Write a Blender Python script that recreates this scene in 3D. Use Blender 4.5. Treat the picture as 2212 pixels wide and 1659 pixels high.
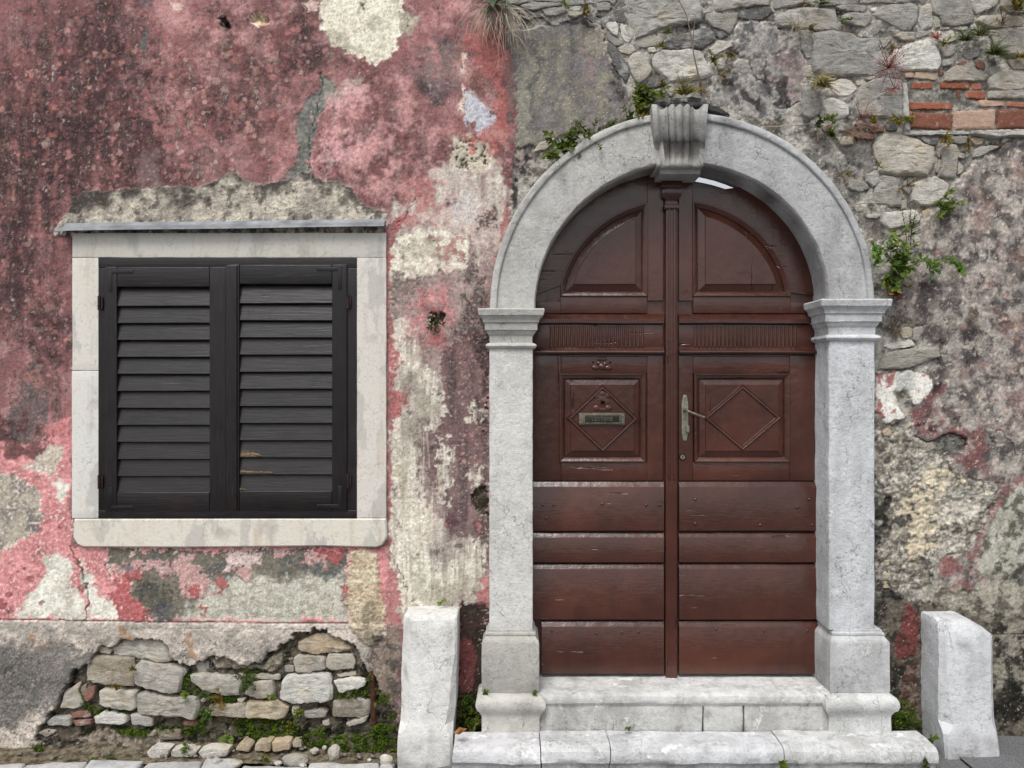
import bpy, bmesh, math, random
import numpy as np
from mathutils import Vector, Matrix, noise as mnoise

for o in list(bpy.data.objects):
    bpy.data.objects.remove(o, do_unlink=True)
scene = bpy.context.scene
C = scene.collection
random.seed(7)

# ---------------------------------------------------------------- camera
S = 0.0021          # metres per sheet unit on the wall plane (2212 units across)
D = 3.58            # camera distance to the wall plane
CAMZ = 1.60
cam = bpy.data.cameras.new('camera')
cam.sensor_fit = 'HORIZONTAL'
cam.angle = 2 * math.atan(1106 * S / D)
cam.clip_start = 0.05
cam.clip_end = 2000
cam_o = bpy.data.objects.new('camera', cam)
cam_o.location = (0, -D, CAMZ)
cam_o.rotation_euler = (math.radians(90), 0, 0)
C.objects.link(cam_o)
scene.camera = cam_o

# ---------------------------------------------------------------- sky and sun
SUN_EL, SUN_AZ = 58.0, 200.0        # azimuth clockwise from +Y: high, from the street side, a little to the left
world = bpy.data.worlds.new('World')
scene.world = world
world.use_nodes = True
wn, wl = world.node_tree.nodes, world.node_tree.links
wn.clear()
sky = wn.new('ShaderNodeTexSky')
sky.sky_type = 'NISHITA'
sky.sun_disc = False
sky.sun_elevation = math.radians(SUN_EL)
sky.sun_rotation = math.radians(SUN_AZ)
sky.air_density = 1.0
sky.dust_density = 3.0
sky.ozone_density = 1.0
hs = wn.new('ShaderNodeHueSaturation')          # cloud cover: the blue is mostly gone
hs.inputs['Saturation'].default_value = 0.22
bg = wn.new('ShaderNodeBackground')
bg.inputs['Strength'].default_value = 0.10
wo = wn.new('ShaderNodeOutputWorld')
wl.new(sky.outputs[0], hs.inputs['Color'])
wl.new(hs.outputs[0], bg.inputs['Color'])
wl.new(bg.outputs[0], wo.inputs['Surface'])

sun = bpy.data.lights.new('sun', 'SUN')
sun.energy = 1.5
sun.angle = math.radians(26)
sun.color = (1.0, 0.97, 0.93)
sun_o = bpy.data.objects.new('sun', sun)
el, az = math.radians(SUN_EL), math.radians(SUN_AZ)
sd = Vector((math.sin(az) * math.cos(el), math.cos(az) * math.cos(el), math.sin(el)))
sun_o.rotation_euler = sd.to_track_quat('Z', 'Y').to_euler()
sun_o.location = (-2, -6, 8)
C.objects.link(sun_o)

vs = scene.view_settings
vs.view_transform = 'Standard'
vs.look = 'None'
vs.gamma = 1.0
vs.exposure = 0.70
vs.use_curve_mapping = False

# ---------------------------------------------------------------- helpers
def P(u, v, y=0.0):
    k = S * (D + y) / D
    return Vector(((u - 1106) * k, y, CAMZ + (829.5 - v) * k))

def PX(u, y=0.0):
    return (u - 1106) * S * (D + y) / D

def PZ(v, y=0.0):
    return CAMZ + (829.5 - v) * S * (D + y) / D

def lin1(c):
    c /= 255.0
    return c / 12.92 if c <= 0.04045 else ((c + 0.055) / 1.055) ** 2.4

def rgb(r, g, b):
    return (lin1(r), lin1(g), lin1(b))

# tracing sheets: offset and scale of each enlarged view onto the common sheet
CROP = {'U1': (1042.36, 0, .198413), 'U2': (1426.39, 0, .198413), 'U3': (1773.12, 0, .198413),
        'U4': (1773.12, 274.31, .198413), 'U5': (1773.12, 630.9, .198413), 'U6': (1773.12, 932.6, .198413),
        'U7': (1773.12, 1261.8, .23944), 'L': (82.3, 1316.7, .35963),
        'A1': (0, 0, 1/3), 'A2': (737.33, 0, 1/3), 'A3': (1474.67, 0, 1/3), 'B1': (0, 553, 1/3), 'B2': (737.33, 553, 1/3),
        'B3': (1474.67, 553, 1/3), 'C1': (0, 1106, 1/3), 'C2': (737.33, 1106, 1/3), 'C3': (1474.67, 1106, 1/3),
        'T': (493.75, 0, .51880), 'd': (0, 0, 1)}

def tr(crop, pts):
    ox, oy, k = CROP[crop]
    return [(ox + p[0] * k, oy + p[1] * k) for p in pts]

def props(o, label=None, cat=None, group=None, kind=None):
    if label: o['label'] = label
    if cat: o['category'] = cat
    if group: o['group'] = group
    if kind: o['kind'] = kind
    return o

def thing(name, loc, label=None, cat=None, group=None, kind=None):
    o = bpy.data.objects.new(name, None)
    o.empty_display_size = 0.1
    o.location = loc
    C.objects.link(o)
    return props(o, label, cat, group, kind)

def world_loc(o):
    v = Vector(o.location)
    while o.parent:
        o = o.parent
        v = v + Vector(o.location)
    return v

def attach(o, parent):
    """o's data is in world coordinates; parents are only translated"""
    if parent is not None:
        o.parent = parent
        o.location = Vector(o.location) - world_loc(parent)

def finish(me, mat, smooth=35):
    if mat is not None:
        me.materials.append(mat)
    if smooth:
        me.polygons.foreach_set('use_smooth', [True] * len(me.polygons))
        if smooth < 180:
            me.set_sharp_from_angle(angle=math.radians(smooth))
    me.update()

def mk(name, verts, faces, mat, parent=None, smooth=35, color=None, loc=None):
    me = bpy.data.meshes.new(name)
    me.from_pydata([tuple(v) for v in verts], [], faces)
    finish(me, mat, smooth)
    return link(name, me, parent, color, loc)

def link(name, me, parent=None, color=None, loc=None):
    o = bpy.data.objects.new(name, me)
    C.objects.link(o)
    if loc is not None:
        o.location = loc
    if color is not None:
        o.color = (*color, 1.0)
    attach(o, parent)
    return o

def join(*parts):
    V, F = [], []
    for v, f in parts:
        n = len(V)
        V += list(v)
        F += [tuple(i + n for i in q) for q in f]
    return V, F

def nz(p, s, seed=0.0):
    return mnoise.noise(Vector((p[0] * s + seed * 13.7, p[1] * s + seed * 7.1, p[2] * s - seed * 3.3)))

def jitter(verts, amp, scale, seed=0.0):
    out = []
    for v in verts:
        v = Vector(v)
        out.append(v + amp * Vector((nz(v, scale, seed + 1), nz(v, scale, seed + 2), nz(v, scale, seed + 3))))
    return out

def rbox(x0, x1, y0, y1, z0, z1, b=0.004, step=0.06, amp=0.0, scale=14, seed=0.0, bseg=2):
    """rounded box with subdivided faces, optionally worn by noise"""
    lo, hi = Vector((x0, y0, z0)), Vector((x1, y1, z1))
    b = min(b, (x1 - x0) * .49, (y1 - y0) * .49, (z1 - z0) * .49)
    def ticks(a, c):
        n = max(1, min(40, int((c - a - 2 * b) / step)))
        t = [a + b * k / bseg for k in range(bseg)]
        t += [a + b + (c - a - 2 * b) * k / n for k in range(n + 1)]
        t += [c - b * k / bseg for k in range(bseg - 1, -1, -1)]
        return t
    T = [ticks(lo[i], hi[i]) for i in range(3)]
    idx, V, F = {}, [], []
    def vid(p):
        key = (round(p[0], 6), round(p[1], 6), round(p[2], 6))
        if key not in idx:
            idx[key] = len(V)
            q = Vector([min(max(p[i], lo[i] + b), hi[i] - b) for i in range(3)])
            d = Vector(p) - q
            if d.length > 1e-9:
                q = q + d.normalized() * b * min(1.0, 1.0)
            V.append(q)
        return idx[key]
    for ax in range(3):
        a, c = [(1, 2), (2, 0), (0, 1)][ax]
        for side in (0, 1):
            f = hi[ax] if side else lo[ax]
            for i in range(len(T[a]) - 1):
                for j in range(len(T[c]) - 1):
                    q = []
                    for (ii, jj) in ((i, j), (i + 1, j), (i + 1, j + 1), (i, j + 1)):
                        p = [0, 0, 0]
                        p[ax] = f; p[a] = T[a][ii]; p[c] = T[c][jj]
                        q.append(vid(p))
                    if len(set(q)) == 4:
                        F.append(tuple(q if side else q[::-1]))
    if amp:
        V = jitter(V, amp, scale, seed)
    return V, F

def prism(poly, y0, y1, bevel=0.0, top=True):
    """outline in x,z (any order) -> slab from y0 (front) to y1 (back), front edge chamfered by bevel"""
    a = sum(poly[i][0] * poly[(i + 1) % len(poly)][1] - poly[(i + 1) % len(poly)][0] * poly[i][1] for i in range(len(poly)))
    if a < 0:
        poly = poly[::-1]
    n = len(poly)
    V = [(x, y1, z) for x, z in poly]
    rings = [list(range(n))]
    if bevel:
        V += [(x, y0 + bevel, z) for x, z in poly]
        rings.append(list(range(n, 2 * n)))
        ins = inset(poly, bevel)
        V += [(x, y0, z) for x, z in ins]
        rings.append(list(range(2 * n, 3 * n)))
    else:
        V += [(x, y0, z) for x, z in poly]
        rings.append(list(range(n, 2 * n)))
    F = []
    for r, q in zip(rings, rings[1:]):
        for i in range(n):
            j = (i + 1) % n
            F.append((r[j], r[i], q[i], q[j]))
    F.append(tuple(rings[-1]))
    F.append(tuple(rings[0][::-1]))
    return V, F

def inset(poly, d):
    """inset of a counter-clockwise outline by d"""
    n, out = len(poly), []
    for i in range(n):
        p, q, r = poly[i - 1], poly[i], poly[(i + 1) % n]
        e1 = Vector((q[0] - p[0], q[1] - p[1])); e2 = Vector((r[0] - q[0], r[1] - q[1]))
        if e1.length < 1e-9 or e2.length < 1e-9:
            out.append(q); continue
        e1.normalize(); e2.normalize()
        n1 = Vector((-e1.y, e1.x)); n2 = Vector((-e2.y, e2.x))
        m = n1 + n2
        L = max(0.35, m.length_squared / 2)
        m = m / L
        out.append((q[0] + m.x * d, q[1] + m.y * d))
    return out

def tube(pts, r, sides=5, r1=None):
    V, F = [], []
    n = len(pts)
    for i, p in enumerate(pts):
        p = Vector(p)
        t = (Vector(pts[min(i + 1, n - 1)]) - Vector(pts[max(i - 1, 0)]))
        t = t.normalized() if t.length > 1e-9 else Vector((0, 0, 1))
        a = t.cross(Vector((0.31, 0.9, 0.2)))
        a = a.normalized() if a.length > 1e-4 else Vector((1, 0, 0))
        b = t.cross(a)
        rr = r if r1 is None else r + (r1 - r) * i / max(1, n - 1)
        for k in range(sides):
            w = 2 * math.pi * k / sides
            V.append(p + rr * (math.cos(w) * a + math.sin(w) * b))
    for i in range(n - 1):
        for k in range(sides):
            k2 = (k + 1) % sides
            F.append((i * sides + k, i * sides + k2, (i + 1) * sides + k2, (i + 1) * sides + k))
    F.append(tuple(range(sides))[::-1])
    F.append(tuple((n - 1) * sides + k for k in range(sides)))
    return V, F

# ---------------------------------------------------------------- materials
class NT:
    def __init__(self, name, disp=False):
        self.m = bpy.data.materials.new(name)
        self.m.use_nodes = True
        self.t = self.m.node_tree
        self.b = self.t.nodes['Principled BSDF']
        self.geo = None
    def n(self, typ, **kw):
        x = self.t.nodes.new(typ)
        for k, v in kw.items():
            setattr(x, k, v)
        return x
    def l(self, a, b):
        self.t.links.new(a, b)
    def pos(self, scale=(1, 1, 1)):
        if self.geo is None:
            self.geo = self.n('ShaderNodeNewGeometry')
        mp = self.n('ShaderNodeMapping')
        mp.inputs['Scale'].default_value = scale
        self.l(self.geo.outputs['Position'], mp.inputs['Vector'])
        return mp.outputs[0]
    def noise(self, scale, detail=4, rough=0.6, stretch=(1, 1, 1), dist=0.0):
        x = self.n('ShaderNodeTexNoise')
        x.inputs['Scale'].default_value = scale
        x.inputs['Detail'].default_value = detail
        x.inputs['Roughness'].default_value = rough
        x.inputs['Distortion'].default_value = dist
        self.l(self.pos(stretch), x.inputs['Vector'])
        return x.outputs['Fac']
    def ramp(self, src, lo, hi, a=0.0, b=1.0):
        x = self.n('ShaderNodeMapRange')
        x.inputs['From Min'].default_value = lo
        x.inputs['From Max'].default_value = hi
        x.inputs['To Min'].default_value = a
        x.inputs['To Max'].default_value = b
        self.l(src, x.inputs['Value'])
        return x.outputs[0]
    def mix(self, fac, a, b, mode='MIX'):
        x = self.n('ShaderNodeMix', data_type='RGBA', blend_type=mode)
        for sock, val in ((x.inputs[0], fac), (x.inputs[6], a), (x.inputs[7], b)):
            if isinstance(val, bpy.types.NodeSocket):
                self.l(val, sock)
            elif isinstance(val, (int, float)):
                sock.default_value = val
            else:
                sock.default_value = (*val, 1.0)
        return x.outputs[2]
    def math(self, op, a, b=0.0):
        x = self.n('ShaderNodeMath', operation=op)
        for sock, val in ((x.inputs[0], a), (x.inputs[1], b)):
            if isinstance(val, bpy.types.NodeSocket):
                self.l(val, sock)
            else:
                sock.default_value = val
        return x.outputs[0]
    def objcol(self):
        return self.n('ShaderNodeObjectInfo').outputs['Color']
    def bump(self, h, strength=0.5, dist=0.005, prev=None):
        x = self.n('ShaderNodeBump')
        x.inputs['Strength'].default_value = strength
        x.inputs['Distance'].default_value = dist
        self.l(h, x.inputs['Height'])
        if prev is not None:
            self.l(prev, x.inputs['Normal'])
        return x.outputs[0]
    def done(self, col=None, rough=0.9, normal=None, spec=0.3, metal=0.0):
        b = self.b
        if col is not None:
            if isinstance(col, bpy.types.NodeSocket): self.l(col, b.inputs['Base Color'])
            else: b.inputs['Base Color'].default_value = (*col, 1)
        if isinstance(rough, bpy.types.NodeSocket): self.l(rough, b.inputs['Roughness'])
        else: b.inputs['Roughness'].default_value = rough
        if normal is not None: self.l(normal, b.inputs['Normal'])
        b.inputs['Specular IOR Level'].default_value = spec
        b.inputs['Metallic'].default_value = metal
        return self.m

M = {}
def build_materials():
    # plaster and mortar: colour comes from the wall's own painted layers
    t = NT('plaster')
    at = t.n('ShaderNodeAttribute', attribute_name='Col')
    f = t.ramp(t.noise(330, 3, .7), .25, .75, .72, 1.26)
    f2 = t.ramp(t.noise(95, 4, .7), .3, .7, .86, 1.13)
    g = t.n('ShaderNodeCombineColor')
    ff = t.math('MULTIPLY', f, f2)
    for i in range(3): t.l(ff, g.inputs[i])
    col = t.mix(1.0, at.outputs['Color'], g.outputs[0], 'MULTIPLY')
    ro = t.n('ShaderNodeAttribute', attribute_name='Rough')
    h = t.math('ADD', t.noise(140, 5, .7), t.math('MULTIPLY', t.noise(420, 2, .6), .5))
    b = t.n('ShaderNodeBump')
    b.inputs['Distance'].default_value = 0.006
    t.l(h, b.inputs['Height']); t.l(ro.outputs['Fac'], b.inputs['Strength'])
    M['plaster'] = t.done(col, .93, b.outputs[0], .15)

    # rubble limestone, tint from the object's colour
    t = NT('rubble_stone')
    oc = t.objcol()
    n1 = t.noise(16, 5, .68, dist=.6)
    n2 = t.noise(52, 6, .74, (.7, 1, 2.6), .5)
    n3 = t.noise(190, 3, .7)
    dark = t.mix(1.0, oc, (.58, .57, .56), 'MULTIPLY')
    warm = t.mix(1.0, oc, (1.05, .93, .76), 'MULTIPLY')
    c = t.mix(t.ramp(n1, .42, .72, 0, .8), oc, dark)
    c = t.mix(t.ramp(t.noise(9, 3, .6), .52, .72, 0, .7), c, warm)
    c = t.mix(t.ramp(n2, .43, .28, 0, .8), c, (.075, .073, .07))
    c = t.mix(t.ramp(t.noise(38, 5, .7), .62, .74, 0, .6), c, (.11, .108, .105))
    c = t.mix(t.ramp(t.noise(13, 5, .65), .52, .66, 0, .6), c, (.62, .605, .57))
    c = t.mix(t.ramp(n3, .57, .70, 0, .55), c, (.72, .71, .69))
    c = t.mix(t.ramp(n3, .44, .32, 0, .55), c, (.10, .10, .095))
    b = t.bump(n2, .9, .014)
    b = t.bump(n3, .7, .005, b)
    M['rubble'] = t.done(c, .9, b, .2)

    # dressed limestone of the doorway and guard stones; the treads are dirtier
    for nm, dirt in (('dressed', .0), ('tread', 1.0)):
        t = NT(nm + '_stone')
        oc = t.objcol()
        def shade(k): return t.mix(1.0, oc, k, 'MULTIPLY')
        n1 = t.noise(6, 5, .65, (1, 1, .35)); n2 = t.noise(64, 5, .75); n3 = t.noise(240, 3, .7)
        where = t.ramp(t.noise(5.5, 4, .6), .40, .62)
        c = t.mix(t.ramp(n1, .46, .66, 0, .70 + .1 * dirt), oc, shade((.60, .59, .575)))
        c = t.mix(t.ramp(t.noise(24, 6, .75), .47, .64, 0, .32 + .3 * dirt), c, shade((.66, .66, .65)))
        c = t.mix(t.ramp(t.noise(11, 4, .6), .50, .72, 0, .8), c, shade((1.18, 1.18, 1.17)))
        c = t.mix(t.math('MULTIPLY', t.ramp(n2, .47, .32, 0, .8), where), c, shade((.34, .335, .32)))
        c = t.mix(t.math('MULTIPLY', t.ramp(n3, .45, .33, 0, .55), where), c, shade((.34, .34, .33)))
        c = t.mix(t.ramp(n3, .58, .70, 0, .22), c, shade((1.25, 1.25, 1.25)))
        if dirt:
            c = t.mix(t.ramp(t.noise(13, 6, .7), .54, .66, 0, .62), c, shade((.42, .42, .41)))
            c = t.mix(t.ramp(t.noise(9, 5, .65), .60, .66, 0, .75), c, (.86, .86, .85))
        def crack(scale, width, stretch, amt, warp=.09):
            v = t.n('ShaderNodeTexVoronoi', feature='DISTANCE_TO_EDGE')
            v.inputs['Scale'].default_value = scale
            mp = t.n('ShaderNodeVectorMath', operation='ADD')
            nn = t.n('ShaderNodeTexNoise'); nn.inputs['Scale'].default_value = 18; nn.inputs['Detail'].default_value = 5
            t.l(t.pos(), nn.inputs['Vector'])
            sc = t.n('ShaderNodeVectorMath', operation='SCALE'); sc.inputs['Scale'].default_value = warp
            t.l(nn.outputs['Color'], sc.inputs[0])
            t.l(t.pos(stretch), mp.inputs[0]); t.l(sc.outputs[0], mp.inputs[1])
            t.l(mp.outputs[0], v.inputs['Vector'])
            return t.math('MULTIPLY', t.ramp(v.outputs['Distance'], width, 0, 0, amt), t.ramp(t.noise(6, 2), .40, .58, 0, 1))
        c = t.mix(crack(6, .011, (1, 1, .45), .85), c, shade((.22, .21, .20)))
        c = t.mix(crack(26, .045, (1, 1, .5), .28), c, shade((.45, .44, .43)))
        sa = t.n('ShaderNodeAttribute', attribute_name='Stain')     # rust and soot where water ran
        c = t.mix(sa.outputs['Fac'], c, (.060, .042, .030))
        b = t.bump(n2, .7, .007)
        b = t.bump(n3, .55, .0035, b)
        b = t.bump(t.noise(20, 4, .6), .5, .012, b)
        M[nm] = t.done(c, .85, b, .25)

    # window surround: limewashed stone
    t = NT('limewashed_stone')
    oc = t.objcol()
    n2 = t.noise(55, 5, .7); n3 = t.noise(240, 3, .7)
    c = t.mix(t.ramp(t.noise(6, 5, .62, (1, 1, .5)), .535, .575, 0, .55), oc, (.40, .39, .365))
    c = t.mix(t.ramp(t.noise(5, 4, .6, (1.5, 1, .6)), .50, .75, 0, .5), c, t.mix(1.0, oc, (1.02, .92, .83), 'MULTIPLY'))
    c = t.mix(t.ramp(n2, .44, .30, 0, .6), c, (.34, .32, .28))
    c = t.mix(t.ramp(n3, .43, .32, 0, .4), c, (.34, .32, .28))
    c = t.mix(t.ramp(t.noise(9, 5, .65, (1.6, 1, .22)), .54, .70, 0, .5), c, (.40, .34, .26))
    c = t.mix(t.ramp(t.noise(4, 4, .6), .58, .68, 0, .5), c, (.28, .265, .24))
    v = t.n('ShaderNodeTexVoronoi', feature='DISTANCE_TO_EDGE'); v.inputs['Scale'].default_value = 9
    add = t.n('ShaderNodeVectorMath', operation='ADD')
    nn = t.n('ShaderNodeTexNoise'); nn.inputs['Scale'].default_value = 14; nn.inputs['Detail'].default_value = 6
    t.l(t.pos(), nn.inputs['Vector'])
    sc = t.n('ShaderNodeVectorMath', operation='SCALE'); sc.inputs['Scale'].default_value = .12
    t.l(nn.outputs['Color'], sc.inputs[0]); t.l(t.pos(), add.inputs[0]); t.l(sc.outputs[0], add.inputs[1])
    t.l(add.outputs[0], v.inputs['Vector'])
    ck = t.math('MULTIPLY', t.ramp(v.outputs['Distance'], .014, 0, 0, .7), t.ramp(t.noise(5, 2), .45, .6))
    c = t.mix(ck, c, (.22, .19, .15))
    b = t.bump(n2, .45, .005); b = t.bump(n3, .35, .002, b)
    M['limewash'] = t.done(c, .88, b, .2)

    # brown oil paint on old boards, grain along x or z
    for nm, st in (('paint_h', (.09, 1, 1)), ('paint_v', (1, 1, .09))):
        t = NT(nm)
        gr = t.noise(120, 5, .65, st)
        cr = t.noise(34, 3, .6, st)
        pk = t.noise(150, 3, .6)
        base = t.mix(t.ramp(t.noise(4, 4, .6), .35, .7), rgb(60, 31, 23), rgb(75, 41, 31))
        base = t.mix(t.ramp(t.noise(2.2, 5, .6), .50, .70, 0, .55), base, rgb(92, 54, 42))
        base = t.mix(t.ramp(t.noise(7, 5, .7, (1, 1, .3)), .56, .72, 0, .5), base, rgb(44, 24, 19))
        rv = t.n('ShaderNodeCombineColor')
        rr_ = t.ramp(t.n('ShaderNodeObjectInfo').outputs['Random'], 0, 1, .88, 1.10)
        for i in range(3): t.l(rr_, rv.inputs[i])
        base = t.mix(1.0, base, rv.outputs[0], 'MULTIPLY')
        base = t.mix(t.ramp(gr, .62, .8, 0, .6), base, rgb(50, 26, 20))
        base = t.mix(t.ramp(cr, .31, .28, 0, .8), base, rgb(22, 12, 9))
        b = t.bump(gr, .26, .003)
        b = t.bump(t.ramp(cr, .33, .28, 1, 0), .6, .004, b)
        b = t.bump(t.noise(22, 3, .5), .22, .008, b)
        b = t.bump(pk, .10, .002, b)
        r = t.ramp(t.noise(18, 4, .7), .3, .7, .12, .28)
        t.b.inputs['Coat Weight'].default_value = .0
        t.b.inputs['Coat Roughness'].default_value = .16
        t.l(b, t.b.inputs['Coat Normal'])
        M[nm] = t.done(base, r, b, .62)

    # shutters: dark brown stain, dull
    for nm, st in (('stain_h', (.07, 1, 1)), ('stain_v', (1, 1, .07))):
        t = NT(nm)
        gr = t.noise(110, 5, .65, st)
        base = t.mix(t.ramp(gr, .4, .75), rgb(17, 13, 15), rgb(30, 25, 27))
        base = t.mix(t.ramp(t.noise(7, 3), .55, .75, 0, .6), base, rgb(36, 26, 22))
        rv = t.n('ShaderNodeCombineColor')
        rr_ = t.ramp(t.n('ShaderNodeObjectInfo').outputs['Random'], 0, 1, .7, 1.5)
        for i in range(3): t.l(rr_, rv.inputs[i])
        base = t.mix(1.0, base, rv.outputs[0], 'MULTIPLY')
        base = t.mix(t.ramp(t.noise(60, 4, .7, st), .64, .74, 0, .5), base, rgb(74, 66, 62))
        b = t.bump(gr, .35, .003)
        M[nm] = t.done(base, t.ramp(t.noise(12, 3), .3, .7, .26, .44), b, .46)

    def simple(nm, c1, c2, scale=40, rough=.8, spec=.3, metal=0.0, bs=.3, bd=.004, stretch=(1, 1, 1)):
        t = NT(nm)
        n = t.noise(scale, 5, .65, stretch)
        c = t.mix(t.ramp(n, .35, .65), c1, c2)
        M[nm] = t.done(c, rough, t.bump(t.noise(scale * 2.5, 4, .7, stretch), bs, bd), spec, metal)
    simple('rotten_wood', rgb(60, 47, 38), rgb(160, 138, 108), 110, .9, .1, stretch=(.12, 1, 1), bs=.8)
    simple('zinc', rgb(120, 124, 128), rgb(160, 164, 168), 12, .5, .4, .55, .1, .002)
    simple('zinc_edge', rgb(70, 76, 84), rgb(120, 126, 134), 20, .6, .4, .4, .1, .002)
    simple('old_brass', rgb(84, 82, 70), rgb(124, 120, 104), 60, .45, .5, .55, .15, .002)
    simple('dark_brass', rgb(34, 34, 28), rgb(66, 64, 52), 60, .45, .5, .6, .2, .002)
    simple('dull_plate', rgb(112, 112, 98), rgb(150, 148, 130), 50, .55, .4, .5, .12, .002)
    simple('rusty_iron', rgb(42, 28, 24), rgb(92, 54, 38), 60, .8, .3, .2, .4, .003)
    simple('black_iron', rgb(30, 26, 26), rgb(64, 46, 40), 60, .6, .4, .4, .3, .003)
    simple('black_void', rgb(10, 9, 9), rgb(20, 18, 17), 40, .9, .1)
    simple('soil', rgb(58, 50, 38), rgb(132, 122, 104), 30, .95, .1, bs=.8, bd=.012)
    simple('grit', rgb(92, 88, 82), rgb(142, 138, 130), 80, .95, .15, bs=.7, bd=.008)
    simple('asphalt', rgb(86, 86, 88), rgb(126, 126, 128), 120, .95, .15, bs=.7, bd=.006)
    simple('cement_lip', rgb(150, 148, 142), rgb(190, 188, 182), 60, .92, .1, bs=.5)

    t = NT('brick')
    oc = t.objcol()
    n1 = t.noise(45, 5, .7); n2 = t.noise(180, 3, .7)
    c = t.mix(t.ramp(n1, .4, .7, 0, .65), oc, t.mix(1.0, oc, (.55, .5, .5), 'MULTIPLY'))
    c = t.mix(t.ramp(t.noise(22, 4, .7), .56, .70, 0, .75), c, rgb(178, 166, 150))
    c = t.mix(t.ramp(n2, .36, .27, 0, .5), c, rgb(60, 50, 46))
    M['brick'] = t.done(c, .92, t.bump(n2, .6, .005, t.bump(n1, .5, .008)), .15)

    for nm, k in (('leaf', .35),):
        t = NT(nm)
        oc = t.objcol()
        n1 = t.noise(28, 3, .6)
        yel = t.mix(1.0, oc, (1.9, 1.35, .75), 'MULTIPLY')
        c = t.mix(t.ramp(n1, .35, .72, 0, .85), t.mix(1.0, oc, (.62, .7, .7), 'MULTIPLY'), yel)
        t.done(c, .5, None, .35)
        tl = t.n('ShaderNodeBsdfTranslucent')
        t.l(c, tl.inputs['Color'])
        ms = t.n('ShaderNodeMixShader'); ms.inputs[0].default_value = k
        out = t.t.nodes['Material Output']
        t.l(t.b.outputs[0], ms.inputs[1]); t.l(tl.outputs[0], ms.inputs[2])
        t.l(ms.outputs[0], out.inputs['Surface'])
        M[nm] = t.m
    t = NT('stem')
    t.done(t.mix(t.ramp(t.noise(30, 3), .3, .7), t.mix(1.0, t.objcol(), (.7, .7, .7), 'MULTIPLY'), t.objcol()), .8, None, .2)
    M['stem'] = t.m
    t = NT('moss')
    n1 = t.noise(30, 4, .65)
    c = t.mix(t.ramp(n1, .35, .7), rgb(40, 54, 16), rgb(98, 124, 36))
    c = t.mix(t.ramp(t.noise(9, 2), .55, .72, 0, .7), c, rgb(104, 100, 40))
    M['moss'] = t.done(c, .9, None, .15)
build_materials()
# ================================================================= the wall surface
# One relief of plaster, render and mortar. Heights and layer colours are worked out in numpy.
def perlin(x, y, seed):
    rs = np.random.RandomState(seed)
    perm = rs.permutation(256).astype(np.int32)
    ang = rs.rand(256).astype(np.float32) * 2 * np.pi
    gx, gy = np.cos(ang).astype(np.float32), np.sin(ang).astype(np.float32)
    xi = np.floor(x).astype(np.int32); yi = np.floor(y).astype(np.int32)
    xf = (x - xi).astype(np.float32); yf = (y - yi).astype(np.float32)
    u = xf * xf * xf * (xf * (xf * 6 - 15) + 10); v = yf * yf * yf * (yf * (yf * 6 - 15) + 10)
    def g(ix, iy, fx, fy):
        h = perm[(perm[ix & 255] + iy) & 255]
        return gx[h] * fx + gy[h] * fy
    a = g(xi, yi, xf, yf); b = g(xi + 1, yi, xf - 1, yf)
    c = g(xi, yi + 1, xf, yf - 1); d = g(xi + 1, yi + 1, xf - 1, yf - 1)
    a = a + u * (b - a); c = c + u * (d - c)
    return (a + v * (c - a)) * 1.5

def fbm(x, y, octv, seed, gain=0.55):
    s = np.zeros(x.shape, np.float32); amp, tot = 1.0, 0.0
    for o in range(octv):
        s += amp * perlin(x * 2 ** o + 17.3 * o, y * 2 ** o - 9.1 * o, seed + o)
        tot += amp; amp *= gain
    return s / tot

def sm(a, b, x):
    t = np.clip((x - a) / (b - a), 0, 1)
    return t * t * (3 - 2 * t)

U0, U1_, V0, V1_ = -30.0, 2245.0, -25.0, 1690.0
STEP = 2.3
def axis(lo, hi, a, b, mid):
    outer_lo = [lo + 0.0]
    x = a
    left = []
    st = 9.0
    while x > lo:
        x -= st; left.append(x)
        if a - x > 450: st = 45.0
    right = []; x = b; st = 9.0
    while x < hi:
        x += st; right.append(x)
        if x - b > 450: st = 45.0
    return np.array(left[::-1] + list(np.arange(a, b + .01, mid)) + right, np.float32)
us = axis(-1700, 3900, U0, U1_, STEP)
vsx = axis(-700, 1690, V0, V1_, STEP)
U, V = np.meshgrid(us, vsx)
NV, NU = U.shape

# shared noise fields
wA1 = fbm(U / 70, V / 70, 3, 11); wA2 = fbm(U / 70, V / 70, 3, 21)
wB1 = fbm(U / 17, V / 17, 3, 31); wB2 = fbm(U / 17, V / 17, 3, 41)
nL = fbm(U / 240, V / 240, 4, 51)
nM = fbm(U / 60, V / 60, 4, 61)
nS = fbm(U / 18, V / 18, 4, 71, .65)
nF = fbm(U / 7, V / 7, 3, 81, .7)
nK = fbm(U / 32 + .2 * wB1, V / 38, 4, 91, .62)
stre = fbm(U / 9, V / 110, 3, 101)
streL = fbm(U / 26, V / 260, 3, 111)
def nrm(x, s=.33): return ((x - x.mean()) / x.std() * s).astype(np.float32)
wA1, wA2, wB1, wB2 = [nrm(q, .42) for q in (wA1, wA2, wB1, wB2)]
nL, nM, nS, nF, nK, stre, streL = [nrm(q) for q in (nL, nM, nS, nF, nK, stre, streL)]
white = np.random.RandomState(5).rand(NV, NU).astype(np.float32)

COL = np.zeros((NV, NU, 3), np.float32)
H = np.zeros((NV, NU), np.float32)
RO = np.full((NV, NU), .35, np.float32)

def window(u0, u1, v0, v1):
    i0, i1 = np.searchsorted(us, [u0, u1]); j0, j1 = np.searchsorted(vsx, [v0, v1])
    return slice(max(0, j0 - 1), j1 + 1), slice(max(0, i0 - 1), i1 + 1)

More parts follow.
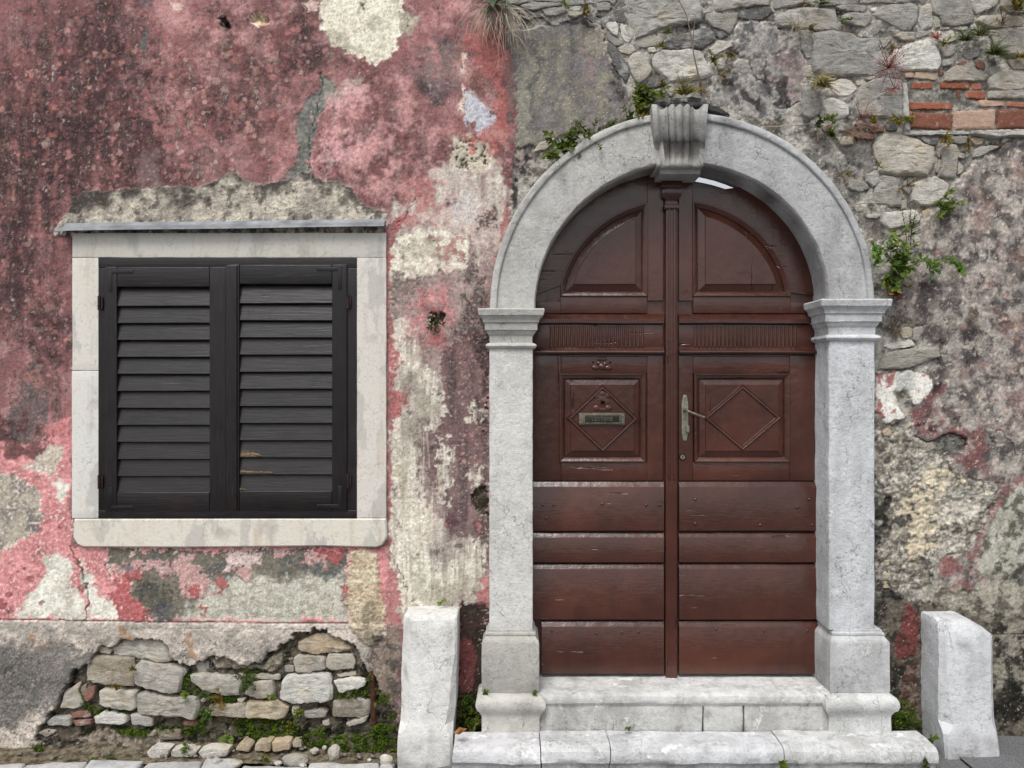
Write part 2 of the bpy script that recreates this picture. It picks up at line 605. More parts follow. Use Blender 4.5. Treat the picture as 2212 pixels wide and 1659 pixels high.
def sdf(poly, sl, wu, wv):
    """signed distance (negative inside) of warped points"""
    x = U[sl] + wu; y = V[sl] + wv
    d2 = np.full(x.shape, 1e9, np.float32)
    ins = np.zeros(x.shape, bool)
    n = len(poly)
    for i in range(n):
        ax, ay = poly[i]; bx, by = poly[(i + 1) % n]
        ex, ey = bx - ax, by - ay
        L = ex * ex + ey * ey + 1e-9
        t = np.clip(((x - ax) * ex + (y - ay) * ey) / L, 0, 1)
        d2 = np.minimum(d2, (x - ax - t * ex) ** 2 + (y - ay - t * ey) ** 2)
        c = ((ay > y) != (by > y))
        if abs(by - ay) > 1e-9:
            ins ^= c & (x < (bx - ax) * (y - ay) / (by - ay) + ax)
    d = np.sqrt(d2)
    return np.where(ins, -d, d)

def reg(poly, rag=8.0, soft=2.0, crop='d', fine=.5):
    """mask 0..1 of a ragged patch"""
    poly = tr(crop, poly)
    xs = [p[0] for p in poly]; ys = [p[1] for p in poly]
    m = rag * 1.6 + soft + 6
    sl = window(min(xs) - m, max(xs) + m, min(ys) - m, max(ys) + m)
    k = rag * 1.5
    wu = k * ((1 - fine) * wA1[sl] + fine * wB1[sl]); wv = k * ((1 - fine) * wA2[sl] + fine * wB2[sl])
    d = sdf(poly, sl, wu, wv) + (rag * .5) * nF[sl] + rag * .45 * nS[sl]
    return sl, 1 - sm(-soft, soft, d), d

def line(pts, width=1.5, rag=5.0, crop='d'):
    pts = tr(crop, pts)
    xs = [p[0] for p in pts]; ys = [p[1] for p in pts]
    m = rag * 2 + width + 4
    sl = window(min(xs) - m, max(xs) + m, min(ys) - m, max(ys) + m)
    x = U[sl] + rag * 1.4 * wB1[sl]; y = V[sl] + rag * 1.4 * wB2[sl]
    d2 = np.full(x.shape, 1e9, np.float32)
    for (ax, ay), (bx, by) in zip(pts, pts[1:]):
        ex, ey = bx - ax, by - ay
        t = np.clip(((x - ax) * ex + (y - ay) * ey) / (ex * ex + ey * ey + 1e-9), 0, 1)
        d2 = np.minimum(d2, (x - ax - t * ex) ** 2 + (y - ay - t * ey) ** 2)
    return sl, 1 - sm(width * .4, width, np.sqrt(d2))

def put(sl, m, col):
    col = np.asarray(col, np.float32)
    COL[sl] += m[..., None] * (col - COL[sl])

def mixc(c1, c2, f):
    f = f[..., None]
    return np.asarray(c1, np.float32) * (1 - f) + np.asarray(c2, np.float32) * f

def crackl(pts, width=1.6, rag=5, crop='d', depth=.004, col=(48, 44, 42), op=.8):
    sl, m = line(pts, width, rag, crop)
    put(sl, m * op, rgb(*col)); H[sl] -= depth * m

ALL = (slice(0, NV), slice(0, NU))
def blob(cx, cy, rx, ry):
    return np.exp(-(((U - cx + 25 * wA1) / rx) ** 2 + ((V - cy + 25 * wA2) / ry) ** 2))

# ---- base coat: old pink limewash -------------------------------------------------
pink, pinkL, deep, red = rgb(182, 118, 117), rgb(196, 146, 145), rgb(130, 85, 85), rgb(174, 100, 93)
mould, mouldB = rgb(82, 62, 62), rgb(70, 66, 66)
f = np.clip(.5 + .9 * nL + .35 * nM + .25 * streL, 0, 1)
COL[:] = mixc(deep, pink, f)
put(ALL, .45 * sm(.1, .6, nM + .5 * nS), pinkL)
put(ALL, .30 * sm(.15, .6, -nM + .5 * nS), red)
grime = sm(.12, .6, .8 * nF + .5 * nS + .4 * nL)
put(ALL, .36 * grime, rgb(92, 72, 71))
put(ALL, .22 * sm(.2, .7, stre + .5 * nS), rgb(110, 84, 86))
H += .005 * nL + .0016 * nM + .0005 * nS

dens = np.zeros_like(U)
for cx, cy, rx, ry, a in ((90, 330, 170, 230, 1.0), (235, 110, 130, 190, 1.0), (285, 330, 70, 230, .95), (480, 210, 190, 150, .75),
        (600, 150, 110, 110, .75), (655, 110, 60, 130, .9), (30, 560, 110, 260, .85), (110, 720, 90, 150, .8), (420, 370, 170, 55, .85),
        (345, 230, 40, 230, .7), (760, 370, 120, 70, .35), (830, 330, 90, 140, .4), (925, 150, 60, 90, .75), (980, 90, 70, 80, .45),
        (120, 880, 60, 120, .45), (30, 120, 60, 180, .35), (560, 330, 120, 70, .55), (870, 290, 40, 90, .4), (-300, 300, 250, 400, .8), (180, 260, 130, 200, .9), (430, 300, 120, 110, .6), (560, 60, 120, 60, .35), (860, 230, 60, 60, .5), (900, 330, 40, 80, .5), (60, 200, 90, 160, .7), (700, 60, 30, 60, .6), (780, 430, 90, 40, .3)):
    dens = np.maximum(dens, a * blob(cx, cy, rx, ry))
dens *= (1 - .75 * blob(400, 45, 60, 60)) * (1 - .6 * blob(700, 330, 60, 70)) * (1 - .5 * blob(520, 380, 60, 40))
drift = nrm(fbm(U / 150, V / 260, 3, 611))
mm = sm(.22, .85, dens * .85 + .34 * nK + .26 * nS + .26 * streL + .22 * drift)
put(ALL, .74 * mm, mixc(rgb(92, 66, 67), rgb(72, 66, 65), sm(-.2, .4, nM)))
mm2 = sm(.50, .95, dens * .62 + .42 * nS + .38 * nF + .3 * nK)
put(ALL, .88 * mm2, rgb(46, 40, 40))
put(ALL, .7 * sm(.35, .8, .9 * nF + .35 * nS + .55 * dens - .2), rgb(58, 46, 46))
put(ALL, .35 * sm(.15, .5, stre) * dens, rgb(92, 66, 70))
# round lichen pads, pale against the mould
rs = np.random.RandomState(3)
npad = 0
while npad < 2300:
    cx, cy = rs.rand() * 760, rs.rand() * 900
    j = np.searchsorted(vsx, cy); i = np.searchsorted(us, cx)
    if dens[j, i] < .35 + .2 * rs.rand():
        continue
    npad += 1
    r = 1.8 + 9.0 * rs.rand() ** 3.2
    sl = window(cx - r - 4, cx + r + 4, cy - r - 4, cy + r + 4)
    d = np.hypot(U[sl] - cx + r * .7 * wB1[sl], V[sl] - cy + r * .7 * wB2[sl])
    m = 1 - sm(r * .65, r, d + r * .3 * nF[sl])
    cc = [rgb(196, 128, 116), rgb(184, 116, 112), rgb(202, 146, 136), rgb(170, 138, 126), rgb(186, 110, 102)][rs.randint(5)]
    put(sl, m * (.10 + .72 * rs.rand() ** 1.8), cc)
    if r > 6 and rs.rand() < .5:
        put(sl, .5 * np.exp(-((d - r * .95) / 1.6) ** 2), rgb(90, 62, 60))

wash = np.clip(.9 * blob(850, 330, 150, 170) + .8 * blob(720, 300, 90, 70) + .7 * blob(430, 40, 120, 60) + .6 * blob(1000, 60, 90, 120) + .6 * blob(500, 350, 90, 50) + .5 * blob(520, 120, 60, 60), 0, 1)
put(ALL, .60 * wash * sm(-.45, .4, nM + .5 * nS), rgb(218, 152, 148))
put(ALL, .38 * wash * sm(.1, .6, nK + .4 * nF), rgb(172, 140, 134))
put(ALL, .62 * sm(.2, .9, blob(60, 330, 250, 420) + .3 * nL + .25 * drift) * sm(-.3, .4, .7 * nM + .6 * streL + .3 * nF), rgb(70, 50, 52))
for ux, vv, w_, h_ in ((300, 200, 14, 220), (348, 300, 10, 200), (250, 120, 12, 150), (205, 80, 10, 120), (655, 90, 16, 110), (480, 300, 18, 110), (540, 200, 16, 120), (40, 480, 14, 200), (120, 560, 12, 220)):
    put(ALL, .55 * np.exp(-(((U - ux + 14 * wA1) / w_) ** 2 + ((V - vv) / h_) ** 2)) * sm(-.5, .3, nS + .5 * nF), rgb(76, 54, 57))
CEM = rgb(126, 122, 115); CEMD = rgb(88, 86, 82); CREAM = rgb(212, 206, 186); PALE = rgb(186, 182, 172); BEIGE = rgb(172, 158, 146)

def patch(poly, col, rag=8, soft=1.6, crop='d', dh=None, op=1.0, mott=None, fine=.5, ro=None, rim=None, rimc=None):
    """a patch of another coat: colour, ragged outline, a step in the relief, optional mottling and a pale broken rim"""
    sl, m, d = reg(poly, rag, soft, crop, fine)
    c = np.broadcast_to(np.asarray(col, np.float32), m.shape + (3,))
    if mott is not None:
        c2, amt, fld = mott
        c = c + (amt * sm(-.1, .45, fld[sl]))[..., None] * (np.asarray(c2, np.float32) - c)
    put(sl, m * op, c)
    if rim:
        put(sl, .8 * np.exp(-((d / rim) ** 2)) * sm(-.3, .2, nS[sl]), rimc or rgb(214, 196, 184))
    if dh is not None:
        H[sl] += dh * m
    if ro is not None:
        RO[sl] += m * (ro - RO[sl])
    return sl, m, d

# ---- upper left: patches in the pink ------------------------------------------------
patch([(700, -60), (694, 55), (712, 95), (745, 108), (780, 118), (806, 140), (835, 122), (862, 96), (868, 74), (885, 62), (893, 40), (872, 22), (860, -60)],
      CREAM, 9, 1.6, dh=-.0025, mott=(rgb(176, 172, 154), .8, nM), rim=2.5, rimc=rgb(226, 220, 204))
patch([(862, 30), (905, 35), (892, 70), (868, 76)], rgb(166, 158, 140), 8, 2, op=.8)
patch([(745, 175), (785, 165), (772, 200), (742, 215), (722, 240), (718, 205)], rgb(168, 144, 136), 7, 3, op=.75, mott=(rgb(192, 182, 168), .7, nS))
grey = rgb(118, 118, 113)
patch([(692, 158), (704, 166), (716, 178), (724, 196), (710, 216), (700, 236), (688, 255), (684, 285), (676, 300), (672, 330), (664, 350),
       (668, 372), (690, 388), (640, 395), (590, 394), (612, 380), (640, 355), (646, 320), (638, 292), (646, 246), (662, 214), (684, 198)],
      grey, 5, 1.4, dh=-.004, mott=(rgb(146, 144, 136), .7, nM))
patch([(698, 172), (724, 180), (720, 206), (706, 222), (696, 210)], rgb(150, 146, 138), 6, 2, op=.8)
patch([(702, 318), (712, 322), (722, 350), (712, 362), (700, 345)], rgb(138, 124, 116), 4, 1.5, dh=-.003)
crackl([(695, 156), (692, 200), (684, 240), (668, 300), (666, 375)], 1.5, 4)
crackl([(684, 285), (700, 300), (712, 330), (722, 355)], 1.2, 3, op=.6)
patch([(318, 60), (316, 85), (316, 112), (296, 108), (300, 84)], rgb(112, 110, 106), 5, 1.5, dh=-.003)
patch([(312, 170), (306, 194), (302, 190)], rgb(120, 112, 108), 3, 1.5, dh=-.002)
patch([(312, 318), (296, 350), (300, 345)], rgb(120, 112, 108), 3, 1.5, dh=-.002)
patch([(300, 345), (335, 330), (348, 400), (295, 405)], rgb(140, 112, 112), 12, 8, op=.6)
patch([(290, -40), (330, -40), (325, 15), (300, 10)], rgb(110, 106, 112), 8, 2, op=.8)
patch([(345, -40), (420, -40), (390, 22), (350, 12)], rgb(196, 140, 134), 10, 5, op=.6)
for pp in ([(372, 2), (398, 6), (392, 22), (378, 20)], [(650, 8), (690, 2), (688, 24), (668, 26)]):
    patch(pp, rgb(214, 186, 172), 6, 1.5, op=.8)
# broken hole and the peg hole
sl, m, d = patch([(538, 42), (548, 26), (566, 23), (580, 38), (578, 50), (560, 58), (546, 50)], rgb(190, 158, 120), 4, 1.2, dh=-.03, mott=(rgb(222, 206, 172), .9, nS), rim=2)
H[sl] += .02 * m * sm(36, 54, V[sl])
sl, m, d = patch([(474, 38), (484, 36), (500, 50), (494, 58), (480, 55)], rgb(84, 74, 68), 4, 1.2, dh=-.02)
# grey pock marks lower left of the big cream patch
for _ in range(22):
    cx, cy = 360 + rs.rand() * 320, 90 + rs.rand() * 260
    sl = window(cx - 7, cx + 7, cy - 7, cy + 7)
    put(sl, .7 * np.exp(-((np.hypot(U[sl] - cx, V[sl] - cy) - 3) / 1.2) ** 2), rgb(206, 178, 156))
# dark blue-grey soot right of the cream patch
put(ALL, .75 * sm(.25, .7, 1.1 * blob(945, 190, 50, 30) + 1.0 * blob(955, 110, 28, 40) + .5 * nS + .3 * nF - .1), rgb(74, 76, 82))
put(ALL, .55 * sm(.3, .8, blob(960, 150, 60, 60) + .5 * nS), rgb(150, 128, 122))
put(ALL, .7 * sm(.25, .8, 1.1 * blob(742, 318, 62, 34) + .9 * blob(750, 215, 40, 30) + .3 * nS), rgb(210, 152, 154))

# ---- rough render above the window ------------------------------------------------
ro_top = [(118, 498), (132, 482), (146, 460), (160, 428), (188, 414), (240, 412), (290, 408), (360, 402), (430, 406), (466, 390), (492, 372), (512, 374), (532, 392),
          (572, 398), (612, 388), (650, 372), (676, 378), (694, 392), (738, 396), (762, 408), (776, 434), (800, 448), (830, 452), (840, 490), (840, 512), (118, 512)]
sl, m, d = patch(ro_top, rgb(196, 187, 171), 4, 1.2, dh=.006, mott=(rgb(150, 142, 130), .7, nM + .5 * nF), ro=1.0)
fr = m * sm(-34, -2, d + 26 * nM[sl] + 10 * nS[sl]) * (V[sl] < 462)
put(sl, .85 * fr, rgb(66, 64, 62))
put(sl, .7 * m * sm(.12, .5, nK[sl] + .4 * nF[sl]) * sm(380, 420, V[sl]), rgb(94, 90, 84))
put(sl, .8 * m * sm(470, 486, V[sl] + 14 * nM[sl]) * sm(-.1, .3, nS[sl]), rgb(74, 70, 66))
H[sl] += m * .003 * nF[sl]

# ---- the strip between window and door --------------------------------------------
strip = [(836, 440), (870, 440), (930, 395), (985, 330), (1010, 300), (1060, 300), (1100, 420), (1075, 480), (1062, 560), (1062, 1300), (1000, 1345), (836, 1345)]
sl, m, d = reg(strip, 14, 6)
base = mixc(rgb(192, 184, 170), rgb(156, 134, 130), np.clip(.5 + 1.3 * streL[sl] + .6 * nM[sl], 0, 1))
put(sl, m, base)
# pale lime top, rows 400-590
patch([(842, 560), (852, 520), (880, 500), (930, 494), (990, 500), (1010, 530), (1016, 570), (1000, 588), (850, 590)], rgb(216, 209, 192), 12, 3,
      op=.9, mott=(rgb(164, 154, 142), .7, nS + .4 * nF))
put(ALL, .75 * sm(.3, .75, 1.1 * blob(930, 425, 55, 28) + .9 * blob(900, 470, 60, 22) + .8 * blob(1010, 470, 40, 40) + .55 * nS), rgb(186, 106, 104))
put(ALL, .7 * sm(.45, .8, .9 * blob(1000, 480, 45, 45) + .5 * nK), rgb(168, 160, 152))
patch([(890, 470), (940, 430), (985, 400), (1040, 420), (1052, 470), (1050, 560), (1015, 520), (960, 490)], rgb(198, 186, 174), 18, 8, op=.7, mott=(rgb(176, 140, 134), .8, nK + .5 * nF))
put(ALL, .6 * sm(.3, .8, blob(1000, 450, 34, 46) + .5 * stre + .4 * nF), rgb(186, 186, 184))
put(ALL, .5 * sm(.25, .7, blob(950, 545, 80, 30) * 1.1 + .5 * nS + .4 * nF - .2), rgb(150, 146, 128))
put(ALL, .7 * sm(.45, .8, .9 * blob(985, 545, 40, 34) + .6 * nS + .4 * nF), rgb(172, 100, 96))
# flakes of old coats near the arch
fl = dict(rag=9, soft=1.4)
patch([(1005, 200), (1028, 196), (1040, 220), (1062, 250), (1072, 262), (1060, 300), (1040, 290), (1026, 262), (1004, 264), (1000, 240)], rgb(178, 178, 186), **fl, dh=-.002, rim=2)
patch([(975, 302), (1000, 292), (1010, 282), (1036, 296), (1070, 318), (1072, 352), (1040, 368), (1000, 370), (972, 360)], rgb(188, 178, 158), **fl, dh=-.003, rim=2, mott=(rgb(150, 146, 134), .6, nM))
for _ in range(46):
    cx, cy = 975 + rs.rand() * 80, 303 + rs.rand() * 62
    r = 1.6 + 2.2 * rs.rand()
    sl = window(cx - 6, cx + 6, cy - 6, cy + 6)
    m = 1 - sm(r * .6, r * 1.1, np.hypot(U[sl] - cx, (V[sl] - cy) * .8))
    put(sl, .85 * m, rgb(92, 78, 60)); H[sl] -= .004 * m
crackl([(985, 362), (1005, 352), (1030, 345), (1048, 320)], 1.4, 3, col=(96, 78, 60))
patch([(1062, 286), (1090, 282), (1092, 296), (1068, 302)], rgb(206, 196, 182), **fl, rim=2)
patch([(1000, 115), (1008, 118), (1006, 160), (999, 158)], rgb(214, 196, 172), 6, 1.5, op=.8)
patch([(996, 180), (1004, 188), (1000, 235), (990, 240)], rgb(214, 200, 184), 8, 1.5, op=.8)
patch([(1060, 82), (1072, 84), (1070, 106), (1062, 98)], rgb(170, 162, 140), 4, 1.5)
patch([(1075, 130), (1080, 128), (1078, 150), (1074, 146)], rgb(220, 206, 190), 3, 1.2)
put(ALL, .8 * sm(.25, .6, 1.1 * blob(1060, 110, 45, 70) + blob(1085, 260, 26, 90) * .9 + .8 * blob(1040, 290, 60, 18) + .35 * nS - .08) * (1 - sm(1108, 1118, U + 6 * wB1)), rgb(186, 98, 90))
put(ALL, .6 * sm(.35, .8, blob(1050, 180, 24, 30) + .4 * nS), rgb(128, 92, 86))
put(ALL, .7 * sm(.4, .8, .95 * blob(985, 380, 40, 24) + .9 * blob(955, 400, 40, 20) + .55 * nK), rgb(190, 182, 170))
# red edge strip beside the window surround, and the seam crack
patch([(834, 488), (852, 470), (880, 455), (862, 490), (846, 520), (846, 640), (852, 700), (872, 770), (866, 820), (880, 850), (872, 890), (856, 935), (838, 940)], rgb(184, 98, 96), 10, 2, op=.9,
      mott=(rgb(160, 90, 92), .8, nM))
patch([(836, 930), (844, 935), (846, 1170), (836, 1180)], rgb(176, 98, 96), 4, 1.5, op=.8)
crackl([(848, 500), (872, 470), (895, 440), (905, 420)], 1.4, 4, col=(96, 56, 52))
# grey band under the pale top, mauve field
patch([(846, 592), (980, 588), (1030, 598), (1056, 600), (1056, 1000), (1000, 1010), (930, 880), (900, 700), (846, 680)], rgb(148, 134, 128), 12, 5, op=.75, mott=(rgb(116, 110, 102), .8, nK))
patch([(850, 600), (905, 590), (900, 620), (868, 640), (850, 660)], rgb(120, 114, 100), 10, 2, op=.7)
patch([(960, 740), (1058, 720), (1058, 1300), (1010, 1280), (980, 1230), (960, 1100), (940, 1060), (948, 920), (955, 820)], rgb(128, 92, 93), 14, 5, op=.85, mott=(rgb(96, 76, 78), .85, streL + .5 * nM + .4 * nF))
patch([(905, 905), (960, 860), (970, 1000), (945, 1060), (908, 1000)], rgb(128, 98, 98), 12, 4, op=.7)
patch([(905, 960), (945, 965), (965, 1130), (920, 1100), (900, 1010)], rgb(124, 92, 94), 12, 4, op=.55)
# pale washed runs
for pp in ([(850, 690), (888, 690), (900, 760), (908, 790), (885, 810), (872, 860), (858, 830)], [(846, 920), (880, 880), (898, 960), (905, 1090), (915, 1300), (846, 1330)],
           [(905, 800), (945, 790), (955, 880), (948, 940), (915, 900)], [(952, 950), (975, 960), (970, 1090), (950, 1080)], [(900, 1160), (1045, 1170), (1050, 1270), (900, 1300)],
           [(1015, 1010), (1042, 1010), (1038, 1075), (1022, 1060)], [(1008, 870), (1040, 865), (1048, 900), (1020, 910)]):
    patch(pp, rgb(206, 201, 186), 16, 2.5, op=.85, mott=(rgb(160, 153, 140), .8, stre + .5 * nS), fine=.7)
put(ALL, .55 * sm(.2, .6, .9 * blob(900, 1060, 60, 200) * sm(-.1, .4, stre) + .2 * nS), rgb(206, 198, 178))
put(ALL, .6 * sm(.3, .8, blob(900, 870, 30, 160) + .6 * streL + .4 * nF), rgb(138, 132, 116))
put(ALL, .6 * sm(.25, .75, blob(950, 1285, 90, 40) + .5 * nS + .4 * nF), rgb(146, 142, 124))
put(ALL, .5 * sm(.35, .8, blob(975, 1170, 50, 60) + .5 * nK + .5 * nF), rgb(112, 92, 92))
put(ALL, .5 * sm(.35, .8, blob(868, 1050, 16, 60) + .4 * nS), rgb(150, 136, 104))
# the two pink swellings with the weed
m = np.clip(1.5 * blob(934, 680, 50, 66), 0, 1)
put(ALL, .85 * m * sm(-.9, .3, nS + .4 * nF), rgb(186, 116, 116))
put(ALL, .5 * np.clip(1.3 * blob(936, 656, 24, 20), 0, 1), rgb(204, 134, 134))
ring = np.exp(-((np.hypot((U - 937) * 1.0, (V - 655) * 1.2) - 24) / 4) ** 2)
put(ALL, .6 * ring, rgb(178, 88, 82))
H += .012 * np.exp(-(((U - 937) / 22) ** 2 + ((V - 655) / 17) ** 2)) + .007 * np.exp(-(((U - 942) / 26) ** 2 + ((V - 735) / 18) ** 2))
put(ALL, .8 * np.exp(-(((U - 943) / 20) ** 2 + ((V - 735) / 16) ** 2)), rgb(192, 100, 98))
sl, m, d = patch([(928, 684), (948, 676), (960, 676), (952, 690), (944, 698), (936, 699)], rgb(70, 58, 44), 6, 1.5, dh=-.014)
# black algae along the pillar
al = sm(.34, .75, 1.0 * blob(1035, 640, 22, 80) + .95 * blob(1048, 830, 16, 150) + .8 * blob(1020, 720, 28, 70) + .9 * blob(1052, 470, 20, 30) + .45 * nK + .6 * nF - .08)
put(ALL, .82 * al * (U < 1075) * sm(-.55, .35, nF + .4 * nS), mixc(rgb(54, 46, 45), rgb(92, 68, 66), sm(-.1, .5, nS)))
for cx, cy in ((1054, 860), (1051, 870), (1053, 883), (1044, 932), (1049, 880)):
    sl = window(cx - 5, cx + 5, cy - 5, cy + 5)
    m = 1 - sm(1.5, 3.2, np.hypot(U[sl] - cx, V[sl] - cy)); put(sl, m, rgb(18, 15, 14)); H[sl] -= .008 * m
for _ in range(260):
    cx, cy = 990 + rs.rand() * 68, 560 + rs.rand() * 460
    r = 1.5 + 3.5 * rs.rand() ** 2
    sl = window(cx - r - 3, cx + r + 3, cy - r - 3, cy + r + 3)
    put(sl, (.3 + .4 * rs.rand()) * (1 - sm(r * .6, r, np.hypot(U[sl] - cx, V[sl] - cy))), [rgb(178, 120, 112), rgb(120, 76, 76), rgb(196, 150, 140)][rs.randint(3)])
sl, m, d = patch([(1018, 1068), (1030, 1052), (1046, 1048), (1054, 1060), (1058, 1110), (1040, 1112), (1024, 1090)], rgb(76, 66, 52), 8, 1.5, dh=-.012, mott=(rgb(110, 98, 80), .7, nS), ro=1.0)
put(ALL, .8 * sm(.35, .7, 1.0 * blob(965, 1125, 30, 20) + 1.0 * blob(1030, 1150, 22, 26) + .4 * nK), rgb(116, 78, 80))
put(ALL, .8 * sm(.4, .7, .95 * blob(950, 1128, 12, 12) + .9 * blob(1025, 1145, 12, 14) + .2 * nS), rgb(184, 112, 108))
crackl([(836, 1180), (858, 1220), (872, 1255), (880, 1275)], 1.5, 4, col=(120, 80, 74))
# foot of the strip: damp red and black beside the pillar
sl, m, d = patch([(985, 1320), (1010, 1305), (1058, 1290), (1060, 1600), (985, 1600)], rgb(86, 66, 58), 10, 3, mott=(rgb(62, 54, 46), .8, nK), ro=.9, dh=-.004)
patch([(992, 1370), (1020, 1385), (1030, 1440), (1022, 1500), (996, 1505), (990, 1430)], rgb(146, 74, 72), 9, 2, op=.9)
put(ALL, .8 * sm(.35, .7, blob(1010, 1560, 40, 40) + .35 * nS), rgb(44, 48, 26))
patch([(835, 1230), (850, 1235), (862, 1290), (868, 1345), (838, 1345)], rgb(180, 98, 98), 9, 2, op=.85)
patch([(1040, 1250), (1058, 1240), (1058, 1310), (1030, 1300)], rgb(188, 108, 106), 9, 2, op=.8)

# ---- lower left: pink, bare lime and grey under the window --------------------------
low = [(-60, 960), (30, 950), (70, 930), (154, 900), (154, 1180), (836, 1180), (836, 1345), (-60, 1345)]
sl, m, d = reg(low, 6, 3)
put(sl, m, mixc(rgb(216, 140, 138), rgb(198, 116, 116), np.clip(.5 + 1.2 * nM[sl], 0, 1)))
sl0 = window(-1500, 0, 900, 1345)
patch([(38, 835), (55, 800), (60, 780), (92, 790), (100, 850), (105, 900), (98, 955), (50, 958), (25, 955), (20, 900)], rgb(112, 100, 98), 10, 3, op=.9, mott=(rgb(176, 118, 108), .8, nK))
put(ALL, .75 * sm(.3, .7, .9 * blob(20, 930, 60, 40) + .9 * blob(80, 980, 90, 18) + .6 * nK), rgb(92, 64, 64))
patch([(98, 960), (128, 955), (138, 990), (120, 1020), (96, 1024), (52, 1014), (80, 990)], rgb(186, 174, 160), 10, 2, dh=-.002, rim=2)
patch([(-60, 1030), (15, 1022), (60, 1040), (75, 1050), (88, 1065), (90, 1115), (78, 1150), (60, 1160), (40, 1175), (15, 1190), (-60, 1200)], rgb(172, 162, 146), 8, 2, dh=-.002, rim=2,
      mott=(rgb(132, 126, 120), .7, nM))
put(ALL, .7 * sm(.35, .75, .9 * blob(75, 1130, 28, 26) + .4 * nS), rgb(104, 106, 108))
for pp in ([(120, 1030), (146, 1040), (142, 1095), (126, 1080)], [(96, 1200), (128, 1196), (150, 1215), (160, 1270), (180, 1290), (188, 1338), (20, 1338), (60, 1290), (95, 1255)],
           [(170, 1210), (190, 1230), (218, 1290), (258, 1305), (262, 1338), (196, 1338), (188, 1270)]):
    patch(pp, rgb(206, 204, 192), 10, 1.8, dh=-.0015, rim=1.8, mott=(rgb(168, 163, 150), .75, nM + .5 * nF))
for cx, cy, r in ((65, 1250, 9), (18, 1285, 8), (3, 1305, 14), (88, 1303, 7), (176, 1272, 9), (52, 1228, 4), (38, 1235, 3), (130, 1140, 5)):
    sl = window(cx - 16, cx + 16, cy - 16, cy + 16)
    put(sl, .7 * (1 - sm(r * .8, r, np.hypot(U[sl] - cx, V[sl] - cy) + 2 * nF[sl])), rgb(150, 66, 72))
sl = window(-1500, 340, 1000, 1340)
put(sl, .55 * sm(.42, .75, nF[sl] + .6 * nM[sl]) * (V[sl] > 960), rgb(214, 196, 188))
# the bare field under the sill
under = [(236, 1186), (480, 1190), (600, 1186), (748, 1190), (752, 1262), (746, 1338), (322, 1338), (290, 1290), (286, 1262), (250, 1240), (222, 1220)]
sl, m, d = patch(under, rgb(130, 124, 110), 10, 1.8, dh=-.003, mott=(rgb(98, 100, 98), .7, nM), ro=.7, rim=2)
patch([(440, 1262), (560, 1240), (640, 1250), (745, 1240), (746, 1338), (400, 1338)], rgb(196, 194, 181), 14, 10, op=.95, mott=(rgb(146, 141, 126), .8, nS + .6 * nF))
for pp in ([(232, 1225), (290, 1216), (310, 1212), (350, 1214), (368, 1228), (366, 1248), (345, 1236), (318, 1236), (296, 1252), (250, 1250)],
           [(374, 1212), (390, 1198), (408, 1196), (420, 1215), (440, 1230), (455, 1240), (450, 1262), (420, 1262), (398, 1270), (376, 1250)],
           [(480, 1196), (520, 1190), (560, 1200), (560, 1216), (520, 1225), (486, 1232)], [(400, 1260), (450, 1250), (462, 1262), (440, 1290), (400, 1298), (384, 1280)],
           [(652, 1200), (690, 1188), (700, 1222), (660, 1216)], [(500, 1232), (548, 1225), (545, 1250), (520, 1252)], [(585, 1190), (640, 1192), (600, 1204)]):
    patch(pp, rgb(206, 192, 184), 11, 1.4, op=.95, dh=.002, fine=.75)
    patch(pp, rgb(188, 100, 98), 13, 1.6, op=.55 if pp[0][0] != 480 else .2, fine=.8)
for pp in ([(252, 1235), (300, 1228), (318, 1240), (290, 1258), (258, 1256)], [(404, 1270), (432, 1262), (430, 1295), (410, 1300)], [(665, 1188), (742, 1186), (728, 1222), (700, 1208)],
           [(246, 1252), (285, 1262), (290, 1288), (320, 1318), (322, 1340), (262, 1340), (255, 1300), (236, 1290)], [(465, 1245), (490, 1256), (485, 1278), (470, 1270)], [(430, 1305), (446, 1310), (440, 1330)],
           [(742, 1262), (752, 1265), (750, 1295), (738, 1290)]):
    patch(pp, rgb(186, 90, 88), 9, 1.4, op=.92, dh=.002, fine=.7)
patch([(300, 1262), (365, 1262), (372, 1300), (330, 1330), (300, 1300)], rgb(120, 114, 98), 10, 2, dh=-.002, ro=1.0, mott=(rgb(92, 92, 92), .7, nK))
put(ALL, .7 * sm(.35, .7, .9 * blob(340, 1320, 30, 22) + .8 * blob(270, 1215, 40, 14) + .8 * blob(700, 1240, 50, 18) + .4 * nS) * (V > 1186), rgb(94, 98, 104))
# crack down the left of the window and the scored line above the plinth
crackl([(150, 1180), (168, 1215), (184, 1260), (190, 1300), (186, 1330), (180, 1345), (195, 1372)], 2.4, 3, depth=.006, col=(70, 62, 56))
crackl([(364, 1185), (368, 1230)], 1.2, 2, op=.6)
crackl([(363, 1338), (360, 1380)], 1.3, 3, op=.7)

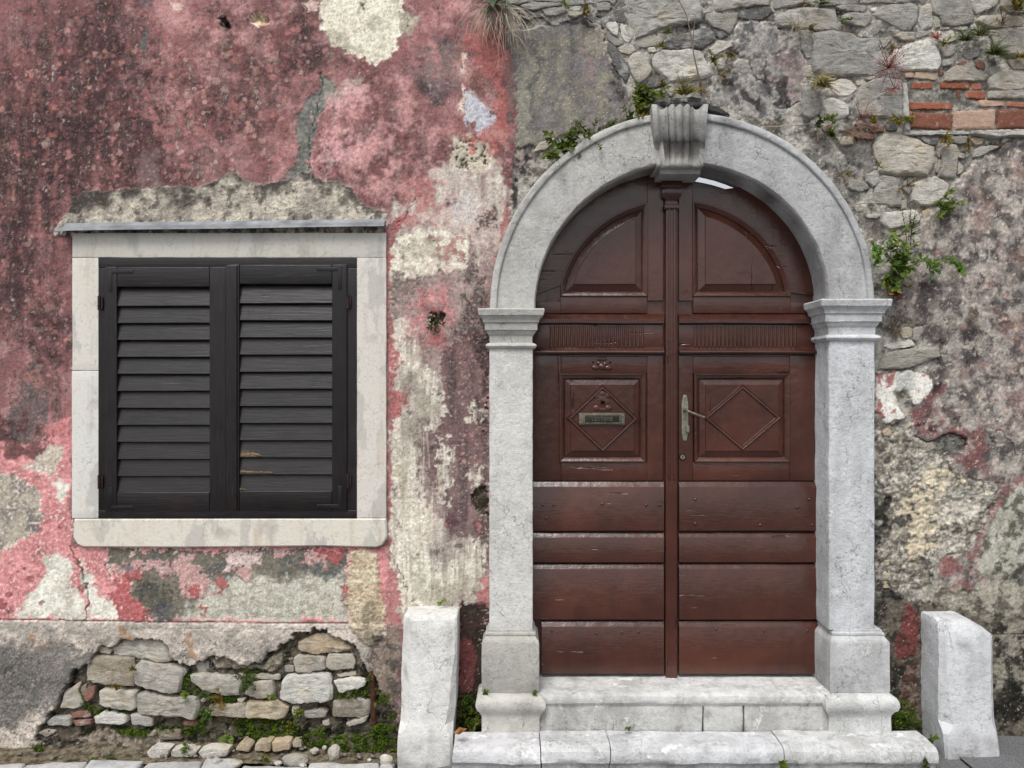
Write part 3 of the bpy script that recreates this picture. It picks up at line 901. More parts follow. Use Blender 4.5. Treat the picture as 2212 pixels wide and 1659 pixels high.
# plinth coat below the scored line
sl, m, d = reg([(-1800, 1341), (150, 1342), (420, 1345), (836, 1347), (836, 1720), (-1800, 1720)], 1.5, 1.2)
put(sl, m, mixc(rgb(206, 194, 182), rgb(174, 167, 157), np.clip(.5 + 1.2 * nM[sl], 0, 1)))
RO[sl] += m * (1.0 - RO[sl]); H[sl] += m * .004 + .003 * m * nS[sl]
put(sl, .6 * m * sm(0, .5, nS[sl] + .8 * nF[sl]) * sm(1348, 1390, V[sl] + 15 * nM[sl]), rgb(128, 120, 110))
put(sl, .6 * m * sm(.25, .7, nF[sl] + .5 * nK[sl]) * sm(1360, 1400, V[sl]), rgb(74, 72, 70))
dk = sm(.30, .66, .95 * blob(20, 1470, 170, 90) + .85 * blob(-300, 1470, 260, 110) + .8 * blob(150, 1440, 60, 50) + .75 * blob(630, 1410, 90, 28) + .7 * blob(850, 1480, 60, 120) + .35 * nK + .25 * nF)
put(ALL, .62 * dk * sm(1345, 1375, V + 20 * nM) * (U < 1000), rgb(98, 98, 98))
dk = sm(.42, .75, .9 * blob(20, 1480, 150, 90) + .8 * blob(-300, 1480, 240, 100) + .95 * blob(385, 1408, 24, 14) + .5 * blob(620, 1415, 80, 20) + .5 * nS + .4 * nF)
put(ALL, .62 * dk * sm(1350, 1390, V) * (U < 1000) * sm(-.5, .3, nF), rgb(62, 63, 64))
put(ALL, .6 * dk * sm(.15, .6, nF + .4 * nS) * (U < 1000), rgb(150, 146, 140))
put(ALL, .8 * sm(.4, .65, .9 * blob(108, 1393, 14, 9) + .9 * blob(76, 1365, 12, 12) + .9 * blob(278, 1376, 16, 12) + .75 * blob(420, 1395, 26, 18) + .25 * nS), rgb(176, 128, 78))
put(ALL, .75 * sm(.4, .7, .9 * blob(225, 1385, 22, 18) + .2 * nS), rgb(142, 138, 124))
sl, m = line([(-1800, 1338), (0, 1338), (200, 1341), (420, 1344), (640, 1346), (836, 1347)], 1.6, .6); put(sl, .85 * m, rgb(84, 76, 70)); H[sl] -= .005 * m
sl, m = line([(290, 1356), (700, 1360), (830, 1358)], 1.2, .8); put(sl, .4 * m, rgb(130, 116, 104)); H[sl] -= .002 * m

# cream repair at the window's lower right corner
sl, m, d = patch([(752, 1200), (766, 1186), (800, 1184), (816, 1190), (822, 1270), (836, 1320), (830, 1380), (800, 1392), (768, 1376), (752, 1340), (748, 1290), (756, 1250)],
      rgb(206, 188, 156), 8, 1.4, dh=.007, mott=(rgb(186, 160, 124), .7, nM), ro=1.0)
H[sl] += m * .004 * nF[sl]
put(sl, .8 * m * sm(1330, 1380, V[sl] + 20 * nM[sl]), rgb(150, 140, 122))
put(sl, .6 * m * sm(.3, .7, blob(812, 1330, 18, 50)[sl] + .3 * nS[sl]), rgb(128, 118, 96))
patch([(800, 1380), (860, 1345), (866, 1600), (830, 1580), (812, 1500), (800, 1440)], rgb(150, 132, 118), 9, 3, ro=1.0, mott=(rgb(96, 92, 86), .8, nK))

# the broken-out hole that shows the rubble core
hole = [(0, 720), (60, 640), (110, 590), (140, 490), (200, 400), (280, 330), (350, 260), (380, 215), (440, 240), (490, 195), (600, 180), (700, 185), (775, 205), (790, 300), (890, 330), (930, 325),
        (1040, 280), (1120, 290), (1200, 320), (1290, 325), (1350, 300), (1400, 260), (1470, 210), (1560, 150), (1640, 130), (1700, 118), (1770, 145), (1830, 180), (1900, 230), (1940, 300),
        (1985, 370), (2030, 400), (2050, 480), (2090, 560), (2140, 610), (2160, 700), (2150, 1000), (-20, 1000)]
sl, m, d = patch(hole, rgb(112, 104, 88), 6, 1.0, 'L', dh=-.036, mott=(rgb(74, 66, 52), .8, nK), ro=1.0)
HOLE_SL, HOLE_M = sl, m
H[sl] += m * (.008 * nS[sl] + .007 * nM[sl] + .003 * nF[sl])
put(sl, .5 * m * sm(0, .4, nS[sl]) * (V[sl] < 1460), rgb(120, 114, 100))
put(sl, .75 * m * sm(.1, .45, nK[sl] + .0016 * (V[sl] - 1480)), rgb(48, 52, 26))
patch([(1020, 300), (1100, 285), (1240, 330), (1340, 330), (1450, 262), (1460, 330), (1420, 372), (1050, 356)], rgb(146, 138, 120), 5, 2, 'L', dh=.018)
patch([(1780, 160), (1880, 215), (1960, 320), (1940, 380), (1900, 300)], rgb(120, 112, 98), 6, 2, 'L', dh=.012)
patch([(215, 760), (330, 740), (410, 730), (560, 770), (690, 730), (745, 780), (730, 850), (400, 880), (230, 850)], rgb(150, 138, 122), 7, 2, 'L', dh=.018, mott=(rgb(120, 104, 88), .8, stre))
patch([(0, 760), (90, 700), (220, 790), (220, 880), (0, 900)], rgb(104, 92, 80), 8, 3, 'L', dh=.02, mott=(rgb(78, 72, 64), .8, nK))

# ---- right of the pink: grey render, mortar, mottled plaster ------------------------
BND = [(-1200, 1090), (0, 1088), (60, 1092), (150, 1112), (300, 1116), (400, 1106), (480, 1100), (660, 1108), (2000, 1108)]
bx = np.interp(V, [p[0] for p in BND], [p[1] for p in BND])
right = sm(-2.5, 2.5, U - bx + 8 * wB1)
mort = mixc(rgb(174, 170, 161), rgb(126, 123, 118), np.clip(.5 + 1.2 * nM + .5 * nS, 0, 1))
put(ALL, right, mort)
put(ALL, .75 * right * sm(.25, .6, nK + .45 * nF), rgb(72, 71, 70))
put(ALL, .6 * right * sm(.15, .5, nS - .4 * nK), rgb(190, 186, 177))
put(ALL, .5 * right * sm(.3, .6, nM - .3 * nL), rgb(112, 96, 72))
H -= right * (.008 + .004 * nM + .006 * nS * sm(-.5, .5, nL + .3))
H += right * .0025 * nF
RO[:] = RO + right * (1.0 - RO)

def plas(poly, col, rag=8, crop='d', dh=.024, mott=None, op=1.0, rim=None):
    """raise a surviving sheet of render above the mortar"""
    sl, m, d = reg(poly, rag, 1.3, crop)
    m = m * right[sl]
    c = np.broadcast_to(np.asarray(col, np.float32), m.shape + (3,))
    if mott is not None:
        for c2, amt, fld in mott:
            c = c + (amt * sm(-.05, .35, fld[sl]))[..., None] * (np.asarray(c2, np.float32) - c)
    put(sl, m * op, c)
    tgt = .004 * nL[sl] + .0010 * nS[sl] + (dh - .026)
    H[sl] += m * (tgt - H[sl])
    RO[sl] += m * (.6 - RO[sl])
    if rim:
        put(sl, .7 * right[sl] * np.exp(-((d + 1) / rim) ** 2), rgb(188, 180, 168))
    return sl, m, d

# grey cement render left of the keystone
plas([(1070, 72), (1120, 64), (1175, 56), (1230, 46), (1258, 37), (1290, 50), (1302, 66), (1312, 110), (1325, 150), (1345, 180), (1358, 200), (1363, 256), (1330, 268), (1270, 282), (1205, 294),
      (1180, 310), (1155, 320), (1110, 330), (1070, 330)], rgb(130, 126, 118), 5, dh=.028,
     mott=[(rgb(148, 142, 126), .8, nM), (rgb(110, 108, 106), .55, nK), (rgb(146, 138, 144), .4, -nM), (rgb(152, 150, 134), .6, blob(1130, 240, 22, 130) - .3 + .2 * nS)], rim=1.6)
put(ALL, .55 * sm(.3, .7, blob(1150, 230, 8, 90) + .8 * blob(1155, 130, 14, 50) + .3 * nS), rgb(92, 92, 94))
put(ALL, .5 * sm(.1, .5, stre + .2 * nS) * blob(1230, 90, 120, 60), rgb(108, 104, 94))
sl = window(1090, 1370, 30, 340)
put(sl, .5 * sm(.25, .7, nF[sl] + .35 * nS[sl]), rgb(88, 86, 82))
put(sl, .35 * sm(.3, .8, -nF[sl] + .4 * nM[sl]), rgb(168, 162, 150))
put(sl, .4 * sm(.15, .7, streL[sl] + .3 * nF[sl]), rgb(104, 102, 102))
put(ALL, .45 * sm(.35, .7, .8 * blob(1275, 150, 20, 60) + .3 * nS), rgb(162, 132, 124))
plas([(1070, 325), (1150, 318), (1175, 330), (1130, 372), (1100, 430), (1068, 500), (1040, 560)], rgb(112, 108, 102), 8, dh=.018, mott=[(rgb(64, 62, 62), .9, nK), (rgb(176, 160, 148), .6, nS)])
put(ALL, .85 * sm(.35, .7, blob(1108, 425, 22, 30) + .7 * blob(1130, 385, 20, 18) + .4 * nK) * right, rgb(52, 52, 53))
put(ALL, .8 * right * sm(.35, .75, .95 * blob(1330, 170, 14, 60) + .9 * blob(1220, 40, 70, 10) + .4 * nK), rgb(58, 58, 60))
put(ALL, .8 * right * sm(.3, .7, .95 * blob(1470, 88, 60, 12) + .8 * blob(1500, 45, 40, 20) + .4 * nK), rgb(56, 56, 58))

# render clinging right of the keystone
gm = [(rgb(92, 90, 92), .75, nK), (rgb(166, 160, 154), .6, nS - .2 * nK), (rgb(150, 126, 120), .55, blob(1710, 150, 30, 70) - .3 + .4 * nS)]
plas([(830, 290), (960, 215), (1100, 232), (1240, 240), (1310, 310), (1390, 370), (1390, 470), (1290, 570), (1100, 600), (1000, 625), (860, 592), (840, 480)], rgb(140, 138, 134), 5, 'U2', .026, gm, rim=1.4)
plas([(740, 700), (830, 625), (980, 640), (1150, 605), (1300, 575), (1440, 500), (1530, 560), (1590, 650), (1600, 740), (1580, 850), (1550, 960), (1540, 1080), (1380, 1170), (1300, 1230), (1240, 1290), (1100, 1300),
      (930, 1240), (560, 1140), (540, 940), (730, 910), (770, 800)], rgb(142, 140, 136), 6, 'U2', .02, gm, rim=1.4)
crackl([(980, 640), (1000, 790), (1060, 870), (1150, 890), (1150, 610)], 1.6, 3, 'U2', .006, (40, 40, 40))
crackl([(1150, 890), (1160, 950), (1230, 1050)], 1.3, 3, 'U2')
crackl([(1290, 1170), (1380, 1170), (1530, 1090)], 1.6, 2, 'U2', .006)
put(ALL, .8 * right * sm(.4, .7, .95 * blob(1690, 205, 24, 30) + .9 * blob(1620, 210, 16, 30) + .8 * blob(1555, 195, 18, 14) + .45 * nK), rgb(66, 58, 60))
plas([(200, 1420), (500, 1500), (640, 1560), (620, 1700), (560, 1900), (640, 2050), (500, 2050), (330, 1800), (150, 1560), (60, 1450)], rgb(126, 123, 118), 8, 'U3', .012, [(rgb(84, 82, 82), .8, nK), (rgb(160, 156, 148), .5, nS)])
plas([(380, 900), (640, 960), (690, 1080), (690, 1200), (560, 1300), (500, 1180), (440, 1020)], rgb(134, 128, 120), 6, 'U4', .014, [(rgb(92, 88, 86), .7, nK)])

# big mottled plaster at the far right
PRp = [(2260, 285), (2212, 300), (2178, 306), (2160, 322), (2142, 332), (2110, 344), (2094, 369), (2067, 388), (2051, 413), (2045, 433), (2011, 463), (1983, 484), (1979, 508), (1983, 528), (1971, 548),
       (1930, 600), (1930, 648), (1946, 680), (1997, 700), (1995, 726), (2029, 736), (2047, 750), (2051, 782), (2001, 796), (1979, 802), (1890, 806), (1890, 880), (1902, 890), (1910, 915), (1944, 913), (1960, 899),
       (1940, 869), (1938, 849), (1952, 841), (1979, 875), (1981, 891), (1962, 923), (1979, 940), (2003, 954), (2031, 945), (2061, 936), (2087, 945), (2089, 964), (2051, 1002), (2071, 1026), (2110, 1036),
       (2150, 1040), (2170, 1048), (2142, 1091), (2122, 1123), (2106, 1167), (2091, 1191), (2040, 1210), (2021, 1240), (2060, 1280), (2110, 1275), (2140, 1330), (2260, 1345), (3900, 1345), (3900, 285)]
sl, m, d = plas(PRp, rgb(146, 138, 131), 7, dh=.026, mott=[(rgb(170, 166, 158), .8, nM), (rgb(100, 94, 92), .8, nK)], rim=1.4)
Us, Vs = U[sl], V[sl]
big = nrm(fbm(Us / 120, Vs / 150, 3, 333))
put(sl, .45 * m * sm(-.1, .7, big + .5 * nK[sl]), rgb(92, 85, 85))
put(sl, .72 * m * sm(.22, .85, .35 * nK[sl] + .8 * nF[sl] + .4 * nS[sl] + .55 * big), rgb(58, 54, 56))
put(sl, .45 * m * sm(.1, .7, -.6 * big + .5 * nF[sl] + .3 * nS[sl]), rgb(170, 156, 148))
put(sl, .6 * m * sm(.2, .5, nS[sl] - .5 * nK[sl]), rgb(176, 164, 156))
put(sl, .55 * m * sm(.25, .8, nrm(fbm(Us / 90, Vs / 60, 3, 301)) + .3 * nF[sl] + .30 * blob(2180, 620, 70, 180)[sl]), rgb(158, 116, 106))
put(sl, .5 * m * sm(.3, .8, blob(1990, 760, 60, 160)[sl] + .2 * nS[sl]), rgb(84, 74, 80))
rs2 = np.random.RandomState(8)
for _ in range(420):
    cx, cy = 1950 + rs2.rand() * 290, 330 + rs2.rand() * 700
    r = 2 + 9 * rs2.rand() ** 2.5
    s2 = window(cx - r - 3, cx + r + 3, cy - r - 3, cy + r + 3)
    dd = np.hypot(U[s2] - cx + r * .7 * wB1[s2], V[s2] - cy + r * .7 * wB2[s2])
    put(s2, right[s2] * (.25 + .45 * rs2.rand()) * (1 - sm(r * .6, r, dd + r * .4 * nF[s2])),
        [rgb(186, 178, 168), rgb(176, 128, 118), rgb(58, 52, 54), rgb(150, 150, 150), rgb(66, 58, 60)][rs2.randint(5)])
# pale flap beside the pillar
patch([(1892, 812), (1960, 800), (2000, 806), (2016, 830), (2008, 850), (1990, 868), (1978, 872), (1954, 842), (1938, 850), (1944, 880), (1956, 900), (1910, 914), (1895, 880)], rgb(212, 208, 199), 3, 1.6,
      mott=(rgb(166, 168, 163), .8, nM + .5 * nF))
for pp in ([(1894, 812), (1906, 810), (1904, 838), (1894, 830)], [(1918, 806), (1934, 804), (1930, 836), (1920, 838)], [(1982, 806), (2000, 804), (1996, 816)], [(1926, 880), (1936, 878), (1936, 892), (1926, 890)], [(1895, 860), (1904, 862), (1908, 905), (1898, 895)]):
    patch(pp, rgb(176, 92, 88), 6, 1.6, op=.85)
put(ALL, .85 * right * sm(.35, .65, .95 * blob(2000, 905, 26, 40) + .95 * blob(2070, 950, 60, 26) + .9 * blob(2110, 990, 40, 20) + .9 * blob(2030, 850, 22, 30) + .4 * nS - .05), rgb(138, 82, 82))
put(ALL, .8 * right * sm(.4, .7, .95 * blob(2005, 920, 26, 12) + .7 * blob(2020, 830, 16, 40) + .35 * nK), rgb(70, 50, 52))
patch([(2020, 955), (2030, 940), (2060, 938), (2082, 950), (2086, 970), (2070, 985), (2040, 982)], rgb(128, 126, 120), 5, 1.5, dh=-.007, mott=(rgb(78, 78, 78), .8, nS), ro=1.0)
crackl([(1979, 940), (2003, 956), (2031, 944), (2061, 935), (2088, 948), (2090, 966)], 2.0, 2, depth=.008, col=(36, 34, 34))
crackl([(2150, 960), (2140, 940), (2160, 925), (2180, 950), (2200, 985)], 1.6, 3, depth=.005)
# bare rough core between pillar and plaster
sl, m, d = patch([(1892, 930), (1960, 925), (2000, 960), (2050, 1000), (2090, 1036), (2150, 1042), (2160, 1060), (2120, 1120), (2090, 1190), (2020, 1215), (2010, 1262), (1940, 1290), (1892, 1290)], rgb(140, 134, 120), 8, 3,
      mott=(rgb(98, 95, 90), .85, nK), ro=1.0)
m = m * right[sl]
rk = nrm(fbm(U[sl] / 95 + .12 * wB1[sl], V[sl] / 75 + .12 * wB2[sl], 4, 401, .5)); rk2 = nrm(fbm(U[sl] / 44, V[sl] / 30, 3, 411, .5))
H[sl] += m * (.016 * (.6 - np.abs(rk)) + .006 * (.5 - np.abs(rk2)) + .0012 * nF[sl])
put(sl, .65 * m * sm(-.2, .5, rk + .4 * nF[sl]), rgb(200, 195, 184))
put(sl, .8 * m * (1 - sm(.01, .07, np.abs(rk))) * sm(-.3, .2, nS[sl]), rgb(62, 59, 55))
put(sl, .5 * m * (1 - sm(.01, .06, np.abs(rk2))), rgb(92, 88, 80))
put(sl, .7 * m * sm(-.1, .5, nS[sl] + .5 * nM[sl]), rgb(196, 190, 178))
put(ALL, .85 * right * sm(.35, .7, .95 * blob(1990, 1100, 46, 60) + .8 * blob(2040, 1040, 60, 16) + .9 * blob(1985, 1170, 34, 30) + .8 * blob(1975, 1190, 16, 40) + .7 * nS + .5 * nF - .12) * (U > 1908), mixc(rgb(214, 201, 172), rgb(190, 172, 138), sm(-.2, .4, nF)))
put(ALL, .85 * right * sm(.35, .7, .95 * blob(1903, 1120, 14, 110) + .95 * blob(1910, 1340, 30, 90) + .9 * blob(1930, 1300, 30, 20) + .35 * nS + .2 * nF - .05), rgb(50, 49, 48))
sl, m, d = patch([(1900, 1290), (2260, 1330), (3900, 1330), (3900, 1720), (1880, 1720)], rgb(118, 110, 98), 10, 6, ro=1.0, mott=(rgb(70, 66, 60), .9, nK))
patch([(1958, 1308), (1972, 1308), (1988, 1340), (1984, 1408), (1968, 1415), (1942, 1426), (1932, 1410), (1942, 1380), (1950, 1345)], rgb(142, 70, 64), 8, 2, mott=(rgb(104, 66, 58), .8, nK), dh=.004)
patch([(1944, 1440), (1984, 1420), (1982, 1540), (1966, 1545), (1950, 1500)], rgb(104, 72, 62), 8, 3, mott=(rgb(136, 120, 104), .8, nS))
put(ALL, .8 * right * sm(.35, .7, blob(1940, 1560, 30, 40) + .3 * nS), rgb(62, 70, 34))
put(ALL, .8 * right * sm(.3, .7, blob(1925, 1470, 18, 60) + .3 * nS), rgb(46, 44, 42))
# pale greenish coat, lower right, with its red edge
edge_r = [(2222, 1000), (2172, 1052), (2142, 1094), (2124, 1126), (2108, 1170), (2094, 1192), (2088, 1215), (2110, 1220), (2124, 1170), (2140, 1130), (2160, 1100), (2190, 1060), (2222, 1030)]
sl, m, d = patch([(2260, 1008), (2190, 1048), (2140, 1106), (2118, 1160), (2106, 1210), (2112, 1240), (2150, 1255), (2260, 1245), (3900, 1245), (3900, 1008)], rgb(172, 170, 158), 5, 2, dh=.003, mott=(rgb(140, 140, 124), .7, nM), ro=.6)
put(sl, .8 * m * sm(.1, .42, nK[sl] + .4 * nF[sl] + .012 * (U[sl].clip(0, 2212) - 2170) * .3), rgb(84, 82, 74))
sl, m, d = reg(edge_r, 5, 1.8); put(sl, .85 * m * sm(-.45, .2, nS[sl] + .5 * nF[sl]), mixc(rgb(150, 88, 84), rgb(120, 80, 76), sm(-.2, .4, nM[sl])))
put(ALL, .75 * right * sm(.4, .7, .95 * blob(2040, 1225, 34, 20) + .9 * blob(2080, 1270, 40, 18) + .45 * nS), rgb(150, 84, 82))
patch([(1990, 1262), (2100, 1268), (2150, 1250), (2260, 1250), (2260, 1330), (2140, 1345), (2090, 1320), (2000, 1300)], rgb(160, 156, 140), 12, 5, op=.8, mott=(rgb(100, 96, 84), .8, nK))
sl, m, d = reg([(2140, 1340), (3900, 1340), (3900, 1500), (2140, 1500)], 10, 8); put(sl, .6 * m * right[sl], mixc(rgb(168, 164, 148), rgb(66, 64, 56), sm(-.1, .3, nK[sl] + .4 * nF[sl])))
crackl([(2146, 1371), (2230, 1371), (3900, 1371)], 1.3, 1, op=.7)
put(ALL, .8 * right * sm(.35, .75, .95 * blob(2180, 1520, 60, 60) + .4 * nK), rgb(44, 44, 38))
put(ALL, .6 * right * sm(.4, .75, .8 * blob(2200, 1230, 40, 30) + .5 * nK), rgb(60, 60, 54))
# recess for the bricks: smoother mortar
patch([(900, 780), (1290, 780), (1800, 880), (2260, 1090), (2260, 1420), (1000, 1420), (920, 1420)], rgb(140, 137, 128), 4, 2, 'U3', op=.7, mott=(rgb(96, 95, 92), .7, nK))

# depth of the mortar behind bricks stays below their faces
H = H.astype(np.float32)
g1 = nrm(fbm(U / 3.4, V / 3.4, 2, 501)); g2 = nrm(fbm(U / 11, V / 9, 3, 511, .65))
COL *= np.clip(1 + .17 * g1 + .22 * nF + .20 * g2 + .14 * nS, .4, 1.7)[..., None]
put(ALL, .50 * sm(.55, 1.0, g1 + .6 * g2 + .3 * nK), rgb(66, 58, 55))
put(ALL, .45 * (1 - np.clip(1.6 * dens, 0, 1)) * sm(.6, 1.0, -g1 - .6 * g2 + .3 * nM), rgb(214, 204, 194))
put(ALL, .40 * np.clip(1.6 * dens, 0, 1) * sm(.55, 1.0, -g1 - .7 * g2 + .3 * nM), rgb(186, 122, 114))
H += .0007 * g1 + .0010 * g2
# the old pigment has faded: pull the reds towards grey
lum = COL.mean(-1, keepdims=True)
redness = np.clip((COL[..., :1] - .5 * (COL[..., 1:2] + COL[..., 2:3])) / (COL[..., :1] + 1e-4) * 4 - .4, 0, 1)
COL = lum + (COL - lum) * (1 - .22 * redness)
lum = COL.mean(-1, keepdims=True)
COL = COL * (np.clip(lum, .02, .9) / .24) ** .30
COL = np.clip(COL * (1 + .16 * (white[..., None] - .5)) * (1 + .10 * nF[..., None]), .004, .92)

def build_sheet(name, facemask, parent):
    """mesh of the wall cells where facemask is set"""
    jj, ii = np.nonzero(facemask)
    a = jj * NU + ii
    quads = np.stack([a, a + 1, a + NU + 1, a + NU], 1)[:, ::-1]     # faces towards -y
    used, inv = np.unique(quads, return_inverse=True)
    quads = inv.reshape(-1, 4)
    u, v = U.ravel()[used], V.ravel()[used]
    co = np.stack([(u - 1106) * S, -H.ravel()[used], CAMZ + (829.5 - v) * S], 1).astype(np.float32)
    me = bpy.data.meshes.new(name)
    me.vertices.add(len(co)); me.vertices.foreach_set('co', co.ravel())
    me.loops.add(quads.size); me.loops.foreach_set('vertex_index', quads.astype(np.int32).ravel())
    me.polygons.add(len(quads))
    me.polygons.foreach_set('loop_start', (np.arange(len(quads)) * 4).astype(np.int32))
    me.polygons.foreach_set('use_smooth', np.ones(len(quads), bool))
    me.update(calc_edges=True)
    at = me.attributes.new('Col', 'FLOAT_COLOR', 'POINT')
    c4 = np.ones((len(co), 4), np.float32); c4[:, :3] = COL.reshape(-1, 3)[used]
    at.data.foreach_set('color', c4.ravel())
    ar = me.attributes.new('Rough', 'FLOAT', 'POINT')
    ar.data.foreach_set('value', RO.ravel()[used].astype(np.float32))
    me.materials.append(M['plaster'])
    return link(name, me, parent)

uc = .25 * (U[:-1, :-1] + U[1:, :-1] + U[:-1, 1:] + U[1:, 1:]); vc = .25 * (V[:-1, :-1] + V[1:, :-1] + V[:-1, 1:] + V[1:, 1:])
bc = np.interp(vc, [p[0] for p in BND], [p[1] for p in BND])
opening = ((uc > 1112) & (uc < 1836) & (vc > 650) & (vc < 1480)) | ((uc > 216) & (uc < 767) & (vc > 560) & (vc < 1116)) | ((((uc - 1473) / 362) ** 2 + ((vc - 652) / 360) ** 2 < 1) & (vc <= 652))
house_mask = (uc < bc) & ~opening
yard_mask = (uc >= bc) & ~opening

house = thing('house_wall', P(400, 1600, 0), 'mouldy pink plastered house wall with shuttered window and bared rubble at its foot', 'house wall', kind='thing')
yard = thing('courtyard_wall', P(2000, 1600, 0), 'grey rubble and brick wall with patchy render around the arched doorway', 'wall', kind='thing')
build_sheet('plaster', house_mask, house)
build_sheet('plaster', yard_mask, yard)

def core(name, x0, x1, z0, z1, parent, y0=.10, y1=.55):
    v, f = rbox(x0, x1, y0, y1, z0, z1, .01, .4)
    return mk(name, v, f, M['grit'], parent, 30)
zt = PZ(-690)
core('wall_core', PX(-1690), PX(1060), -.05, zt, house)
core('wall_core', PX(1852), PX(3880), -.05, zt, yard)
core('wall_core', PX(1062), PX(1850), PZ(226), zt - .01, yard)
# ================================================================= rubble stones and bricks
TONE = {'w': (224, 221, 212), 'g': (178, 175, 168), 'd': (118, 117, 114), 'y': (200, 186, 160), 'k': (196, 190, 177), 't': (186, 170, 144), 'r': (146, 108, 94), 'b': (160, 150, 134)}
rst = random.Random(12)

def hole_depth(u, v):
    i = min(NU - 1, int(np.searchsorted(us, u))); j = min(NV - 1, int(np.searchsorted(vsx, v)))
    return -float(H[j, i])

def stone_mesh(poly, y_front, back, bulge, amp, seed, grow=0.0, rings=(1.0, .985, .94, .84, .64, .40, .18), sp=5.0, flat=.80):
    """a stone from its outline on the wall: flared sides, a rounded arris and a chipped face"""
    cx = sum(p[0] for p in poly) / len(poly); cy = sum(p[1] for p in poly) / len(poly)
    pts = []
    n = len(poly)
    rnd = random.Random(seed)
    for i in range(n):
        a, b = poly[i], poly[(i + 1) % n]
        L = math.hypot(b[0] - a[0], b[1] - a[1])
        k = max(1, int(L / sp))
        for q in range(k):
            t = (q + (.12 if q == 0 else 0)) / k
            x, y = a[0] + (b[0] - a[0]) * t, a[1] + (b[1] - a[1]) * t
            j = min(1.6, L * .05)
            pts.append((x + rnd.uniform(-j, j), y + rnd.uniform(-j, j)))
    N = len(pts)
    # round the corners a little
    for _ in range(1):
        pts = [(.08 * pts[i - 1][0] + .84 * pts[i][0] + .08 * pts[(i + 1) % N][0], .08 * pts[i - 1][1] + .84 * pts[i][1] + .08 * pts[(i + 1) % N][1]) for i in range(N)]
    size = math.sqrt(abs(sum(pts[i][0] * pts[(i + 1) % N][1] - pts[(i + 1) % N][0] * pts[i][1] for i in range(N))) / 2)
    bulge = min(bulge, size * S * .07); amp = min(amp, size * S * .11)
    nr_ = max(3, int(size * .5 / 6.5))
    rings = tuple(rings[:3]) + tuple(.94 * (1 - (k + 1) / (nr_ + 1)) for k in range(nr_))
    V, F = [], []
    tx, tz = rnd.uniform(-.05, .05), rnd.uniform(-.08, .03)
    def add(t, y, g=0.0):
        for (x, z) in pts:
            uu = cx + (x - cx) * t; vv = cy + (z - cy) * t
            p = P(uu, vv, min(0.0, y_front))
            yy = y
            if t <= 1.0 and y < back - 1e-6:
                e = (1 - t)
                q = Vector((p.x, 0, p.z))
                f = nz(q, 8, seed % 97) * .9 + .7 * abs(nz(q, 15, seed % 89)) + .7 * abs(nz(Vector((q.x * .6, 0, q.z * 1.8)), 30, seed % 83)) + .35 * nz(q, 60, 4) - .5
                yy = y - amp * f * min(1, e * 6 + .25) - (p.x - P(cx, cy).x) * tx - (p.z - P(cx, cy).z) * tz
            V.append((p.x, yy, p.z))
    add(1.09, back)
    add(1.045, y_front + .005)
    for t in rings[1:]:
        e = 1 - t
        add(t, y_front - bulge * (1 - max(0, (t - flat) / (1 - flat)) ** 3.0))
    c = P(cx, cy, min(0.0, y_front))
    V.append((c.x, y_front - bulge, c.z))
    R = 1 + len(rings)
    orient = sum(pts[i][0] * pts[(i + 1) % N][1] - pts[(i + 1) % N][0] * pts[i][1] for i in range(N)) > 0
    for r in range(R - 1):
        for i in range(N):
            j = (i + 1) % N
            q = (r * N + i, r * N + j, (r + 1) * N + j, (r + 1) * N + i)
            F.append(q if orient else q[::-1])
    last = (R - 1) * N
    for i in range(N):
        j = (i + 1) % N
        q = (last + i, last + j, R * N)
        F.append(q if orient else q[::-1])
    return V, F

def vary(c, k=.1, rnd=rst):
    f = 1 + rnd.uniform(-k, k)
    w = rnd.uniform(-.008, .014)
    return tuple(max(0, min(255, x)) for x in (c[0] * f * (1 + w), c[1] * f, c[2] * f * (1 - w)))

def place_stone(crop, pts, tone, parent, yf=None, bulge=.012, amp=.007, name='stone', seed=None, mat='rubble', back=.09):
    poly = tr(crop, pts)
    sd_ = seed if seed is not None else rst.randint(0, 9999)
    if yf is None:
        yf = rst.uniform(-.004, .003)
    v, f = stone_mesh(poly, yf, back, bulge, amp, sd_)
    col = rgb(*vary(TONE[tone], .09))
    return mk(name, v, f, M[mat], parent, 32, col)

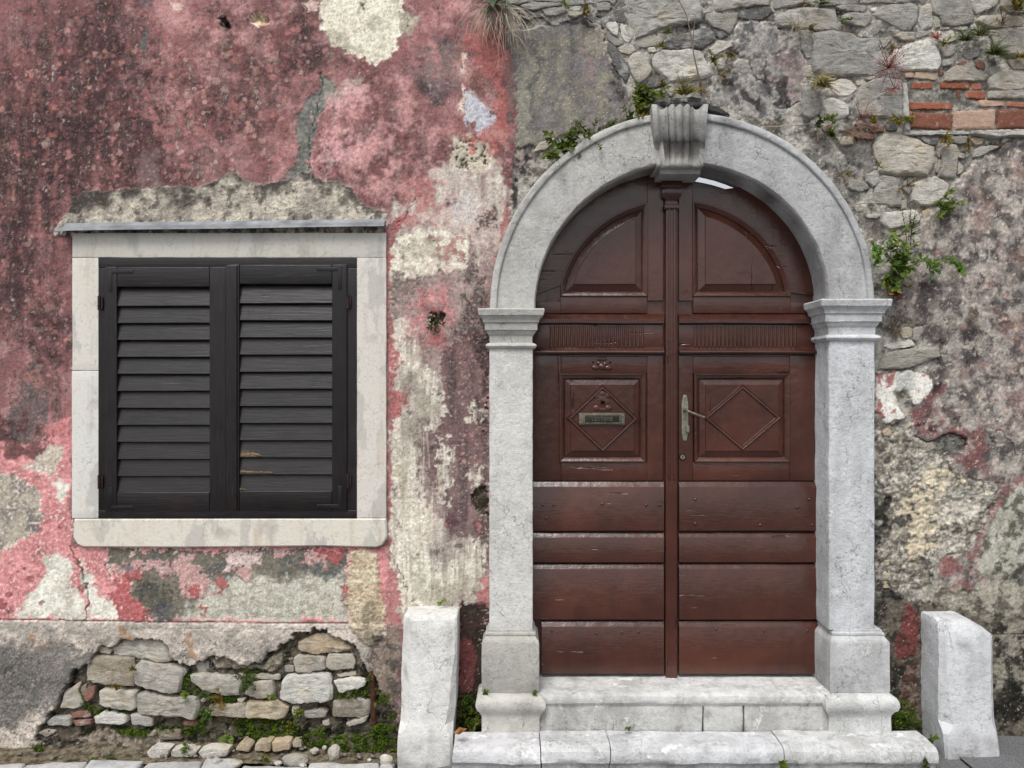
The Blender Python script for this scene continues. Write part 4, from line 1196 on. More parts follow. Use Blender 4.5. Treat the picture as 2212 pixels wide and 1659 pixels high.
UP = [
 ('U1', 'w', [(940,70),(1075,60),(1065,115),(945,115)]), ('U1', 'g', [(1240,40),(1360,20),(1405,65),(1385,105),(1250,120)]),
 ('U1', 'g', [(1255,-60),(1490,-60),(1430,55),(1365,10),(1260,30)]), ('U1', 'd', [(1230,140),(1400,108),(1520,100),(1580,200),(1545,250),(1400,220),(1240,175)]),
 ('U1', 'w', [(1345,245),(1450,225),(1478,300),(1472,395),(1420,370),(1355,300)]), ('U1', 'w', [(1502,250),(1560,272),(1600,330),(1640,400),(1590,470),(1530,430),(1510,370)]),
 ('U1', 'g', [(1430,60),(1560,-60),(1960,-60),(2300,-60),(2390,120),(2370,220),(2210,260),(2060,290),(1940,310),(1800,378),(1665,425),(1650,320),(1595,250),(1585,180),(1530,100)]),
 ('U1', 'k', [(1670,445),(1800,388),(1960,402),(1980,450),(1870,498),(1760,520),(1690,510)]), ('U1', 'w', [(1790,525),(1870,505),(1900,560),(1810,570)]),
 ('U1', 'd', [(1980,460),(2060,400),(2200,360),(2420,300),(2540,350),(2540,430),(2400,535),(2300,515),(2100,540),(1970,520)]),
 ('U1', 'w', [(1860,640),(1900,575),(1990,545),(2100,550),(2250,525),(2370,555),(2430,670),(2490,720),(2500,800),(2400,850),(2150,880),(2040,890),(1960,820),(1870,720)]),
 ('U1', 'k', [(1570,680),(1640,580),(1720,560),(1790,640),(1850,770),(1790,850),(1700,910),(1640,860),(1610,780)]),
 ('U1', 'k', [(1460,520),(1540,480),(1640,478),(1680,550),(1600,595),(1500,570)]), ('U1', 'g', [(1980,930),(2060,900),(2100,980),(2060,1060),(1990,1000)]),
 ('U1', 'd', [(1740,950),(1850,850),(1960,815),(2040,895),(1960,940),(1800,965)]), ('U1', 'g', [(400,60),(560,20),(860,30),(840,60),(640,90),(560,110),(430,90)]),
 ('U1', 'g', [(640,100),(860,70),(930,120),(850,160),(690,170)]), ('U1', 'k', [(930,125),(1050,122),(1110,150),(1020,188),(930,170)]),
 ('U1', 'g', [(870,-60),(1240,-60),(1230,30),(1080,50),(930,60),(880,25)]), ('U1', 'd', [(250,80),(420,98),(560,130),(660,180),(480,205),(300,160)]),
 ('U1', 'g', [(250,-60),(840,-60),(850,20),(560,15),(400,50),(280,60)]), ('U1','d',[(1110,190),(1230,180),(1320,220),(1330,300),(1220,260)]),
 ('U1','d',[(1350,470),(1440,490),(1500,590),(1560,680),(1600,800),(1560,900),(1480,800),(1410,680)]), ('U1','g',[(1345,320),(1420,385),(1500,440),(1540,470),(1450,505),(1370,440)]),
 ('U1','g',[(1690,930),(1740,965),(1850,980),(1970,960),(1990,1010),(1850,1090),(1720,1050)]), ('U1','k',[(600,1560),(700,1530),(790,1500),(770,1560),(690,1620),(560,1650)]),
 ('U2', 'g', [(590,20),(700,-60),(1200,-60),(1180,60),(880,70),(700,110),(600,100)]), ('U2', 'g', [(500,150),(590,130),(700,150),(850,135),(825,230),(760,380),(690,330),(560,290),(500,220)]),
 ('U2', 'w', [(520,540),(640,435),(740,450),(790,500),(700,540),(590,600)]), ('U2', 'w', [(610,680),(690,670),(700,750),(630,760)]),
 ('U2', 'g', [(1250,180),(1400,110),(1560,80),(1900,90),(1910,220),(1940,320),(1700,330),(1500,300),(1300,290)]), ('U2','d',[(870,110),(1180,70),(1240,130),(1100,215),(960,205),(860,190)]),
 ('U2','d',[(570,310),(690,345),(740,400),(640,415),(580,370)]), ('U2','g',[(1220,-60),(1690,-60),(1690,50),(1480,60),(1240,100)]),
 ('U2','g',[(1520,330),(1640,330),(1650,480),(1650,640),(1600,640),(1540,540)]), ('U2','k',[(1590,720),(1640,690),(1650,830),(1590,840)]),
 ('U3', 'g', [(230,170),(300,132),(560,150),(570,210),(490,290),(330,270),(250,230)]),
 ('U3', 'g', [(-97,370),(0,345),(130,330),(330,360),(430,420),(620,395),(660,490),(610,560),(690,660),(745,770),(640,830),(540,830),(300,820),(60,835),(-60,780),(-95,650),(-80,500)]),
 ('U3', 'w', [(90,900),(230,850),(330,870),(400,960),(330,1030),(200,1050),(110,970)]), ('U3', 'w', [(10,1100),(120,1065),(230,1090),(300,1150),(310,1250),(180,1310),(60,1240)]),
 ('U2', 'g', [(1560,950),(1650,930),(1650,1040),(1740,1080),(1740,1230),(1640,1300),(1530,1240),(1550,1080)]),
 ('U3', 'g', [(340,1170),(390,1040),(440,930),(560,870),(690,850),(880,880),(905,1000),(905,1280),(700,1275),(420,1270)]),
 ('U3', 'g', [(580,160),(680,60),(1000,25),(1065,90),(1045,230),(980,320),(880,330),(800,280),(680,230)]), ('U3', 'w', [(1065,230),(1085,70),(1190,30),(1215,170),(1215,290),(1110,325)]),
 ('U3', 'k', [(1222,165),(1290,185),(1305,290),(1240,310)]), ('U3', 'g', [(1205,60),(1240,-60),(1620,-60),(1668,180),(1640,260),(1450,285),(1320,270),(1290,180),(1225,150)]),
 ('U3', 'w', [(1640,10),(1660,-60),(1950,-60),(1920,60),(1700,150),(1660,100)]), ('U3', 'k', [(1690,230),(1750,170),(2000,160),(2200,180),(2190,280),(2000,300),(1830,300)]),
 ('U3', 'w', [(1250,340),(1440,320),(1480,430),(1420,460),(1290,450)]), ('U3', 'g', [(1030,345),(1190,335),(1190,380),(1040,420)]), ('U3', 'k', [(800,390),(880,340),(1020,350),(1030,430),(900,440)]),
 ('U3', 'w', [(760,620),(850,520),(1000,460),(1190,410),(1240,480),(1290,560),(1310,680),(1270,770),(1100,765),(860,760),(780,700)]),
 ('U3', 'g', [(1320,520),(1460,490),(1480,580),(1340,620)]), ('U3', 'g', [(1480,600),(1580,540),(1600,555),(1500,640)]), ('U3', 'g', [(1540,590),(1720,530),(1730,600),(1600,650)]),
 ('U3', 'g', [(1320,645),(1430,640),(1440,700),(1330,720)]), ('U3', 'g', [(1830,330),(2000,312),(2320,330),(2320,600),(2050,620),(1950,560),(1880,480)]),
 ('U3', 'k', [(2030,650),(2200,642),(2320,680),(2320,755),(2100,755)]), ('U3', 'k', [(1830,860),(1900,800),(2000,765),(2270,790),(2270,960),(2050,980),(1850,960)]),
 ('U3', 'k', [(1360,785),(1450,725),(1600,685),(1700,745),(1780,800),(1790,878),(1350,880)]), ('U3', 'r', [(1660,650),(1750,640),(1800,700),(1790,760),(1700,735)]), ('U3', 'r', [(1490,680),(1590,655),(1600,690),(1500,720)]),
 ('U3', 'r', [(1283,745),(1350,780),(1300,830),(1285,800)]), ('U3', 'g', [(150,70),(300,45),(500,62),(480,130),(290,122)]), ('U3', 'w', [(530,92),(620,65),(612,110),(560,125)]),
 ('U3', 'g', [(440,-60),(1080,-60),(1070,10),(850,40),(600,30),(450,30)]), ('U3', 'g', [(-40,-60),(430,-60),(400,40),(150,58),(-20,60)]), ('U3', 'w', [(1620,275),(1680,250),(1700,310),(1640,320)]),
 ('U3', 'k', [(1420,305),(1500,280),(1610,285),(1600,325),(1500,322)]), ('U3','g',[(2000,-60),(2320,-60),(2320,140),(2050,145),(1960,70)]), ('U3','k',[(1310,300),(1410,290),(1400,318),(1310,322)]),
 ('U3','g',[(640,410),(790,400),(740,470),(680,520)]), ('U3','k',[(380,880),(480,870),(470,920),(400,935)]), ('U3','k',[(480,840),(555,835),(550,865),(490,870)]), ('U3','w',[(70,850),(170,845),(170,868),(80,872)]),
 ('U3','k',[(2000,305),(2212,285),(2212,320),(2020,318)]), ('U3','k',[(1830,760),(1940,730),(1950,770),(1850,820)]), ('U3','g',[(1830,990),(2060,990),(2290,970),(2290,1070),(1830,1070)]),
 ('U4', 'k', [(620,140),(700,55),(850,70),(1000,110),(1140,190),(1230,220),(1230,400),(1150,540),(1000,520),(800,520),(640,480),(660,380),(610,330),(585,200)]),
 ('U4', 'g', [(640,535),(760,530),(860,570),(840,650),(890,720),(880,860),(780,860),(600,800),(590,700),(620,600)]), ('U4', 'w', [(1010,620),(1120,560),(1270,540),(1390,620),(1400,680),(1330,770),(1230,850),(1100,860),(990,800),(990,720)]),
 ('U4', 'w', [(690,930),(900,910),(1040,900),(1090,1010),(1040,1050),(900,1080),(740,1110),(690,1050)]), ('U4', 'y', [(1100,920),(1170,885),(1230,910),(1130,1000)]),
 ('U4', 'k', [(1340,200),(1480,190),(1500,260),(1480,420),(1460,560),(1280,530),(1330,350)]), ('U4', 'k', [(1275,210),(1312,250),(1295,340),(1270,330)]), ('U4', 'k', [(1298,345),(1312,370),(1285,500),(1255,490)]),
 ('U4', 'k', [(1500,370),(1560,430),(1530,500),(1490,520)]), ('U4', 'k', [(1510,280),(1590,292),(1560,350),(1500,330)]), ('U4', 'g', [(1390,95),(1600,95),(1600,170),(1500,190),(1400,150)]), ('U4', 'y', [(1620,115),(1780,115),(1760,180),(1680,200)]),
 ('U4', 'k', [(1690,225),(1860,195),(1950,205),(1740,320),(1660,330)]), ('U4', 'w', [(480,955),(660,942),(620,990),(510,990)]), ('U4', 'g', [(340,560),(490,600),(540,660),(430,710),(300,660)]),
 ('U4', 'g', [(500,515),(620,465),(650,600),(570,650),(500,590)]), ('U4', 'k', [(700,1230),(790,1210),(780,1310),(690,1340)]), ('U4', 'k', [(820,1200),(980,1160),(1040,1250),(1020,1330),(900,1320),(810,1290)]), ('U4', 'k', [(800,1182),(840,1152),(900,1142),(880,1172)]),
 ('U3', 'r', [(360,1440),(590,1470),(600,1520),(350,1490)]), ('U3', 'r', [(520,1370),(690,1370),(700,1430),(540,1440)]), ('U3', 'r', [(10,1390),(120,1350),(130,1420),(40,1440)]), ('U3', 'r', [(380,1345),(510,1335),(500,1400),(400,1395)]), ('U3', 'd', [(700,1350),(820,1345),(840,1420),(720,1420)]),
 ('U4', 'd', [(1150,70),(1290,80),(1270,200),(1180,190),(1030,110)]), ('U4','g',[(890,590),(980,560),(1000,620),(960,740),(900,680)]), ('U4','k',[(870,800),(930,790),(940,880),(880,900)]), ('U4','k',[(180,110),(350,100),(360,180),(220,200)]),
 ('U4','w',[(1080,40),(1400,30),(1380,70),(1150,60)]), ('U4','k',[(1960,160),(2000,110),(2060,130),(1990,180)]), ('U4','r',[(1900,210),(1990,150),(2010,180),(1930,230)]),
 ('U5', 'y', [(870,450),(900,390),(960,375),(1000,400),(990,490),(900,505)]), ('U5', 'g', [(1005,400),(1110,370),(1120,430),(1040,540),(1005,520)]), ('U5', 'w', [(690,590),(760,560),(980,515),(1030,580),(940,600),(780,620)]),
 ('U5', 'k', [(690,690),(800,640),(1000,620),(1280,600),(1290,700),(1150,755),(950,825),(640,838),(660,770)]), ('U5', 'y', [(650,1530),(720,1480),(780,1510),(760,1570),(690,1570)]),
 ('U6', 'y', [(670,1530),(720,1490),(800,1530),(780,1590),(690,1590)]), ('U6', 'y', [(680,1630),(740,1600),(800,1630),(790,1700),(680,1710)]), ('U6', 'y', [(690,1410),(740,1395),(750,1450),(700,1460)]),
 ('U5','g',[(1310,690),(1390,680),(1400,740),(1340,780)]), ('U6','k',[(1090,160),(1210,120),(1260,170),(1160,215)]),
]
for crop, tone, pts in UP:
    big = len(pts) > 9
    place_stone(crop, pts, tone, yard, bulge=.010 if big else .007, amp=.012 if big else .008)
# dark slab lying over the keystone
sv, sf = stone_mesh(tr('U1', [(1840,1120),(2000,1090),(2180,1060),(2290,1045),(2420,1080),(2480,1110),(2480,1150),(2180,1150),(1850,1150)]), -.07, .05, .02, .012, 5)
mk('stone', sv, sf, M['rubble'], yard, 50, rgb(84, 84, 84))
sv, sf = stone_mesh(tr('U2', [(500,1130),(640,1160),(760,1250),(640,1235),(520,1200)]), -.02, .05, .012, .008, 6)
mk('stone', sv, sf, M['rubble'], yard, 50, rgb(78, 78, 76))

LOW = [
 ('k', [(440,240),(500,200),(600,185),(770,203),(780,318),(760,328),(600,300),(450,280)], .030), ('b', [(290,310),(340,285),(560,300),(575,400),(560,465),(480,460),(370,450),(290,430)], .014),
 ('g', [(580,350),(610,315),(870,355),(880,380),(855,420),(840,500),(790,510),(650,480),(578,450)], .012), ('k', [(910,400),(1000,388),(1180,410),(1215,430),(1205,520),(1100,520),(980,490),(920,440)], .014),
 ('k', [(1230,510),(1290,440),(1400,430),(1415,480),(1410,535),(1310,540)], .012), ('w', [(1450,540),(1470,430),(1500,400),(1700,390),(1750,400),(1760,540),(1720,560),(1540,565)], .006),
 ('w', [(1775,440),(1870,415),(1970,430),(1960,470),(1870,490),(1810,510)], .014), ('k', [(1530,300),(1560,280),(1715,290),(1722,360),(1620,385),(1540,380)], .016), ('k', [(1728,310),(1745,270),(1880,275),(1900,310),(1890,360),(1760,370),(1728,350)], .014),
 ('t', [(1560,210),(1640,165),(1740,150),(1830,190),(1890,235),(1860,255),(1650,278),(1560,250)], .030), ('k', [(1200,395),(1440,400),(1440,428),(1300,420),(1220,415)], .026), ('k', [(360,500),(400,475),(580,500),(585,590),(560,610),(450,600),(365,580)], .012),
 ('k', [(595,520),(640,500),(760,535),(950,535),(965,600),(930,665),(850,645),(700,640),(600,630)], .004), ('w', [(330,650),(400,620),(520,640),(530,680),(500,695),(340,690)], .010), ('g', [(545,640),(590,630),(680,660),(680,710),(560,695)], .014),
 ('y', [(1000,610),(1030,585),(1240,565),(1243,650),(1110,645),(1000,640)], .002), ('y', [(1250,565),(1450,560),(1500,590),(1480,650),(1440,660),(1250,650)], .000), ('k', [(1520,590),(1560,580),(1575,640),(1550,660),(1525,630)], .012),
 ('g', [(1590,620),(1700,605),(1730,620),(1720,650),(1600,655)], .012), ('b', [(1770,560),(1900,540),(1990,560),(1985,640),(1940,655),(1770,650)], .022), ('k', [(1845,690),(1900,670),(1980,640),(1970,672),(1870,705)], .004),
 ('g', [(40,680),(80,650),(190,650),(190,700),(60,700)], .010), ('k', [(120,600),(150,500),(240,450),(230,500),(260,580),(220,605)], .026), ('r', [(265,540),(280,480),(340,460),(320,540),(285,560)], .016),
 ('w', [(650,860),(700,830),(790,835),(770,890),(670,890)], -.085), ('w', [(800,850),(850,835),(950,850),(930,890),(800,885)], -.085), ('w', [(960,860),(1020,830),(1140,840),(1130,885),(990,895)], -.085),
 ('t', [(1185,840),(1230,790),(1280,820),(1270,855)], -.05), ('t', [(1300,810),(1400,790),(1396,850),(1300,850)], -.05), ('t', [(1404,800),(1510,790),(1515,840),(1410,855)], -.05), ('t', [(1525,800),(1580,790),(1585,825),(1530,830)], -.045),
 ('g', [(1470,350),(1530,345),(1530,385),(1480,385)], .03), ('k', [(1780,398),(1900,385),(1910,405),(1800,415)], .03), ('r', [(195,630),(300,610),(310,650),(200,658)], .010), ('r', [(205,675),(310,665),(320,690),(220,705)], .008), ('r', [(860,680),(950,680),(950,710),(860,712)], .03),
 ('g', [(930,330),(1010,320),(1020,380),(950,390)], .034), ('k', [(360,230),(430,245),(420,280),(350,270)], .034), ('b', [(0,740),(60,720),(110,730),(50,770)], .0), ('k', [(1700,680),(1740,672),(1750,700),(1710,706)], .02), ('b', [(240,480),(275,455),(280,500),(250,540)], .03),
 ('k', [(970,545),(1010,540),(1000,560),(975,560)], .01), ('k', [(1190,545),(1240,540),(1230,558),(1195,560)], .01), ('b', [(700,735),(840,730),(850,790),(720,790)], .03),
]
for tone, pts, yf in LOW:
    place_stone('L', pts, tone, house, yf=yf * .6 + .002 if yf > -.02 else yf, bulge=.012, amp=.012, back=.13 if yf > -.02 else yf + .05)

BR = {'o': (158, 98, 78), 'p': (186, 160, 144), 'm': (128, 86, 72), 'q': (160, 110, 92), 'c': (186, 168, 148)}
BRK = [('p', [(915,790),(1020,780),(1025,835),(925,850)]), ('c', [(1030,780),(1280,790),(1275,872),(1030,850)]), ('o', [(1000,900),(1220,890),(1225,965),(990,965)]), ('o', [(1310,887),(1625,895),(1630,965),(1310,960)]),
       ('q', [(1640,900),(1755,900),(1755,970),(1640,970)]), ('o', [(1580,985),(1795,990),(1795,1075),(1580,1070)]), ('m', [(1480,980),(1530,980),(1525,1070),(1480,1060)]), ('o', [(980,1110),(1440,1120),(1435,1195),(985,1190)]),
       ('m', [(975,1225),(1440,1235),(1440,1415),(990,1390)]), ('p', [(1447,1205),(1900,1190),(1895,1405),(1450,1405)]), ('m', [(1920,1190),(2330,1190),(2330,1390),(1930,1400)]), ('p', [(1720,1090),(2010,1085),(2010,1150),(1740,1160)]), ('q', [(2018,1100),(2330,1110),(2330,1170),(2022,1160)])]
for k, (tn, pts) in enumerate(BRK):
    v, f = stone_mesh(tr('U3', pts), .004, .09, .007, .003, 400 + k, sp=4.5, rings=(1.0, .97, .93, .8, .5), flat=.8)
    mk('brick', v, f, M['brick'], yard, 50, rgb(*vary(BR[tn], .06)))
v, f = stone_mesh(tr('U3', [(905,905),(945,900),(960,1100),(965,1440),(905,1430),(900,1200)]), -.012, .05, .008, .004, 77, rings=(1.0, .94, .8, .5))
mk('mortar_lip', v, f, M['cement_lip'], yard, 50)
v, f = stone_mesh(tr('U3', [(1640,1425),(1900,1415),(2330,1410),(2330,1475),(2050,1480),(1900,1495),(1760,1470),(1660,1455)]), -.02, .05, .010, .005, 78, rings=(1.0, .94, .8, .5))
mk('mortar_lip', v, f, M['cement_lip'], yard, 50)
v, f = stone_mesh(tr('U3', [(905,1440),(960,1425),(1380,1440),(1640,1425),(1640,1460),(1200,1470),(950,1470)]), -.008, .05, .006, .005, 79, rings=(1.0, .94, .8, .5))
mk('mortar_lip', v, f, M['cement_lip'], yard, 50, None)

# ================================================================= stone doorway
DW = thing('stone_doorway', P(1473, 1580, 0), 'arched grey limestone doorway with carved keystone and brown double door', 'doorway', kind='thing')
SH = rgb(214, 213, 209); ARCHC = rgb(160, 160, 160); KEYC = rgb(168, 167, 164); STEPC = rgb(208, 208, 207)
YF = -.09                       # face of the shafts and arch
YD = .072                       # face of the door boards

def moulding(x0, x1, yf, yb, prof, n=10, amp=.0015, seed=1.0):
    """profile (z, projection) run round three sides of a rectangular block"""
    V, F = [], []
    xs = [x0 + (x1 - x0) * i / n for i in range(n + 1)]
    ring = None
    W = 2 * (n + 1) + 6
    for z, e in prof:
        r = []
        for i in range(4):
            r.append((x0 - e, yb + (yf - e - yb) * i / 4, z))
        for i, x in enumerate(xs):
            r.append((x0 - e + (x1 - x0 + 2 * e) * i / n, yf - e, z))
        for i in range(4):
            r.append((x1 + e, yf - e + (yb - yf + e) * (i + 1) / 4, z))
        V += r
    m = len(r)
    for k in range(len(prof) - 1):
        for i in range(m - 1):
            F.append((k * m + i, k * m + i + 1, (k + 1) * m + i + 1, (k + 1) * m + i))
        F.append((k * m + m - 1, k * m, (k + 1) * m, (k + 1) * m + m - 1))
    F.append(tuple(range(m))[::-1])
    F.append(tuple((len(prof) - 1) * m + i for i in range(m)))
    # profile may be listed top to bottom
    if prof[0][1] is not None and prof[0][0] > prof[-1][0]:
        F = [q[::-1] for q in F]
    return jitter(V, amp, 22, seed), F

def dressed(name, vf, col, parent=DW, smooth=38, stain=None):
    o = mk(name, vf[0], vf[1], M['tread' if name in ('threshold_stone', 'step_stone', 'riser_stone') else 'dressed'], parent, smooth, col)
    if stain is not None:
        me = o.data
        a = me.attributes.new('Stain', 'FLOAT', 'POINT')
        a.data.foreach_set('value', [stain(v.co) for v in me.vertices])
    return o

# shafts ------------------------------------------------------------
shL0, shL1 = PX(1057, YF), PX(1151, YF)
shR0, shR1 = PX(1791, YF), PX(1890, YF)
zc_top_L, zc_bot_L = PZ(668, YF), PZ(755, YF)
zc_top_R, zc_bot_R = PZ(648, YF), PZ(738, YF)
zb_top = PZ(1360, YF)
dressed('shaft', rbox(shL0, shL1, YF, .14, zb_top - .005, zc_bot_L + .005, .006, .035, .0025, 16, 1), SH)
dressed('shaft', rbox(shR0, shR1, YF, .14, zb_top - .005, zc_bot_R + .005, .007, .035, .004, 13, 2), rgb(208, 211, 214))
# capitals ----------------------------------------------------------
def capital(x0, x1, zt, zb, seed):
    h = zt - zb
    pr = [(0, -.01), (0, .046), (.03, .050), (.16, .046), (.19, .038), (.24, .030), (.30, .028), (.33, .027), (.345, .020), (.52, .019), (.54, .011), (.58, .010), (.63, .004), (.66, -.001), (.83, -.002), (.845, .006), (.87, .013), (.91, .016), (.95, .013), (.98, .005), (1.0, -.004), (1.0, -.02)]
    prof = [(zt - t * h, e) for t, e in pr]
    return moulding(x0, x1, YF, .13, prof, 14, .0018, seed)
dressed('capital', capital(shL0, shL1, zc_top_L, zc_bot_L, 3), rgb(188, 187, 182))
dressed('capital', capital(shR0 - .004, shR1 + .004, zc_top_R, zc_bot_R, 4), rgb(204, 206, 208))
# pedestals and plinth blocks ---------------------------------------
YP = -.112
def pedestal(x0, x1, zt, zb, seed):
    h = zt - zb
    pr = [(0, -.03), (0, -.018), (.035, -.017), (.045, -.010), (.075, -.009), (.09, -.012), (.13, -.004), (.165, .004), (.20, .006), (.5, .006), (.97, .006), (1, .002), (1, -.02)]
    return moulding(x0, x1, YP, .13, [(zt - t * h, e) for t, e in pr], 12, .003, seed)
def plinth(x0, x1, zt, zb, seed):
    h = zt - zb
    pr = [(0, -.03), (0, .004), (.03, .016), (.10, .024), (.20, .026), (.30, .020), (.36, .010), (.40, .006), (.44, .0015), (.5, 0), (.75, 0), (.97, 0), (1, -.003), (1, -.02)]
    return moulding(x0, x1, YP - .028, .13, [(zt - t * h, e) for t, e in pr], 12, .003, seed)
z1 = PZ(1497, YP); z2 = PZ(1590, YP - .03)
dressed('pedestal', pedestal(PX(1044, YP), PX(1162, YP), zb_top, z1, 5), rgb(178, 176, 170))
dressed('pedestal', pedestal(PX(1795, YP), PX(1918, YP), zb_top, z1, 6), rgb(196, 197, 198))
dressed('plinth_block', plinth(PX(1041, YP - .028), PX(1166, YP - .028), z1, z2 - .02, 7), rgb(196, 194, 188))
dressed('plinth_block', plinth(PX(1791, YP - .028), PX(1925, YP - .028), z1, z2 - .02, 8), rgb(206, 207, 206))
# arch --------------------------------------------------------------
kf = S * (D + YF) / D
acx, acz = PX(1473, YF), PZ(657, YF)
def arch(a0, a1, dz0, dz1, seed, n=64):
    """half ring, elliptical: inner 316 x 303, outer 414 x 414; springing height slides from dz0 to dz1"""
    prof = [(0, .115), (0, YF + .055), (.0, YF + .022), (.01, YF + .010), (.035, YF + .002), (.07, YF), (.35, YF), (.60, YF + .001), (.80, YF + .002), (.845, YF + .003), (.852, YF - .007), (.87, YF - .010), (.965, YF - .010), (.99, YF - .006), (1.0, YF + .002), (1.0, .06)]
    V, F = [], []
    m = len(prof)
    for i in range(n + 1):
        t = a0 + (a1 - a0) * i / n
        ca, sa = math.cos(t), math.sin(t)
        w = i / n
        for r, y in prof:
            rx = (316 + r * 99) * kf; rz = (303 + r * 110) * kf
            V.append((acx + rx * ca, y, acz + rz * sa + (dz0 + (dz1 - dz0) * w)))
    for i in range(n):
        for k in range(m):
            k2 = (k + 1) % m
            q = (i * m + k, i * m + k2, (i + 1) * m + k2, (i + 1) * m + k)
            F.append(q)
    F.append(tuple(range(m))); F.append(tuple(n * m + k for k in range(m))[::-1])
    if a1 < a0:
        F = [q[::-1] for q in F]
    return jitter(jitter(V, .002, 14, seed), .0010, 60, seed), F
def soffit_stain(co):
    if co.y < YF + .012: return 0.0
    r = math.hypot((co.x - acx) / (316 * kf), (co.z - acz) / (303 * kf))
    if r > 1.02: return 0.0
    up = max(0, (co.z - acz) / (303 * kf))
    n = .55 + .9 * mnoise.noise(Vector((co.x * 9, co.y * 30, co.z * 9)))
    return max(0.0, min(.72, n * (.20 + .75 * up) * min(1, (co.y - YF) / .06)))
zl = zc_top_L - acz; zr = zc_top_R - acz
dressed('arch_stone', arch(math.pi, math.radians(96.5), zl, 0.004, 9), rgb(190, 189, 185), stain=soffit_stain)
dressed('arch_stone', arch(0, math.radians(83.5), zr, 0.004, 10), rgb(184, 185, 186), stain=soffit_stain)
# keystone ----------------------------------------------------------
def keystone():
    rows = [(225, .105), (226, .128), (230, .141), (238, .150), (250, .154), (262, .151), (275, .143), (288, .134), (298, .126), (302, .118), (304, .104), (308, .099), (318, .092), (330, .088), (340, .090), (346, .098), (352, .106), (357, .106), (361, .100), (364, .088), (366, .074), (369, .071), (376, .066), (379, .052)]
    nx = 54
    V, F = [], []
    def ripple(t):
        # fillet, hollow, two reeds, hollow, fillet
        if t < .09 or t > .91: return 1.0
        s = (t - .09) / .82
        if s < .25: return 1.0 - .95 * math.sin(math.pi * s / .25) ** .8 * .9
        if s > .75: return 1.0 - .95 * math.sin(math.pi * (1 - s) / .25) ** .8 * .9
        q = (s - .25) / .5
        return .30 + .70 * abs(math.sin(math.pi * q * 3)) ** .55
    cols = nx + 1
    for (v, e) in rows:
        f = (v - 225) / 160
        half = (61 - 13 * f) if v < 364 else 44
        depth = .027 if v < 303 else (.020 if v < 345 else .016)
        if v > 364: depth = .0
        y = -e
        r = [(PX(1469 - half + 2 * half * i / nx, y), y + depth * (1 - ripple(i / nx)), PZ(v + (9 * (1 - ripple(i / nx)) if v < 232 else 0) + (9 * ripple(i / nx) - 5 if 296 < v < 310 else 0), y)) for i in range(cols)]
        row = [(r[0][0], .11, r[0][2])] + r + [(r[-1][0], .11, r[-1][2])]
        V += row
    m = cols + 2
    for k in range(len(rows) - 1):
        for i in range(m - 1):
            F.append((k * m + i, (k + 1) * m + i, (k + 1) * m + i + 1, k * m + i + 1))
        F.append((k * m + m - 1, (k + 1) * m + m - 1, (k + 1) * m, k * m))
    F.append(tuple(range(m)))
    F.append(tuple((len(rows) - 1) * m + i for i in range(m))[::-1])
    return jitter(V, .0012, 40, 3), F
def key_stain(co):
    v = 829.5 - (co.z - CAMZ) / (S * (D - .12) / D)
    n = mnoise.noise(Vector((co.x * 26, 0, co.z * 4))) * .8 + mnoise.noise(Vector((co.x * 60, 3, co.z * 9))) * .35
    m = max(0, 1 - abs(v - 318) / 40)
    return max(0.0, min(.72, (n * .95 + .26) * m))
dressed('keystone', keystone(), KEYC, smooth=50, stain=key_stain)

# threshold and step -------------------------------------------------
def slab(x0, x1, yf, yb, zt, zb, nose, seed, amp=.005, n=26):
    """stone step with a rounded, worn nosing that undercuts to the riser"""
    h = zt - zb
    prof = [(yb, zt), (yb + (yf - yb) * .4, zt + .001), (yf + nose * 1.4, zt), (yf + nose * .55, zt - nose * .10), (yf + nose * .15, zt - nose * .35), (yf, zt - nose * .85), (yf + nose * .08, zt - nose * 1.35), (yf + nose * .40, zt - nose * 1.62), (yf + nose * .50, zt - nose * 1.9), (yf + nose * .50, zb + .01), (yf + nose * .55, zb), (yb, zb)]
    V, F = [], []
    m = len(prof)
    for i in range(n + 1):
        x = x0 + (x1 - x0) * i / n
        for y, z in prof:
            V.append((x, y, z))
    for i in range(n):
        for k in range(m):
            k2 = (k + 1) % m
            F.append((i * m + k, i * m + k2, (i + 1) * m + k2, (i + 1) * m + k))
    F.append(tuple(range(m))[::-1]); F.append(tuple(n * m + k for k in range(m)))
    F = [q[::-1] for q in F]
    return jitter(jitter(V, amp, 7, seed), amp * .4, 30, seed), F
zth = 1.60 - 1.3546
xa, xb = PX(1163, -.1), PX(1796, -.1)
e0, e1, e2 = PX(1520, -.13), PX(1608, -.13), PX(1752, -.13)
dressed('threshold_stone', slab(xa, xb, -.135, .16, zth, zth - .058, .030, 20.0, .004, 44), STEPC)
for k, (a, b) in enumerate(((xa + .002, e0 - .003), (e0 + .003, e1 - .004), (e1 + .003, xb - .002))):
    dressed('riser_stone', rbox(a, b, -.122, .10, PZ(1592, -.12), zth - .056, .006, .03, .004, 16, 22 + k), rgb(196, 196, 193))

step = thing('stone_step', P(1500, 1650, -.25), 'low white limestone step below the doorway, cracked and patched with mortar', 'step')
zs = 1.60 - 1.518
for k, (a, b) in enumerate(((978, 1168), (1170, 1316), (1318, 1690), (1692, 2020))):
    yy = -.30
    vf = slab(PX(a, -.28), PX(b, -.28), yy, -.132, zs + .002 * (k % 2), -.04, .045, 30.0 + .01 * k, .006, max(6, int((b - a) / 12)))
    o = dressed('step_stone', vf, rgb(*[q * rst.uniform(.985, 1.0) for q in (206, 207, 209)]), step)
# white mortar smears on the step
for poly in ([(1468, 1612), (1520, 1598), (1590, 1600), (1640, 1592), (1680, 1610), (1698, 1640), (1672, 1640), (1650, 1612), (1580, 1612), (1560, 1640), (1500, 1642)],):
    pass

